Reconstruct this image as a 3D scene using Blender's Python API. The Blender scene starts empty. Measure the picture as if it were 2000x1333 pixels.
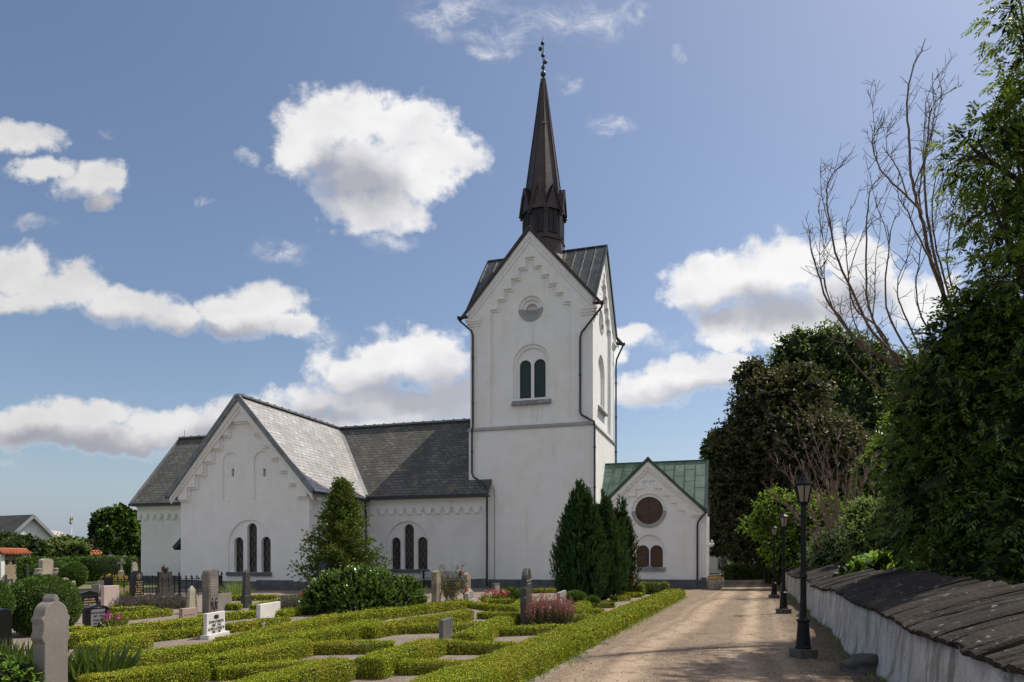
import bpy, bmesh, math, random
import numpy as np
from mathutils import Vector, Matrix

S = bpy.context.scene
COL = S.collection
R = math.radians

# ------------------------------------------------------------------ camera
FPX, HX, HY, EYE = 1370.0, 1000.0, 1090.0, 1.65      # calibration of the photograph (2000 px wide)
cd = bpy.data.cameras.new('camera')
cam = bpy.data.objects.new('camera', cd); COL.objects.link(cam)
cam.location = (0, 0, EYE); cam.rotation_euler = (R(90), 0, 0)
cd.sensor_width = 36; cd.lens = 36 * FPX / 2000
cd.shift_y = (HY - 666.5) / 2000
cd.clip_start = 0.1; cd.clip_end = 6000
S.camera = cam

# ------------------------------------------------------------------ sun, sky, exposure
SUN_EL, SUN_AZ = 57.0, 28.0          # azimuth from +X towards +Y
sd = Vector((math.cos(R(SUN_EL)) * math.cos(R(SUN_AZ)), math.cos(R(SUN_EL)) * math.sin(R(SUN_AZ)), math.sin(R(SUN_EL))))
ld = bpy.data.lights.new('sun', 'SUN'); ld.energy = 4.9; ld.angle = R(0.53); ld.color = (1.0, 0.93, 0.82)
sun = bpy.data.objects.new('sun', ld); COL.objects.link(sun)
sun.rotation_euler = sd.to_track_quat('Z', 'Y').to_euler()
sun.location = (30, 20, 60)
S.view_settings.view_transform = 'Standard'
S.view_settings.look = 'None'
S.view_settings.exposure = 0.0
S.view_settings.gamma = 1.0
S.cycles.max_bounces = 6
S.cycles.diffuse_bounces = 3
S.cycles.glossy_bounces = 3
S.cycles.transmission_bounces = 4
S.cycles.transparent_max_bounces = 6
S.cycles.sample_clamp_indirect = 4.0

SKY_MUL = (.121, .117, .116)
W = bpy.data.worlds.new('World'); S.world = W; W.use_nodes = True


class NT:
    """tiny node helper"""
    def __init__(s, tree): s.t = tree; s.n = tree.nodes; s.l = tree.links
    def node(s, kind, **kw):
        n = s.n.new(kind)
        for k, v in kw.items(): setattr(n, k, v)
        return n
    def put(s, sock, v):
        if hasattr(v, 'is_output'): s.l.new(v, sock)
        else: sock.default_value = v
    def math(s, op, a, b=None, c=None, clamp=False):
        n = s.node('ShaderNodeMath', operation=op, use_clamp=clamp)
        s.put(n.inputs[0], a)
        if b is not None: s.put(n.inputs[1], b)
        if c is not None: s.put(n.inputs[2], c)
        return n.outputs[0]
    def vec(s, op, a, b=None):
        n = s.node('ShaderNodeVectorMath', operation=op)
        s.put(n.inputs[0], a)
        if b is not None: s.put(n.inputs[1], b)
        return n.outputs['Value'] if op in ('LENGTH', 'DOT_PRODUCT') else n.outputs[0]
    def smooth(s, v, lo, hi, a=0.0, b=1.0, kind='SMOOTHSTEP'):
        n = s.node('ShaderNodeMapRange', interpolation_type=kind)
        s.put(n.inputs['Value'], v)
        s.put(n.inputs['From Min'], lo); s.put(n.inputs['From Max'], hi)
        s.put(n.inputs['To Min'], a); s.put(n.inputs['To Max'], b)
        return n.outputs['Result']
    def noise(s, vec, scale, detail=4, rough=0.55, dist=0.0):
        n = s.node('ShaderNodeTexNoise')
        if vec is not None: s.put(n.inputs['Vector'], vec)
        n.inputs['Scale'].default_value = scale; n.inputs['Detail'].default_value = detail
        n.inputs['Roughness'].default_value = rough; n.inputs['Distortion'].default_value = dist
        return n.outputs['Fac'], n.outputs['Color']
    def mix(s, f, a, b, mode='MIX'):
        n = s.node('ShaderNodeMix', data_type='RGBA', blend_type=mode)
        s.put(n.inputs[0], f)
        for i, v in ((6, a), (7, b)):
            if isinstance(v, (tuple, list)) and len(v) == 3: v = (*v, 1)
            s.put(n.inputs[i], v)
        return n.outputs[2]
    def ramp(s, f, stops):
        n = s.node('ShaderNodeValToRGB')
        el = n.color_ramp.elements
        while len(el) < len(stops): el.new(0.5)
        for e, (p, c) in zip(el, stops): e.position = p; e.color = (*c, 1)
        s.put(n.inputs[0], f)
        return n.outputs[0]


# cumulus: each entry x, y, rx, ry in calibrated view directions (u = x/y, v = z/y of the direction)
CL = [  # the big cumulus left of the spire
    (630, 245, 92, 72), (695, 236, 92, 70), (785, 245, 92, 66), (855, 290, 84, 72), (600, 300, 88, 54),
    (720, 335, 128, 84), (715, 408, 96, 52), (830, 345, 82, 58), (770, 400, 70, 50),
    # small ones at the left edge
    (35, 268, 92, 34), (175, 360, 78, 46), (80, 335, 80, 26), (190, 400, 44, 26),
    # long band on the left
    (30, 530, 105, 56), (130, 560, 105, 46), (240, 590, 110, 44), (350, 612, 100, 34), (450, 600, 76, 46),
    (520, 588, 82, 52), (570, 640, 52, 34), (40, 590, 120, 26), (500, 630, 120, 34),
    # low bank on the left
    (160, 812, 130, 38), (50, 832, 110, 42), (330, 822, 120, 38), (200, 855, 260, 32), (440, 850, 120, 40), (400, 850, 160, 56), (490, 822, 130, 50), (545, 838, 150, 56), (650, 835, 160, 44), (90, 860, 160, 34),
    # bank behind the nave
    (780, 690, 120, 58), (850, 700, 110, 62), (700, 730, 110, 52), (630, 775, 120, 40), (760, 790, 200, 46),
    (560, 805, 110, 34), (900, 780, 110, 60),
    # right of the tower
    (1390, 535, 100, 58), (1360, 565, 82, 46), (1540, 515, 95, 66), (1470, 555, 120, 62), (1640, 500, 84, 54),
    (1700, 525, 60, 44), (1650, 585, 130, 64), (1540, 630, 150, 56), (1420, 625, 90, 48), (1780, 590, 100, 60),
    (1340, 742, 130, 46), (1425, 712, 68, 38), (1250, 756, 80, 38), (1232, 656, 36, 24), (1430, 660, 90, 22),
    (1180, 690, 60, 26)]
WISP = [(890, 30, 130, 60), (1000, 55, 190, 50), (1130, 45, 120, 60), (1235, 20, 60, 36), (1108, 172, 44, 30),
        (1185, 245, 62, 30), (1335, 102, 22, 20), (750, 470, 70, 30), (545, 490, 90, 26), (1560, 660, 90, 30),
        (30, 915, 60, 16), (620, 660, 60, 40), (1290, 660, 60, 40), (470, 310, 26, 14), (400, 400, 24, 12), (225, 262, 22, 12), (970, 105, 60, 26), (930, 300, 26, 50), (60, 440, 70, 16)]


GREY = [(690, 370, 110, 70), (640, 330, 60, 40), (800, 770, 190, 46), (640, 805, 120, 30), (890, 775, 80, 80), (1510, 605, 120, 44), (1660, 600, 80, 46),
        (1390, 610, 90, 36), (1360, 780, 140, 30), (140, 630, 190, 28), (420, 648, 150, 26), (200, 880, 260, 36), (60, 866, 90, 26), (160, 410, 80, 30), (430, 870, 120, 40)]


def field_group(name, blobs, k):
    """smooth union of soft ellipses: 1 at a centre, 0 at the rim"""
    g = bpy.data.node_groups.new(name, 'ShaderNodeTree')
    g.interface.new_socket('P', in_out='INPUT', socket_type='NodeSocketVector')
    g.interface.new_socket('F', in_out='OUTPUT', socket_type='NodeSocketFloat')
    q = NT(g); gi = q.node('NodeGroupInput'); go = q.node('NodeGroupOutput')
    acc = None
    for (x, y, rx, ry) in blobs:
        u, v = (x - HX) / FPX, (HY - y) / FPX
        n = q.node('ShaderNodeVectorMath', operation='MULTIPLY_ADD')
        q.l.new(gi.outputs[0], n.inputs[0])
        n.inputs[1].default_value = (FPX / rx, FPX / ry, 0); n.inputs[2].default_value = (-u * FPX / rx, -v * FPX / ry, 0)
        l = q.vec('LENGTH', n.outputs[0])
        acc = l if acc is None else q.math('SMOOTH_MIN', acc, l, k)
    q.l.new(q.math('SUBTRACT', 1.0, acc), go.inputs[0])
    return g


def build_world():
    q = NT(W.node_tree); q.n.clear()
    W.cycles.sampling_method = 'MANUAL'; W.cycles.sample_map_resolution = 256
    out = q.node('ShaderNodeOutputWorld')
    sky = q.node('ShaderNodeTexSky', sky_type='NISHITA', sun_disc=False)
    sky.sun_elevation = R(SUN_EL); sky.sun_rotation = R(90 - SUN_AZ)
    sky.air_density = 1.0; sky.dust_density = 1.3; sky.ozone_density = 2.0; sky.altitude = 20
    tc = q.node('ShaderNodeTexCoord'); sx = q.node('ShaderNodeSeparateXYZ'); q.l.new(tc.outputs['Generated'], sx.inputs[0])
    yy = q.math('MAXIMUM', sx.outputs[1], 0.06)
    cx = q.node('ShaderNodeCombineXYZ')
    q.l.new(q.math('DIVIDE', sx.outputs[0], yy), cx.inputs[0]); q.l.new(q.math('DIVIDE', sx.outputs[2], yy), cx.inputs[1])
    P = cx.outputs[0]
    def ev(grp, vec):
        n = q.node('ShaderNodeGroup'); n.node_tree = grp; q.l.new(vec, n.inputs[0]); return n.outputs[0]
    _, w1 = q.noise(P, 10, 5, 0.6)
    w = q.vec('MULTIPLY', q.vec('SUBTRACT', w1, (.5, .5, .5)), (.085, .07, 0))
    Pw = q.vec('ADD', P, w)
    f0 = ev(field_group('cumulus_field', CL, 0.14), Pw)
    n0, _ = q.noise(P, 24, 8, 0.60)
    nb = q.math('SUBTRACT', n0, 0.5)
    dens = q.math('MULTIPLY_ADD', nb, 1.55, f0)
    fg = ev(field_group('underside_field', GREY, 0.3), q.vec('ADD', P, q.vec('MULTIPLY', w, (1.1, 1.0, 0))))
    soft = q.smooth(fg, -0.5, 0.3, 0.40, 0.62)
    alpha = q.smooth(dens, -0.10, soft)
    wf = ev(field_group('wisp_field', WISP, 0.15), q.vec('ADD', P, q.vec('MULTIPLY', w, (1.3, 1.3, 0))))
    ns, _ = q.noise(q.vec('MULTIPLY', P, (1.0, 1.5, 1)), 17, 7, 0.7, 0.6)
    wd = q.math('MULTIPLY', q.smooth(wf, 0.0, 0.9), q.smooth(ns, 0.36, 0.78))
    wa = q.math('MULTIPLY', wd, 0.75)
    alpha = q.math('SUBTRACT', 1.0, q.math('MULTIPLY', q.math('SUBTRACT', 1.0, alpha), q.math('SUBTRACT', 1.0, wa)), clamp=True)
    # grey undersides where the cloud is thick, soft billows elsewhere
    gb, _ = q.noise(q.vec('ADD', q.vec('MULTIPLY', P, (1.0, 1.5, 1)), q.vec('MULTIPLY', w, (1.2, 1.2, 0))), 11, 3, 0.5)
    gbo = q.math('SUBTRACT', gb, .5)
    grey = q.smooth(q.math('MULTIPLY_ADD', gbo, 1.1, fg), -0.55, 0.80)
    bil = q.math('MULTIPLY', q.smooth(gb, .35, .75), 0.28)
    grey = q.math('MULTIPLY', q.math('MAXIMUM', grey, bil), q.smooth(dens, -0.05, 0.35))
    su = q.node('ShaderNodeSeparateXYZ'); q.l.new(P, su.inputs[0])
    side = q.smooth(su.outputs[0], -0.75, 0.0, 0.80, 1.0)          # clouds farther from the sun are a little duller
    ccol = q.mix(grey, (0.95, 0.945, 0.95), (0.46, 0.465, 0.525))
    sc = q.node('ShaderNodeVectorMath', operation='SCALE'); q.l.new(ccol, sc.inputs[0]); q.l.new(side, sc.inputs['Scale'])
    ccol = sc.outputs[0]
    skyc = q.vec('MULTIPLY', sky.outputs[0], SKY_MUL)
    # pale blue air near the horizon
    skyc = q.mix(q.smooth(sx.outputs[2], -0.02, 0.13, 0.9, 0.0), skyc, (0.34, 0.42, 0.56))
    col = q.mix(alpha, skyc, ccol)
    # added bright cloud in the unseen sky behind the viewer, brightens the shaded walls
    bn, _ = q.noise(tc.outputs['Generated'], 3.2, 3, .55)
    skyb = q.mix(q.math('MULTIPLY', q.smooth(bn, .46, .60), q.smooth(sx.outputs[2], 0.0, 0.12)), skyc, (.90, .855, .79))
    front = q.smooth(sx.outputs[1], 0.05, 0.2)
    b1 = q.node('ShaderNodeBackground'); b2 = q.node('ShaderNodeBackground')
    q.l.new(skyb, b1.inputs[0]); q.l.new(col, b2.inputs[0])
    mx = q.node('ShaderNodeMixShader')
    # none of the seen clouds are worked out behind the viewer or below the horizon
    q.l.new(q.math('MULTIPLY', front, q.smooth(sx.outputs[2], 0.0, 0.01)), mx.inputs[0]); q.l.new(b1.outputs[0], mx.inputs[1]); q.l.new(b2.outputs[0], mx.inputs[2])
    q.l.new(mx.outputs[0], out.inputs[0])


build_world()

# ------------------------------------------------------------------ frames of reference
TH = math.atan(430 / FPX)                     # the church is turned 17.4 degrees
C0 = np.array([0.1153 * 37, 37.0])
EX = np.array([math.cos(TH), -math.sin(TH)]); EY = np.array([math.sin(TH), math.cos(TH)])
OY = float(C0 @ EY)


def fy(px, py, y=0.0):
    """church coordinates (x, z) of a measured point on the wall plane y"""
    r = np.array([(px - HX) / FPX, 1.0]); t = (y + OY) / (r @ EY)
    return float((r * t - C0) @ EX), EYE + (HY - py) / FPX * t


def G(px, py, z=0.0):
    t = (EYE - z) * FPX / (py - HY)
    return Vector(((px - HX) / FPX * t, t, z))


def D(px, py, Y):
    return Vector(((px - HX) / FPX * Y, Y, EYE + (HY - py) / FPX * Y))


def ch(x, y, z=0.0):
    p = C0 + EX * x + EY * y
    return Vector((p[0], p[1], z))


# ------------------------------------------------------------------ materials
def base_mat(name):
    m = bpy.data.materials.new(name); m.use_nodes = True
    q = NT(m.node_tree); b = m.node_tree.nodes['Principled BSDF']
    return m, q, b


def M(name, c1, c2=None, scale=5, rough=0.8, bump=0.0, bscale=None, detail=5, metal=0.0, spec=0.5, lo=0.35, hi=0.65, uv=False, stain=None, bdist=0.02, speck=None):
    m, q, b = base_mat(name)
    tc = q.node('ShaderNodeTexCoord'); v = tc.outputs['UV' if uv else 'Object']
    b.inputs['Roughness'].default_value = rough; b.inputs['Metallic'].default_value = metal
    b.inputs['Specular IOR Level'].default_value = spec
    if c2 is None: c2 = tuple(x * 0.8 for x in c1)
    n, _ = q.noise(v, scale, detail)
    col = q.mix(q.smooth(n, lo, hi), c1, c2)
    if speck:
        n2, _ = q.noise(v, speck[0], 3, 0.7)
        col = q.mix(q.math('MULTIPLY', q.smooth(n2, speck[3] if len(speck) > 3 else .52, .66), speck[2]), col, speck[1])
    if stain:
        mp = q.node('ShaderNodeMapping'); q.l.new(v, mp.inputs[0]); mp.inputs['Scale'].default_value = stain[0]
        n3, _ = q.noise(mp.outputs[0], 1.0, 6, 0.6)
        col = q.mix(q.math('MULTIPLY', q.smooth(n3, stain[3], stain[4]), stain[2]), col, stain[1])
    q.put(b.inputs['Base Color'], col)
    if bump:
        bp = q.node('ShaderNodeBump'); bp.inputs['Strength'].default_value = bump; bp.inputs['Distance'].default_value = bdist
        nb, _ = q.noise(v, bscale or scale * 4, 5, 0.6)
        q.l.new(nb, bp.inputs['Height']); q.l.new(bp.outputs[0], b.inputs['Normal'])
    return m


def Mlimewash(name, c1, c2, stain):
    m, q, b = base_mat(name)
    tc = q.node('ShaderNodeTexCoord'); v = tc.outputs['Object']; uv = tc.outputs['UV']
    b.inputs['Roughness'].default_value = .9; b.inputs['Specular IOR Level'].default_value = .3
    n, _ = q.noise(v, 1.2, 6, .65)
    col = q.mix(q.smooth(n, .32, .68), c1, c2)
    # old patches of renewed wash, and thin rain runs with grey-brown dirt
    n2, _ = q.noise(v, .33, 4, .55)
    col = q.mix(q.math('MULTIPLY', q.smooth(n2, .50, .56), .35), col, tuple(min(.86, x * 1.06) for x in c1))
    mp = q.node('ShaderNodeMapping'); q.l.new(v, mp.inputs[0]); mp.inputs['Scale'].default_value = (2.6, 2.6, .16)
    n3, _ = q.noise(mp.outputs[0], 1.0, 6, .65); n4, _ = q.noise(v, .45, 3, .5)
    col = q.mix(q.math('MULTIPLY', q.math('MULTIPLY', q.smooth(n3, .54, .72), q.smooth(n4, .42, .62)), stain), col, (.42, .395, .36))
    n5, _ = q.noise(v, 5.0, 5, .7)
    col = q.mix(q.math('MULTIPLY', q.smooth(n5, .64, .74), .30), col, (.46, .44, .42))
    q.put(b.inputs['Base Color'], col)
    br = q.node('ShaderNodeTexBrick'); q.l.new(uv, br.inputs['Vector']); br.inputs['Scale'].default_value = 1
    br.inputs['Brick Width'].default_value = .27; br.inputs['Row Height'].default_value = .085; br.inputs['Mortar Size'].default_value = .012; br.inputs['Mortar Smooth'].default_value = 1.0
    nb, _ = q.noise(v, 9, 5, .65)
    bp = q.node('ShaderNodeBump'); bp.inputs['Strength'].default_value = .5; bp.inputs['Distance'].default_value = .03
    q.l.new(q.math('MULTIPLY_ADD', br.outputs['Fac'], -.22, nb), bp.inputs['Height']); q.l.new(bp.outputs[0], b.inputs['Normal'])
    return m


def Mslate(name, c1, c2, row=0.235, wid=0.42, rough=0.55, lich=None, spec=0.5, mortar=(0.02, 0.02, 0.022), msize=0.012):
    m, q, b = base_mat(name)
    tc = q.node('ShaderNodeTexCoord'); v = tc.outputs['UV']
    br = q.node('ShaderNodeTexBrick'); q.l.new(v, br.inputs['Vector'])
    br.inputs['Scale'].default_value = 1.0; br.inputs['Brick Width'].default_value = wid; br.inputs['Row Height'].default_value = row
    br.inputs['Mortar Size'].default_value = msize; br.inputs['Mortar Smooth'].default_value = 0.3
    br.inputs['Color1'].default_value = (*c1, 1); br.inputs['Color2'].default_value = (*c2, 1); br.inputs['Mortar'].default_value = (*mortar, 1)
    br.inputs['Bias'].default_value = 0.0
    n, _ = q.noise(v, 0.8, 6, 0.65)
    col = q.mix(q.smooth(n, 0.3, 0.7), br.outputs[0], tuple(x * 0.65 for x in c2))
    if lich:
        n2, _ = q.noise(v, 1.7, 7, 0.7)
        col = q.mix(q.math('MULTIPLY', q.smooth(n2, 0.52, 0.72), lich[1]), col, lich[0])
    q.put(b.inputs['Base Color'], col)
    nr, _ = q.noise(v, 3.0, 5, 0.7)
    q.put(b.inputs['Roughness'], q.smooth(nr, 0.3, 0.7, rough - .1, rough + .15))
    b.inputs['Specular IOR Level'].default_value = spec
    # each row of slates laps the one below: saw-tooth height up the slope
    sv = q.node('ShaderNodeSeparateXYZ'); q.l.new(v, sv.inputs[0])
    saw = q.math('FRACT', q.math('DIVIDE', sv.outputs[1], row))
    hgt = q.math('MULTIPLY_ADD', saw, -0.6, q.math('MULTIPLY', br.outputs['Fac'], -0.6))
    nb, _ = q.noise(v, 6, 4); hgt = q.math('MULTIPLY_ADD', nb, 0.35, hgt)
    bp = q.node('ShaderNodeBump'); bp.inputs['Strength'].default_value = 0.8; bp.inputs['Distance'].default_value = 0.02
    q.l.new(hgt, bp.inputs['Height']); q.l.new(bp.outputs[0], b.inputs['Normal'])
    return m


def Mleaf(name, cols, rough=0.5, tr=0.3, spec=0.35, patch=None):
    """leaf colours by leaf, plus patches of a second colour through the plant"""
    m, q, b = base_mat(name)
    g = q.node('ShaderNodeNewGeometry')
    n = len(cols)
    col = q.ramp(g.outputs['Random Per Island'], [(i / max(1, n - 1), c) for i, c in enumerate(cols)])
    if patch:
        nn, _ = q.noise(g.outputs['Position'], patch[1], 4, 0.6)
        col = q.mix(q.math('MULTIPLY', q.smooth(nn, 0.46, 0.62), patch[2]), col, patch[0])
    q.put(b.inputs['Base Color'], col)
    b.inputs['Roughness'].default_value = rough; b.inputs['Specular IOR Level'].default_value = spec
    t = q.node('ShaderNodeBsdfTranslucent')
    q.put(t.inputs[0], q.mix(0.35, col, (0.20, 0.26, 0.015), 'MIX'))
    mx = q.node('ShaderNodeMixShader'); mx.inputs[0].default_value = tr
    q.l.new(b.outputs[0], mx.inputs[1]); q.l.new(t.outputs[0], mx.inputs[2])
    q.l.new(mx.outputs[0], m.node_tree.nodes['Material Output'].inputs[0])
    return m


# ------------------------------------------------------------------ mesh helpers
def arr_mesh(name, V, F, mats=(), midx=None, uv=True, smooth=False):
    """F: list of index tuples or an (n,4) array"""
    me = bpy.data.meshes.new(name)
    V = np.asarray(V, dtype=np.float32).reshape(-1, 3)
    if isinstance(F, np.ndarray):
        n, k = F.shape
        me.vertices.add(len(V)); me.vertices.foreach_set('co', V.ravel())
        me.loops.add(n * k); me.loops.foreach_set('vertex_index', F.astype(np.int32).ravel())
        me.polygons.add(n)
        me.polygons.foreach_set('loop_start', np.arange(0, n * k, k, dtype=np.int32))
        if midx is not None: me.polygons.foreach_set('material_index', np.asarray(midx, dtype=np.int32))
        me.update(calc_edges=True)
    else:
        me.from_pydata(V.tolist(), [], [list(f) for f in F])
        if midx is not None: me.polygons.foreach_set('material_index', np.asarray(midx, dtype=np.int32))
        me.update()
    for m in mats: me.materials.append(m)
    if smooth:
        me.polygons.foreach_set('use_smooth', np.ones(len(me.polygons), dtype=bool))
    if uv:
        planar_uv(me)
    return me


def planar_uv(me):
    ul = me.uv_layers.new(name='UVMap')
    nl = len(me.loops)
    if nl == 0: return
    co = np.zeros(len(me.vertices) * 3, np.float32); me.vertices.foreach_get('co', co); co = co.reshape(-1, 3)
    vi = np.zeros(nl, np.int32); me.loops.foreach_get('vertex_index', vi)
    npoly = len(me.polygons)
    nn = np.zeros(npoly * 3, np.float32); me.polygons.foreach_get('normal', nn); nn = nn.reshape(-1, 3)
    lt = np.zeros(npoly, np.int32); me.polygons.foreach_get('loop_total', lt)
    N = np.repeat(nn, lt, axis=0)
    U = np.cross(np.array([0, 0, 1.0]), N); l = np.linalg.norm(U, axis=1)
    flat = l < 1e-3
    U[flat] = (1, 0, 0); l[flat] = 1
    U /= l[:, None]
    Vv = np.cross(N, U)
    P = co[vi]
    uv = np.stack([(P * U).sum(1), (P * Vv).sum(1)], 1).astype(np.float32)
    ul.data.foreach_set('uv', uv.ravel())


class MB:
    def __init__(s): s.v = []; s.f = []; s.m = []
    def add(s, V, F, mi=0):
        o = len(s.v); s.v.extend([tuple(p) for p in V]); s.f.extend([tuple(i + o for i in f) for f in F]); s.m.extend([mi] * len(F))
        return s
    def box(s, x0, x1, y0, y1, z0, z1, mi=0):
        V = [(x0, y0, z0), (x1, y0, z0), (x1, y1, z0), (x0, y1, z0), (x0, y0, z1), (x1, y0, z1), (x1, y1, z1), (x0, y1, z1)]
        return s.add(V, [(0, 3, 2, 1), (4, 5, 6, 7), (0, 1, 5, 4), (1, 2, 6, 5), (2, 3, 7, 6), (3, 0, 4, 7)], mi)
    def taper(s, cx, cy, z0, z1, w0, d0, w1, d1, mi=0):
        V = []
        for z, w, d in ((z0, w0, d0), (z1, w1, d1)):
            V += [(cx - w / 2, cy - d / 2, z), (cx + w / 2, cy - d / 2, z), (cx + w / 2, cy + d / 2, z), (cx - w / 2, cy + d / 2, z)]
        return s.add(V, [(0, 3, 2, 1), (4, 5, 6, 7), (0, 1, 5, 4), (1, 2, 6, 5), (2, 3, 7, 6), (3, 0, 4, 7)], mi)
    def prism(s, poly, d0, d1, plane='xz', mi=0):
        """poly in the plane, extruded along the third axis from d0 to d1"""
        n = len(poly)
        def mp(a, b, d): return (a, d, b) if plane == 'xz' else ((d, a, b) if plane == 'yz' else (a, b, d))
        V = [mp(a, b, d0) for a, b in poly] + [mp(a, b, d1) for a, b in poly]
        F = [tuple(range(n - 1, -1, -1)), tuple(range(n, 2 * n))] + [(i, (i + 1) % n, n + (i + 1) % n, n + i) for i in range(n)]
        return s.add(V, F, mi)
    def slab(s, quad, t, mi=0):
        """a quad (top face) with thickness t below it"""
        q4 = [Vector(p) for p in quad]
        n = (q4[1] - q4[0]).cross(q4[3] - q4[0]).normalized()
        if n.z < 0: n = -n
        V = q4 + [p - n * t for p in q4]
        return s.add(V, [(0, 1, 2, 3), (7, 6, 5, 4), (0, 4, 5, 1), (1, 5, 6, 2), (2, 6, 7, 3), (3, 7, 4, 0)], mi)
    def bar(s, a, b, w, h, up=(0, 0, 1), mi=0):
        a, b = Vector(a), Vector(b); d = (b - a).normalized(); u = Vector(up)
        sx = d.cross(u).normalized(); u = sx.cross(d).normalized()
        V = [p + sx * (w / 2 * i) + u * (h / 2 * j) for p in (a, b) for i, j in ((-1, -1), (1, -1), (1, 1), (-1, 1))]
        return s.add(V, [(0, 1, 2, 3), (7, 6, 5, 4), (0, 4, 5, 1), (1, 5, 6, 2), (2, 6, 7, 3), (3, 7, 4, 0)], mi)
    def tube(s, pts, rad, n=8, mi=0, cap=True):
        pts = [Vector(p) for p in pts]
        if not isinstance(rad, (list, tuple)): rad = [rad] * len(pts)
        V = []; F = []
        ref = Vector((0, 0, 1))
        for i, p in enumerate(pts):
            d = (pts[min(i + 1, len(pts) - 1)] - pts[max(i - 1, 0)])
            if d.length < 1e-9: d = Vector((0, 0, 1))
            d.normalize()
            if abs(d.dot(ref)) > 0.95: ref = Vector((1, 0, 0)) if abs(d.x) < .9 else Vector((0, 1, 0))
            a = d.cross(ref).normalized(); b = d.cross(a); ref = a.cross(d)
            V += [p + (a * math.cos(2 * math.pi * k / n) + b * math.sin(2 * math.pi * k / n)) * rad[i] for k in range(n)]
        for i in range(len(pts) - 1):
            F += [(i * n + k, i * n + (k + 1) % n, (i + 1) * n + (k + 1) % n, (i + 1) * n + k) for k in range(n)]
        if cap: F += [tuple(range(n)), tuple((len(pts) - 1) * n + k for k in range(n - 1, -1, -1))]
        return s.add(V, F, mi)
    def lathe(s, prof, n=16, c=(0, 0, 0), mi=0, rot=0.0):
        V = []; F = []
        for r, z in prof:
            V += [(c[0] + r * math.cos(2 * math.pi * k / n + rot), c[1] + r * math.sin(2 * math.pi * k / n + rot), c[2] + z) for k in range(n)]
        for i in range(len(prof) - 1):
            F += [(i * n + k, i * n + (k + 1) % n, (i + 1) * n + (k + 1) % n, (i + 1) * n + k) for k in range(n)]
        F += [tuple(range(n - 1, -1, -1)), tuple((len(prof) - 1) * n + k for k in range(n))]
        return s.add(V, F, mi)
    def ball(s, c, r, n=12, mi=0, sq=1.0):
        k = max(6, n // 2)
        return s.lathe([(max(1e-3, r * math.sin(math.pi * i / k)), -r * sq * math.cos(math.pi * i / k)) for i in range(k + 1)], n, c, mi)
    def mesh(s, name, mats, smooth=False):
        if not isinstance(mats, (list, tuple)): mats = [mats]
        return arr_mesh(name, s.v, s.f, mats, s.m, smooth=smooth)
    def build(s, name, mats, parent=None, smooth=False, bevel=0.0):
        return link(name, s.mesh(name, mats, smooth), parent, bevel)


def link(name, me, parent=None, bevel=0.0):
    o = bpy.data.objects.new(name, me); COL.objects.link(o)
    if parent is not None: o.parent = parent
    if bevel:
        bv = o.modifiers.new('bevel', 'BEVEL'); bv.width = bevel; bv.segments = 2; bv.limit_method = 'ANGLE'; bv.angle_limit = R(35)
    return o


def thing(name, label, cat, loc=(0, 0, 0), rz=0.0, group=None):
    o = bpy.data.objects.new(name, None); COL.objects.link(o)
    o.location = loc; o.rotation_euler = (0, 0, rz); o.empty_display_size = 0.2
    return tag(o, label, cat, group)


def tag(o, label=None, cat=None, group=None, kind=None):
    if label: o['label'] = label
    if cat: o['category'] = cat
    if group: o['group'] = group
    if kind: o['kind'] = kind
    return o


def kids(o): return [c for c in COL.objects if c.parent == o]


def copy_tree(o, parent=None):
    c = o.copy(); COL.objects.link(c)
    if parent is not None: c.parent = parent
    for k in kids(o): copy_tree(k, c)
    return c


def plate(outer, holes, d0, d1, plane='xz'):
    """a flat wall with holes cut right through: verts and faces"""
    cu = bpy.data.curves.new('tmp', 'CURVE'); cu.dimensions = '2D'; cu.fill_mode = 'BOTH'; cu.extrude = (d1 - d0) / 2
    for poly in [outer] + list(holes):
        sp = cu.splines.new('POLY'); sp.points.add(len(poly) - 1)
        for p, (a, b) in zip(sp.points, poly): p.co = (a, b, 0, 1)
        sp.use_cyclic_u = True
    ob = bpy.data.objects.new('tmp', cu); COL.objects.link(ob)
    dg = bpy.context.evaluated_depsgraph_get(); dg.update()
    me = bpy.data.meshes.new_from_object(ob.evaluated_get(dg), depsgraph=dg)
    mid = (d0 + d1) / 2
    V = []
    for v in me.vertices:
        a, b, c = v.co
        V.append((a, mid - c, b) if plane == 'xz' else (mid + c, a, b))
    F = [tuple(p.vertices) for p in me.polygons]
    bpy.data.objects.remove(ob); bpy.data.curves.remove(cu); bpy.data.meshes.remove(me)
    return V, F


def arch(cx, w, z0, top, n=14):
    r = w / 2; zs = top - r
    return [(cx - r, z0), (cx + r, z0)] + [(cx + r * math.cos(math.pi * i / n), zs + r * math.sin(math.pi * i / n)) for i in range(n + 1)]


def circ(cx, cz, r, n=32, a0=0.0, a1=2 * math.pi):
    full = abs(a1 - a0 - 2 * math.pi) < 1e-6
    m = n if full else n + 1
    return [(cx + r * math.cos(a0 + (a1 - a0) * i / n), cz + r * math.sin(a0 + (a1 - a0) * i / n)) for i in range(m)]


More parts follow.
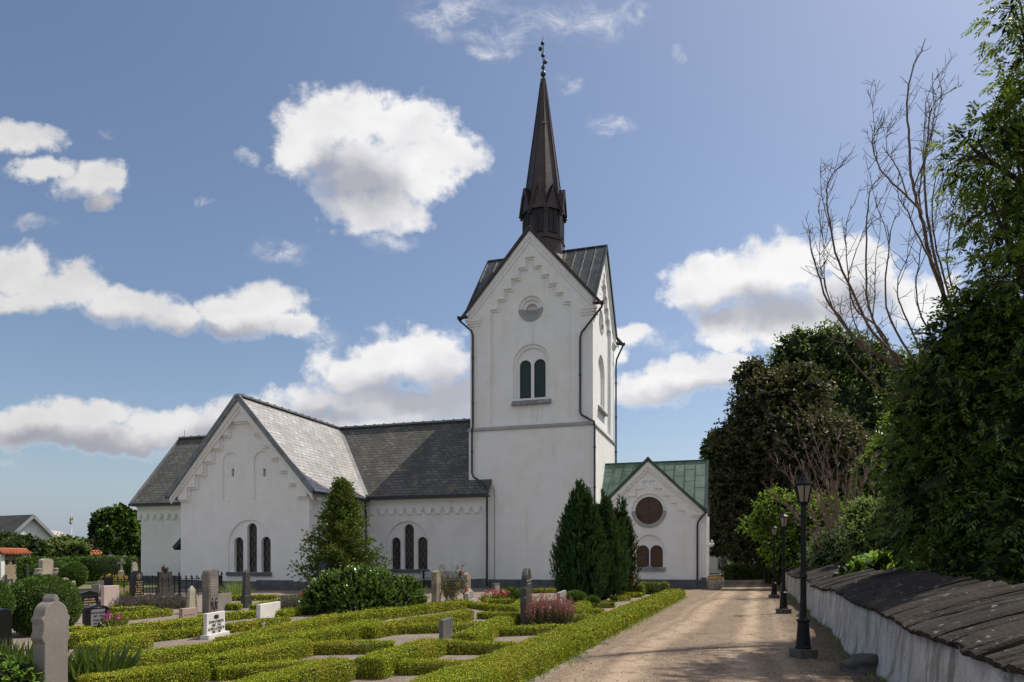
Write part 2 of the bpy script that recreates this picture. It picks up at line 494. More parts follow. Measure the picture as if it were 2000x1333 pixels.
# ------------------------------------------------------------------ leaves
def leaf_quads(P, Dr, Nn, L, Wd, fold=0.0):
    """one rhombic leaf per point; P base, Dr direction, Nn rough facing"""
    Dr = Dr / (np.linalg.norm(Dr, axis=1, keepdims=True) + 1e-9)
    Sd = np.cross(Dr, Nn); Sd /= (np.linalg.norm(Sd, axis=1, keepdims=True) + 1e-9)
    L = np.broadcast_to(np.asarray(L, float), (len(P),))[:, None]; Wd = np.broadcast_to(np.asarray(Wd, float), (len(P),))[:, None]
    V = np.stack([P, P + Dr * L * .45 + Sd * Wd * .5, P + Dr * L, P + Dr * L * .45 - Sd * Wd * .5], 1)
    F = np.arange(len(P) * 4).reshape(-1, 4)
    return V.reshape(-1, 3), F


def rnd_unit(rg, n):
    v = rg.normal(size=(n, 3)); return v / np.linalg.norm(v, axis=1, keepdims=True)


def blob_twigs(rg, blobs, n, shell=(0.72, 1.06), low=-0.9):
    """twig roots over a set of ellipsoids (centre, radii); those deep inside another one are dropped"""
    C = np.array([b[0] for b in blobs], float); Rd = np.array([b[1] if hasattr(b[1], '__len__') else (b[1],) * 3 for b in blobs], float)
    a = (Rd[:, 0] * Rd[:, 1] + Rd[:, 1] * Rd[:, 2] + Rd[:, 0] * Rd[:, 2]); a /= a.sum()
    k = rg.choice(len(blobs), size=n, p=a)
    d = rnd_unit(rg, n)
    d[:, 2] = np.where(d[:, 2] < low, -d[:, 2], d[:, 2])
    rr = rg.uniform(shell[0], shell[1], n)
    P = C[k] + d * Rd[k] * rr[:, None]
    keep = np.ones(n, bool)
    for c, r in zip(C, Rd):
        keep &= (np.linalg.norm((P - c) / r, axis=1) > 0.55)
    out = d / Rd[k]; out /= np.linalg.norm(out, axis=1, keepdims=True)
    return P[keep], out[keep]


def sprays(rg, P, out, k, L, Wd, tw, droop=0.0, spread=0.7, up=0.0):
    """k leaves along a short twig at each root"""
    n = len(P)
    td = out + rnd_unit(rg, n) * spread; td[:, 2] += up - droop; td /= np.linalg.norm(td, axis=1, keepdims=True)
    t = np.tile(np.linspace(0.1, 1.0, k), n)
    B = np.repeat(P, k, 0) + np.repeat(td, k, 0) * (t * tw)[:, None]
    ld_ = np.repeat(td, k, 0) * 0.7 + rnd_unit(rg, n * k) * 0.8; ld_[:, 2] -= droop * 0.8
    nn = np.repeat(out, k, 0) * 0.5 + rnd_unit(rg, n * k) * 0.8; nn[:, 2] += 0.5
    s = rg.uniform(0.7, 1.25, n * k)
    return leaf_quads(B, ld_, nn, L * s, Wd * s)


def join(parts):
    V = []; F = []; o = 0
    for v, f in parts:
        V.append(v); F.append(f + o); o += len(v)
    return np.concatenate(V), np.concatenate(F)


def leaf_obj(name, parts, mats, parent=None, midx=None):
    V, F = join(parts) if isinstance(parts, list) else parts
    if midx is None and isinstance(parts, list) and isinstance(mats, list):
        midx = np.concatenate([np.full(len(f), min(i, len(mats) - 1)) for i, (v, f) in enumerate(parts)])
    me = arr_mesh(name, V, F, mats if isinstance(mats, list) else [mats], midx, uv=False)
    return link(name, me, parent)


def icoblob(c, r, sub=3, amp=0.12, fq=1.5, seed=0):
    """bumpy closed body, as quads-free triangles turned to 4-index faces"""
    bm = bmesh.new(); bmesh.ops.create_icosphere(bm, subdivisions=sub, radius=1.0)
    from mathutils import noise as mn
    V = []
    for v in bm.verts:
        k = 1 + amp * mn.noise(v.co * fq + Vector((seed * 7.1, seed * 3.3, 0)))
        V.append((c[0] + v.co.x * r[0] * k, c[1] + v.co.y * r[1] * k, c[2] + v.co.z * r[2] * k))
    F = [tuple(x.index for x in f.verts) for f in bm.faces]
    bm.free()
    return V, F

# ------------------------------------------------------------------ surface materials
m_plaster = Mlimewash('white_limewash', (.78, .77, .75), (.70, .69, .67), .50)
m_plaster2 = Mlimewash('white_limewash_smooth', (.85, .835, .81), (.79, .775, .75), .38)
m_slate_n = Mslate('slate_nave', (.19, .182, .165), (.105, .104, .10), lich=((.30, .26, .11), .5), rough=.65, spec=.3, mortar=(.018, .018, .018), msize=.024)
m_slate_t = Mslate('slate_transept_glare', (.46, .44, .42), (.30, .29, .28), row=.26, rough=.42, lich=((.50, .48, .45), .5), spec=.9, mortar=(.08, .075, .07), msize=.02)  # paler copy of the slate, the sun glare is put into its colour
m_lead = M('zinc_flashing', (.22, .225, .23), (.15, .16, .17), 2.0, .5, .1, metal=.3)
m_black = M('black_metal', (.016, .017, .02), (.028, .029, .032), 4, .42, .1)
m_copper_dark = M('weathered_roof_metal', (.045, .052, .052), (.085, .09, .088), 1.6, .42, .12, 5, metal=.35, stain=((2.2, 2.2, .35), (.02, .022, .022), .6, .5, .7))
m_copper_green = M('verdigris_copper', (.13, .205, .16), (.085, .14, .112), 1.5, .6, .15, 6, stain=((1.6, 1.6, .5), (.05, .075, .058), .6, .5, .75))
m_seam_green = M('verdigris_seam', (.05, .085, .065), (.035, .055, .045), 2, .6)
m_spire = M('brown_copper', (.058, .040, .035), (.036, .027, .026), 1.6, .42, .2, 4, metal=.4, stain=((2.5, 2.5, .5), (.085, .06, .052), .6, .5, .72))
m_spire_dark = M('dark_louvre', (.010, .009, .010), (.016, .014, .015), 8, .6)
m_ball = M('green_patina_ball', (.035, .055, .045), (.06, .085, .07), 6, .45, metal=.4)
m_stone = M('grey_stone', (.13, .135, .145), (.085, .09, .10), 2.5, .85, .5, 8)
m_sill = M('grey_sill', (.30, .30, .31), (.16, .165, .17), 3, .75, .3, 12)
m_sill_dark = M('slate_sill', (.12, .13, .14), (.085, .09, .10), 3, .7, .2, 12)
m_wash = M('grey_wash', (.36, .35, .345), (.30, .295, .29), 2.5, .85, .2, 10)
m_shut = M('brown_shutter', (.085, .042, .026), (.065, .032, .02), 3, .6, .15, 20)
m_shut_green = M('dark_green_shutter', (.008, .032, .030), (.006, .022, .022), 4, .5)


def Mglass():
    m, q, b = base_mat('leaded_glass')
    tc = q.node('ShaderNodeTexCoord'); v = tc.outputs['UV']
    s = q.node('ShaderNodeSeparateXYZ'); q.l.new(v, s.inputs[0])
    a = q.math('ADD', q.math('MULTIPLY', s.outputs[0], 3.4), q.math('MULTIPLY', s.outputs[1], 1.9))
    c = q.math('SUBTRACT', q.math('MULTIPLY', s.outputs[0], 3.4), q.math('MULTIPLY', s.outputs[1], 1.9))
    la = q.math('ABSOLUTE', q.math('SUBTRACT', q.math('FRACT', a), .5)); lc = q.math('ABSOLUTE', q.math('SUBTRACT', q.math('FRACT', c), .5))
    lat = q.smooth(q.math('MAXIMUM', la, lc), .455, .475)
    n, _ = q.noise(v, 2.2, 3)
    col = q.mix(q.smooth(n, .35, .65), (.012, .010, .010), (.035, .027, .022))
    q.put(b.inputs['Base Color'], q.mix(lat, col, (.15, .135, .115)))
    q.put(b.inputs['Roughness'], q.smooth(n, .3, .7, .14, .3)); b.inputs['Specular IOR Level'].default_value = .35
    bp = q.node('ShaderNodeBump'); bp.inputs['Strength'].default_value = .25; bp.inputs['Distance'].default_value = .02
    n2, _ = q.noise(v, 5, 2); q.l.new(n2, bp.inputs['Height']); q.l.new(bp.outputs[0], b.inputs['Normal'])
    return m


m_glass = Mglass()

# ------------------------------------------------------------------ the church
church = thing('church', 'white plastered church with slate roofs, square tower and dark copper spire', 'church', (C0[0], C0[1], 0), -TH)
TW = 6.9


def build_tower():
    w = MB()
    # lower stage: 5 cm proud of the upper one
    w.box(-6.97, .05, -.05, 6.95, 0, 8.66)
    # sloped string course
    led = MB()
    led.taper(-3.46, 3.45, 8.66, 8.74, 7.16, 7.14, 7.16, 7.14); led.taper(-3.46, 3.45, 8.74, 8.86, 7.16, 7.14, 6.96, 6.96)
    # core behind the layered faces
    w.box(-6.24, -.66, .66, 6.24, 8.8, 15.0)
    for face in 'swne':
        pl = []
        out = [(0, 8.80), (TW, 8.80), (TW, 15.42), (TW / 2, 19.36), (0, 15.42)]
        def add(outer, holes, d0, d1, m=w, mi=0):
            if face == 's': V, F = plate(outer, holes, d0, d1, 'xz'); V = [(x - TW, y, z) for x, y, z in V]
            elif face == 'n': V, F = plate(outer, holes, d0, d1, 'xz'); V = [(x - TW, TW - y, z) for x, y, z in V]
            elif face == 'w': V, F = plate(outer, holes, -d1, -d0, 'yz')
            else: V, F = plate(outer, holes, d0, d1, 'yz'); V = [(x - TW, y, z) for x, y, z in V]
            m.add(V, F, mi)
        if face in 'ne':
            e = .66 if face == 'e' or face == 'n' else 0
            o2 = [(.67, 8.80), (TW - .67, 8.80), (TW - .67, 15.42), (TW / 2, 19.36), (.67, 15.42)]
            add(out if face == 'n' else o2, [], 0.0, .66)
            continue
        if face == 'w':        # butt against the front face instead of crossing it
            out = [(.67, 8.80), (TW - .67, 8.80), (TW - .67, 16.22), (TW / 2, 19.36), (.67, 16.22)]
        def steps(dx, dz):
            a0 = 1.17 + dx; p = [(a0, 9.0 + dx), (a0, 15.33 - dz)]
            x, z = a0, 15.33 - dz
            for k in range(5):
                x += .405; p.append((x, z)); z += .53; p.append((x, z))
            m_ = [(TW - x_, z_) for x_, z_ in reversed(p)]
            return p + m_
        def clip(poly):  # the west face keeps its full relief: panel edge stays inside the butted outline
            return poly
        nx = 3.49
        A1 = arch(nx, 2.08, 10.35, 13.30, 20); A2 = arch(nx, 1.80, 10.35, 13.12, 20)
        Lt = [arch(nx - .41, .66, 10.36, 12.50), arch(nx + .41, .66, 10.36, 12.50)]
        cz = 15.24
        add(out, [steps(0, 0)], 0.0, .10)
        add(out, [steps(.09, .10)], .10, .17)
        add(out, [A1, circ(3.45, cz, .69)], .17, .27)
        add(out, [A2, circ(3.45, cz, .52)], .27, .37)
        if face == 's':
            add(out, Lt + [circ(3.45, cz, .33)], .37, .60)
            add(out, [], .60, .66)
        else:
            add(out, [circ(3.45, cz, .33)], .37, .60)
            add(out, [], .60, .66)
        # raking mouldings under the verge
        for o_, p_ in ((.30, .11), (.52, .055)):
            def rk(off): return [(-.12, 15.42 - .14), (TW / 2, 19.36), (TW + .12, 15.42 - .14), (TW + .12, 15.42 - .14 - off), (TW / 2, 19.36 - off * 1.12), (-.12, 15.42 - .14 - off)]
            add(rk(o_), [], -p_, -.001)
        # stepped corbels at both feet of the gable
        for a, sgn in ((0, -1), (TW, 1)):
            cb = MB()
            for i in range(3):
                x0, x1 = sorted((a - sgn * .62 , a + sgn * (.06 + .09 * i)))
                if face == 's': cb.box(x0 - TW, x1 - TW, -.05 - .05 * i, .0 - .001, 14.50 + .13 * i, 14.63 + .13 * i)
                else: cb.box(.001, .05 + .05 * i, x0, x1, 14.50 + .13 * i, 14.63 + .13 * i)
                # return round the corner
            if face == 's':
                cb.box(*sorted((a - TW, a - TW + sgn * .20)), 0.001, .62, 14.62, 14.89)
            cb.build('corbel', m_plaster2, church)
        ring = MB()
        for r0, r1, d0, d1 in ((.50, .70, .135, .275), (.31, .53, .24, .375)):
            poly = circ(3.45, cz - .02, r1, 20, math.pi, 2 * math.pi) + circ(3.45, cz - .02, r0, 20, math.pi, 2 * math.pi)[::-1]
            add(poly, [], d0, d1, ring)
        add(circ(3.45, cz - .02, .33, 20, math.pi, 2 * math.pi), [], .42, .58, ring)
        ring.build('round_niche', m_wash, church)
        # belfry window
        sl = MB(); bm_ = MB(); pane = MB()
        if face == 's':
            V = []
            sl.add([(nx - 1.10 - TW, -.05, 9.98), (nx + 1.10 - TW, -.05, 9.98), (nx + 1.10 - TW, .34, 9.98), (nx - 1.10 - TW, .34, 9.98),
                    (nx - 1.10 - TW, -.05, 10.06), (nx + 1.10 - TW, -.05, 10.06), (nx + 1.10 - TW, .34, 10.40), (nx - 1.10 - TW, .34, 10.40)],
                   [(0, 3, 2, 1), (4, 5, 6, 7), (0, 1, 5, 4), (1, 2, 6, 5), (2, 3, 7, 6), (3, 0, 4, 7)])
            for L_ in Lt: add(L_, [], .47, .52, pane)
            sh = pane.build('belfry_shutter', m_shut_green, church)
            sl.build('window_sill', m_sill, sh)
        else:
            sl.add([(-.34, nx - 1.10, 9.98), (.05, nx - 1.10, 9.98), (.05, nx + 1.10, 9.98), (-.34, nx + 1.10, 9.98),
                    (-.34, nx - 1.10, 10.40), (.05, nx - 1.10, 10.06), (.05, nx + 1.10, 10.06), (-.34, nx + 1.10, 10.40)],
                   [(0, 3, 2, 1), (4, 5, 6, 7), (0, 1, 5, 4), (1, 2, 6, 5), (2, 3, 7, 6), (3, 0, 4, 7)])
            sl.build('window_sill', m_sill, church)
    w.build('tower_wall', m_plaster2, church)
    led.build('string_course', m_wash, church)
    # roof: two crossing saddle roofs with standing seams
    r = MB(); t = .10
    z0, x0 = 14.92, -.56
    zr = 19.56; e = .16
    c = TW / 2
    def rp(a, b, z, ns):  # a across the ridge, b along the ridge
        return (a - TW, b, z) if ns else (b - TW, a, z)
    def tri(p, tt, mi=0):
        p = [Vector(v) for v in p]; n = (p[1] - p[0]).cross(p[2] - p[0]).normalized()
        if n.z < 0: n = -n
        r.add(p + [v - n * tt for v in p], [(0, 1, 2), (5, 4, 3), (0, 3, 4, 1), (1, 4, 5, 2), (2, 5, 3, 0)], mi)
    hw = c - x0
    for ns in (1, 0):
        for sgn in (-1, 1):
            for end in (-1, 1):
                ae = c + sgn * hw; be = c + end * (c + e)
                bc = c + end * hw                      # the valley leaves the eave corner here
                tri([rp(ae, bc if hw < c + e else be, z0, ns), rp(c, be, zr, ns), rp(c, c, zr, ns)], t) if False else None
                lo = z0 + (zr - z0) * (1 - (c + e) / hw)
                # slope between the verge, the ridge and the valley to the centre
                tri([rp(c + sgn * (c + e), be, lo, ns), rp(c, be, zr, ns), rp(c, c, zr, ns)], t)
                tri([rp(ae, be, z0, ns), rp(c, be, zr, ns), rp(c + sgn * (c + e), be, lo, ns)], t) if False else None
                n = 7
                nrm = Vector(rp(sgn * (zr - z0), 0, hw, ns)) - Vector(rp(0, 0, 0, ns)); nrm.normalize()
                for i in range(n):
                    b = c + end * (c + e - .03) * (i + .12) / (n - .88)
                    s_ = abs(b - c)                    # seam runs from the valley to the ridge
                    if s_ < .1: continue
                    a_, b_ = Vector(rp(c + sgn * s_, b, zr - (zr - z0) * s_ / hw, ns)) + nrm * .025, Vector(rp(c, b, zr, ns)) + nrm * .025
                    r.bar(a_, b_, .03, .06, up=nrm)
        r.bar(rp(c, -e - .02, zr + .02, ns), rp(c, TW + e + .02, zr + .02, ns), .12, .06)
    r.build('tower_roof', m_copper_dark, church)
    # verge boards (dark edge along every gable)
    vb = MB()
    for ns in (1, 0):
        for b in (-e - .02, TW + e + .02):
            for sgn in (-1, 1):
                ae = c + sgn * (c - x0)
                vb.bar(rp(ae, b, z0 - .05, ns), rp(c, b, zr - .05, ns), .05, .16)
    vb.build('verge_board', m_spire, church)
    # valley gutter spouts at the four corners
    for i, (sx_, sy_) in enumerate(((0, 0), (1, 0), (1, 1), (0, 1))):
        g = MB(); X = -TW if not sx_ else 0; Y = 0 if not sy_ else TW
        dx, dy = (-1 if not sx_ else 1), (-1 if not sy_ else 1)
        g.tube([(X + dx * .10, Y + dy * .18, 15.02), (X + dx * .46, Y + dy * .30, 14.96), (X + dx * .64, Y + dy * .34, 14.98)], [.10, .085, .10], 8)
        g.build('gutter_spout', m_black, church)


build_tower()


def build_spire():
    cx, cy = -3.52, 3.45
    s = MB(); rot = math.pi / 8
    k = 1 / math.cos(math.pi / 8)
    s.lathe([(1.50 * k, 18.3), (1.22 * k, 19.2), (1.16 * k, 20.0), (1.22 * k, 20.04), (1.22 * k, 20.10), (1.10 * k, 20.14), (1.10 * k, 22.0), (1.02 * k, 22.6),
             (.93 * k, 23.4), (.45 * k, 27.2), (.15 * k, 29.7), (.13 * k, 29.74)], 8, (cx, cy, 0), rot=rot)
    # raised ribs on the eight arrises
    for i in range(8):
        a = rot + math.pi / 4 * i
        d = Vector((math.cos(a), math.sin(a), 0))
        pts = [Vector((cx, cy, z)) + d * (r_ * k + .01) for r_, z in ((.98, 23.0), (.93, 23.4), (.45, 27.2), (.15, 29.7))]
        s.tube(pts, [.045, .04, .035, .02], 5)
        s.tube([Vector((cx, cy, z)) + d * (1.10 * k) for z in (20.1, 21.9)], .06, 5)
    sp = s.build('spire', m_spire, church)
    lv = MB()
    for i in range(8):
        a = math.pi / 4 * i
        d = Vector((math.cos(a), math.sin(a), 0)); t = Vector((-d.y, d.x, 0)); c = Vector((cx, cy, 0))
        ga = MB()
        o = c + d * 1.08
        hw = .46
        gab = lambda off, p: [o + t * -(hw + off) + Vector((0, 0, 21.75)) + d * p, o + t * (hw + off) + Vector((0, 0, 21.75)) + d * p, o + Vector((0, 0, 23.02 + off)) + d * p]
        # gablet: small prism running into the spire
        f_ = gab(.03, .16); b_ = [p - d * .7 for p in gab(.03, .16)]
        ga.add(f_ + b_, [(0, 1, 2), (5, 4, 3), (0, 3, 4, 1), (1, 4, 5, 2), (2, 5, 3, 0)])
        for sg in (-1, 1):
            for off in (0, .14):
                p0 = o + t * sg * (hw + .10 - off * .5) + Vector((0, 0, 21.62 - off)) + d * (.20 - off * .4); p1 = o + Vector((0, 0, 23.12 - off * 1.6)) + d * (.20 - off * .4)
                ga.bar(p0, p1, .10, .09, up=d)
        ga.bar(o + d * .21 + Vector((0, 0, 23.12)), o - d * .45 + Vector((0, 0, 23.12)), .08, .06)
        ga.build('gablet', m_spire, sp)
        lv = MB()
        for kx in (-.16, .16):
            lv.bar(o + t * kx + d * .035 + Vector((0, 0, 20.38)), o + t * kx + d * .035 + Vector((0, 0, 22.05)), .24, .05, up=d)
        for j in range(12):
            z = 20.42 + j * .14
            lv.bar(o + t * -.28 + d * .05 + Vector((0, 0, z)), o + t * .28 + d * .05 + Vector((0, 0, z)), .05, .03)
        lv.build('louvre', m_spire_dark, sp)
    # hatch and small zinc bar on the steep sides
    h = MB(); h.bar((cx - .72, cy - .52, 23.3), (cx - .62, cy - .46, 24.2), .42, .07, up=(-.7, -.7, 0)); h.build('hatch', m_spire, sp)
    h = MB(); h.bar((cx + .10, cy - .56, 27.0), (cx + .38, cy - .42, 27.0), .06, .10, up=(0, 0, 1)); h.build('hatch', m_lead, sp)
    f = MB()
    f.lathe([(.15, 29.66), (.17, 29.72), (.17, 29.86), (.12, 29.9), (.06, 29.95), (.05, 30.0)], 12, (cx, cy, 0))
    f.tube([(cx, cy, 29.9), (cx - .01, cy, 31.8), (cx - .02, cy, 32.5)], [.035, .03, .008], 6)
    f.tube([(cx + .03, cy, 30.7), (cx + .10, cy, 31.2), (cx - .12, cy, 31.55)], .018, 5)
    fo = f.build('finial', m_ball, sp)
    for (px, py, r_) in ((1059.8, 144, .165), (1059.5, 131.5, .115), (1064.5, 121.5, .115), (1059, 107.5, .115), (1054, 93.5, .12), (1058.5, 83.5, .115)):
        b = MB(); b.ball(((px - 1060) * .03 + cx, cy, EYE + (HY - py) / FPX * 41.33), r_, 12); b.build('ball', m_ball, sp, smooth=True)
    sp.location.x = -.10


build_spire()

# -------- nave, transept
NY = -.40          # front wall of the nave
PITCH = (10.0 - 5.20) / (3.45 + .75)


def triple_window(px0, px1, sill, top, lights, y, wall_d):
    """niche + three lights measured in the photograph on plane y: returns holes and adds panes and sill"""
    n0, zs = fy(px0, sill, y); n1, _ = fy(px1, sill, y); _, zt = fy((px0 + px1) / 2, top, y)
    niche = arch((n0 + n1) / 2, n1 - n0, zs, zt, 22)
    ls = []
    for a, b, t in lights:
        xa, _ = fy(a, sill, y); xb, _ = fy(b, sill, y); _, z = fy((a + b) / 2, t, y)
        ls.append(arch((xa + xb) / 2, xb - xa, zs, z))
    return niche, ls, (n0, n1, zs)


def nave():
    w = MB()
    niche, ls, (n0, n1, zs) = triple_window(754.5, 837, 1112, 1018.5, ((763, 781, 1050), (788, 807, 1024), (814, 833.5, 1049)), NY, .6)
    out = [(-29.55, 0), (-5.88, 0), (-5.88, 5.1), (-29.55, 5.1)]
    # the wall is broken by the transept; build the visible runs, front layers with true openings
    for x0, x1, holes1, holes2 in ((-13.3, -5.88, [niche], ls), (-29.55, -21.3, [], [])):
        o = [(x0, 0.0), (x1, 0.0), (x1, 5.1), (x0, 5.1)]
        for d0, d1, hs in ((NY, NY + .09, holes1), (NY + .09, NY + .45, holes2)):
            V, F = plate(o, hs, d0, d1); w.add(V, F)
    w.box(-29.55, -5.88, NY + .46, 7.3, 0, 5.1)
    # east and west gables
    for xa, xb in ((-29.55, -29.1), (-7.6, -7.1)):
        w.prism([(NY + .46, 5.1), (7.3, 5.1), (3.45, 9.75)], xa, xb, 'yz')
    w.build('nave_wall', m_plaster, church)
    for l in ls:
        p = MB(); V, F = plate(l, [], NY + .26, NY + .30); p.add(V, F)
        pw = p.build('window', m_glass, church)
    sl = MB()
    sl.box(n0 - .06, n1 + .06, NY - .10, NY + .30, zs - .20, zs - .002)
    sl.build('window_sill', m_sill_dark, church)
    # roof
    r = MB(); t = .13
    e = (-.78, 5.16); rg = (3.45, 10.0)
    r.slab([(-29.95, e[0], e[1]), (-6.98, e[0], e[1]), (-6.98, rg[0], rg[1]), (-29.95, rg[0], rg[1])], t)
    zc = e[1] + PITCH * (-.06 - e[0])
    r.slab([(-6.98, e[0], e[1]), (-5.62, e[0], e[1]), (-5.62, -.06, zc), (-6.98, -.06, zc)], t)
    r.slab([(-6.98, 7.68, 5.16), (-29.95, 7.68, 5.16), (-29.95, 3.45, 10.0), (-6.98, 3.45, 10.0)], t)
    r.build('nave_roof', m_slate_n, church)
    rc = MB(); rc.bar((-30.0, 3.45, 10.06), (-6.95, 3.45, 10.06), .34, .10)
    for i in range(34): rc.box(-29.7 + i * .68, -29.62 + i * .68, 3.30, 3.60, 10.1, 10.16)
    # verge trim at the chancel end
    rc.bar((-29.98, e[0], e[1] - .03), (-29.98, 3.45, 9.97), .12, .22)
    rc.tube([(-29.6, 3.45, 10.1), (-29.6, 3.45, 10.6)], .015, 5)
    rc.build('ridge_cap', m_lead, church)
    for x0, x1 in ((-13.0, -5.60), (-30.0, -21.6)):
        g = MB(); g.box(x0, x1, -.98, -.72, 4.98, 5.13); g.box(x0, x1, -.719, -.42, 4.97, 5.06); g.build('gutter', m_black, church)
    # cornice and stepped frieze
    for x0, x1 in ((-13.3, -5.84), (-29.75, -21.3)):
        c = MB()
        for i, (z, p) in enumerate(((4.70, .06), (4.79, .12), (4.88, .19))):
            c.box(x0, x1 if x1 > -10 else x1, NY - p, NY - .001, z, z + (.09 if i < 2 else .085))
        u = .56; n = int((x1 - x0) / u)
        u = (x1 - x0) / n
        for layer, (p, dz) in enumerate(((.11, 0), (.05, -.05))):
            poly = [(x0, 4.70), (x1, 4.70)]
            low = []
            for i in range(n):
                a = x0 + i * u
                ss = .03 if layer else 0
                low += [(a, 4.14 + dz), (a + .17 + ss, 4.14 + dz), (a + .17 + ss, 4.30 + dz), (a + .25 + ss, 4.30 + dz), (a + .25 + ss, 4.46 + dz), (a + .42 - ss, 4.46 + dz), (a + .42 - ss, 4.30 + dz), (a + .50 - ss, 4.30 + dz), (a + .50 - ss, 4.14 + dz)]
            low += [(x1, 4.14 + dz)]
            V, F = plate(poly + low[::-1], [], NY - p, NY - .001); c.add(V, F)
        c.build('cornice', m_plaster2, church)
    p = MB()
    rg_ = random.Random(4)
    for x0, x1 in ((-13.2, -5.80), (-29.63, -21.4)):
        x = x0
        while x < x1 - .05:
            b = min(x1, x + rg_.uniform(.7, 1.3)); p.box(x + .01, b - .01, NY - .10 - rg_.uniform(0, .03), NY - .001, 0, .50 + rg_.uniform(-.03, .02)); x = b
    x = -5.78
    while x < .08:
        b = min(.08, x + rg_.uniform(.7, 1.3)); p.box(x + .01, b - .01, -.16 - rg_.uniform(0, .03), -.051, 0, .50 + rg_.uniform(-.05, .02)); x = b
    p.build('plinth', m_stone, church)


nave()

TY = -5.95
TXL, TXR = -21.25, -13.30
TXC = (TXL + TXR) / 2


def transept():
    w = MB(); y = TY
    niche, ls, (n0, n1, zs) = triple_window(445.5, 529.5, 1117.5, 1015.5, ((455.5, 473.5, 1049.5), (481, 500, 1022), (508.5, 527, 1048.5)), y, .6)
    top = 9.72; ez = 5.30
    out = [(TXL, 0.0), (TXR, 0.0), (TXR, ez), (TXC, top), (TXL, ez)]
    bl = []; slits = []
    for a, b, t, s0, s1 in ((435, 466.5, 884, 450.7, 455.5), (496, 527.5, 881, 512, 517)):
        xa, zb = fy(a, 978, y); xb, _ = fy(b, 976, y); _, zt = fy((a + b) / 2, t, y)
        bl.append(arch((xa + xb) / 2, xb - xa, zb, zt, 16))
        sa, z0 = fy(s0, 931, y); sb, z1 = fy(s1, 915, y); slits.append([(sa, z0), (sb, z0), (sb, z1), (sa, z1)])
    for d0, d1, hs in ((y, y + .07, [niche] + bl), (y + .07, y + .45, ls + slits)):
        V, F = plate(out, hs, d0, d1); w.add(V, F)
    w.box(TXL, TXR, y + .46, NY, 0, 5.1)
    w.prism([(TXL, 5.1), (TXR, 5.1), (TXC, top - .1)], y + .46, y + .8, 'xz')
    # stepped frieze following the gable: region above the steps is proud
    for lay, (p, dz, dx) in enumerate(((.22, 0, 0), (.10, -.10, .09))):
        xs, z = TXL + .58 + dx, 4.74 + dz
        low = [(TXL, 4.74 + dz), (xs, z)]
        tr = (TXC - .30 - (TXL + .58)) / 6; rs = (8.72 - 4.74) / 6
        for k in range(6):
            z += rs; low.append((xs, z)); xs += tr; low.append((xs, z))
        low[-1] = (TXC, z)
        # raking edge
        full = low + [(2 * TXC - a, b) for a, b in reversed(low[:-1])]
        poly = full + [(TXR, ez), (TXC, top), (TXL, ez)]
        V, F = plate(poly, [], y - p, y - .001); w.add(V, F)
    w.build('transept_wall', m_plaster2, church)
    for l in ls:
        p = MB(); V, F = plate(l, [], y + .26, y + .30); p.add(V, F); p.build('window', m_glass, church)
    for s_ in slits:
        p = MB(); V, F = plate(s_, [], y + .28, y + .32); p.add(V, F); p.build('slit_window', m_spire_dark, church)
    sl = MB(); sl.box(n0 - .06, n1 + .06, y - .10, y + .30, zs - .20, zs - .002); sl.build('window_sill', m_sill_dark, church)
    # raking mouldings
    c = MB()
    for o_, p_ in ((.26, .38), (.44, .30)):
        V, F = plate([(TXL - .40, ez - .42), (TXC, top + .06), (TXR + .40, ez - .42), (TXR + .40, ez - .42 - o_ * .8), (TXC, top + .06 - o_ * 1.2), (TXL - .40, ez - .42 - o_ * .8)], [], y - p_, y - .221)
        c.add(V, F)
    for i, (z, p) in enumerate(((4.60, .06), (4.69, .12), (4.78, .19))):
        c.box(TXR + .001, TXR + p, y - .02, NY - .2, z, z + .09)
    for i in range(9):
        a = y + .1 + i * .58
        c.box(TXR + .001, TXR + .05, a, a + .17, 4.04, 4.60); c.box(TXR + .001, TXR + .05, a + .17, a + .5, 4.36, 4.60)
    c.build('cornice', m_plaster2, church)
    r = MB(); t = .13
    hw = TXC - (TXL - .5); ze = 4.98; zr = 10.0; k = (zr - ze) / hw
    y0 = y - .42
    yb = 3.45
    for sg in (-1, 1):
        r.slab([(TXC + sg * hw, y0, ze), (TXC + sg * hw, yb, ze), (TXC, yb, zr), (TXC, y0, zr)], t)
    r.build('transept_roof', m_slate_t, church)
    f = MB()
    f.bar((TXC, y0 - .02, zr + .05), (TXC, 3.45, zr + .05), .30, .09)
    for i in range(14): f.box(TXC - .14, TXC + .14, y0 + .3 + i * .66, y0 + .36 + i * .66, zr + .08, zr + .15)
    for sg in (-1, 1):
        f.bar((TXC + sg * hw, y0 - .03, ze - .03), (TXC, y0 - .03, zr - .02), .10, .26)
        # valley between transept and nave roofs
        yv = lambda z: -.78 + (z - 5.16) / PITCH
        xv = lambda z: TXC + sg * (zr - z) / k
        p0, p1 = Vector((xv(5.2), yv(5.2), 5.2)), Vector((xv(9.98), yv(9.98), 9.98))
        nrm = Vector((sg * .5, -.5, .75)).normalized()
        f.bar(p0 + nrm * .05, p1 + nrm * .05, .50, .05, up=nrm)
    f.build('roof_flashing', m_lead, church)
    for xa in (TXC + hw, TXC - hw - .20):
        g = MB(); g.box(xa, xa + .20, y0 + .05, NY - .60, ze - .16, ze - .02); g.build('gutter', m_black, church)
    p = MB(); rg_ = random.Random(7); x = TXL - .05
    while x < TXR:
        b = min(TXR + .08, x + rg_.uniform(.8, 1.5)); p.box(x + .01, b - .01, y - .10 - rg_.uniform(0, .03), y - .001, 0, .48 + rg_.uniform(-.05, .03)); x = b
    p.box(TXR + .001, TXR + .10, y, NY - .12, 0, .48)
    p.build('plinth', m_stone, church)
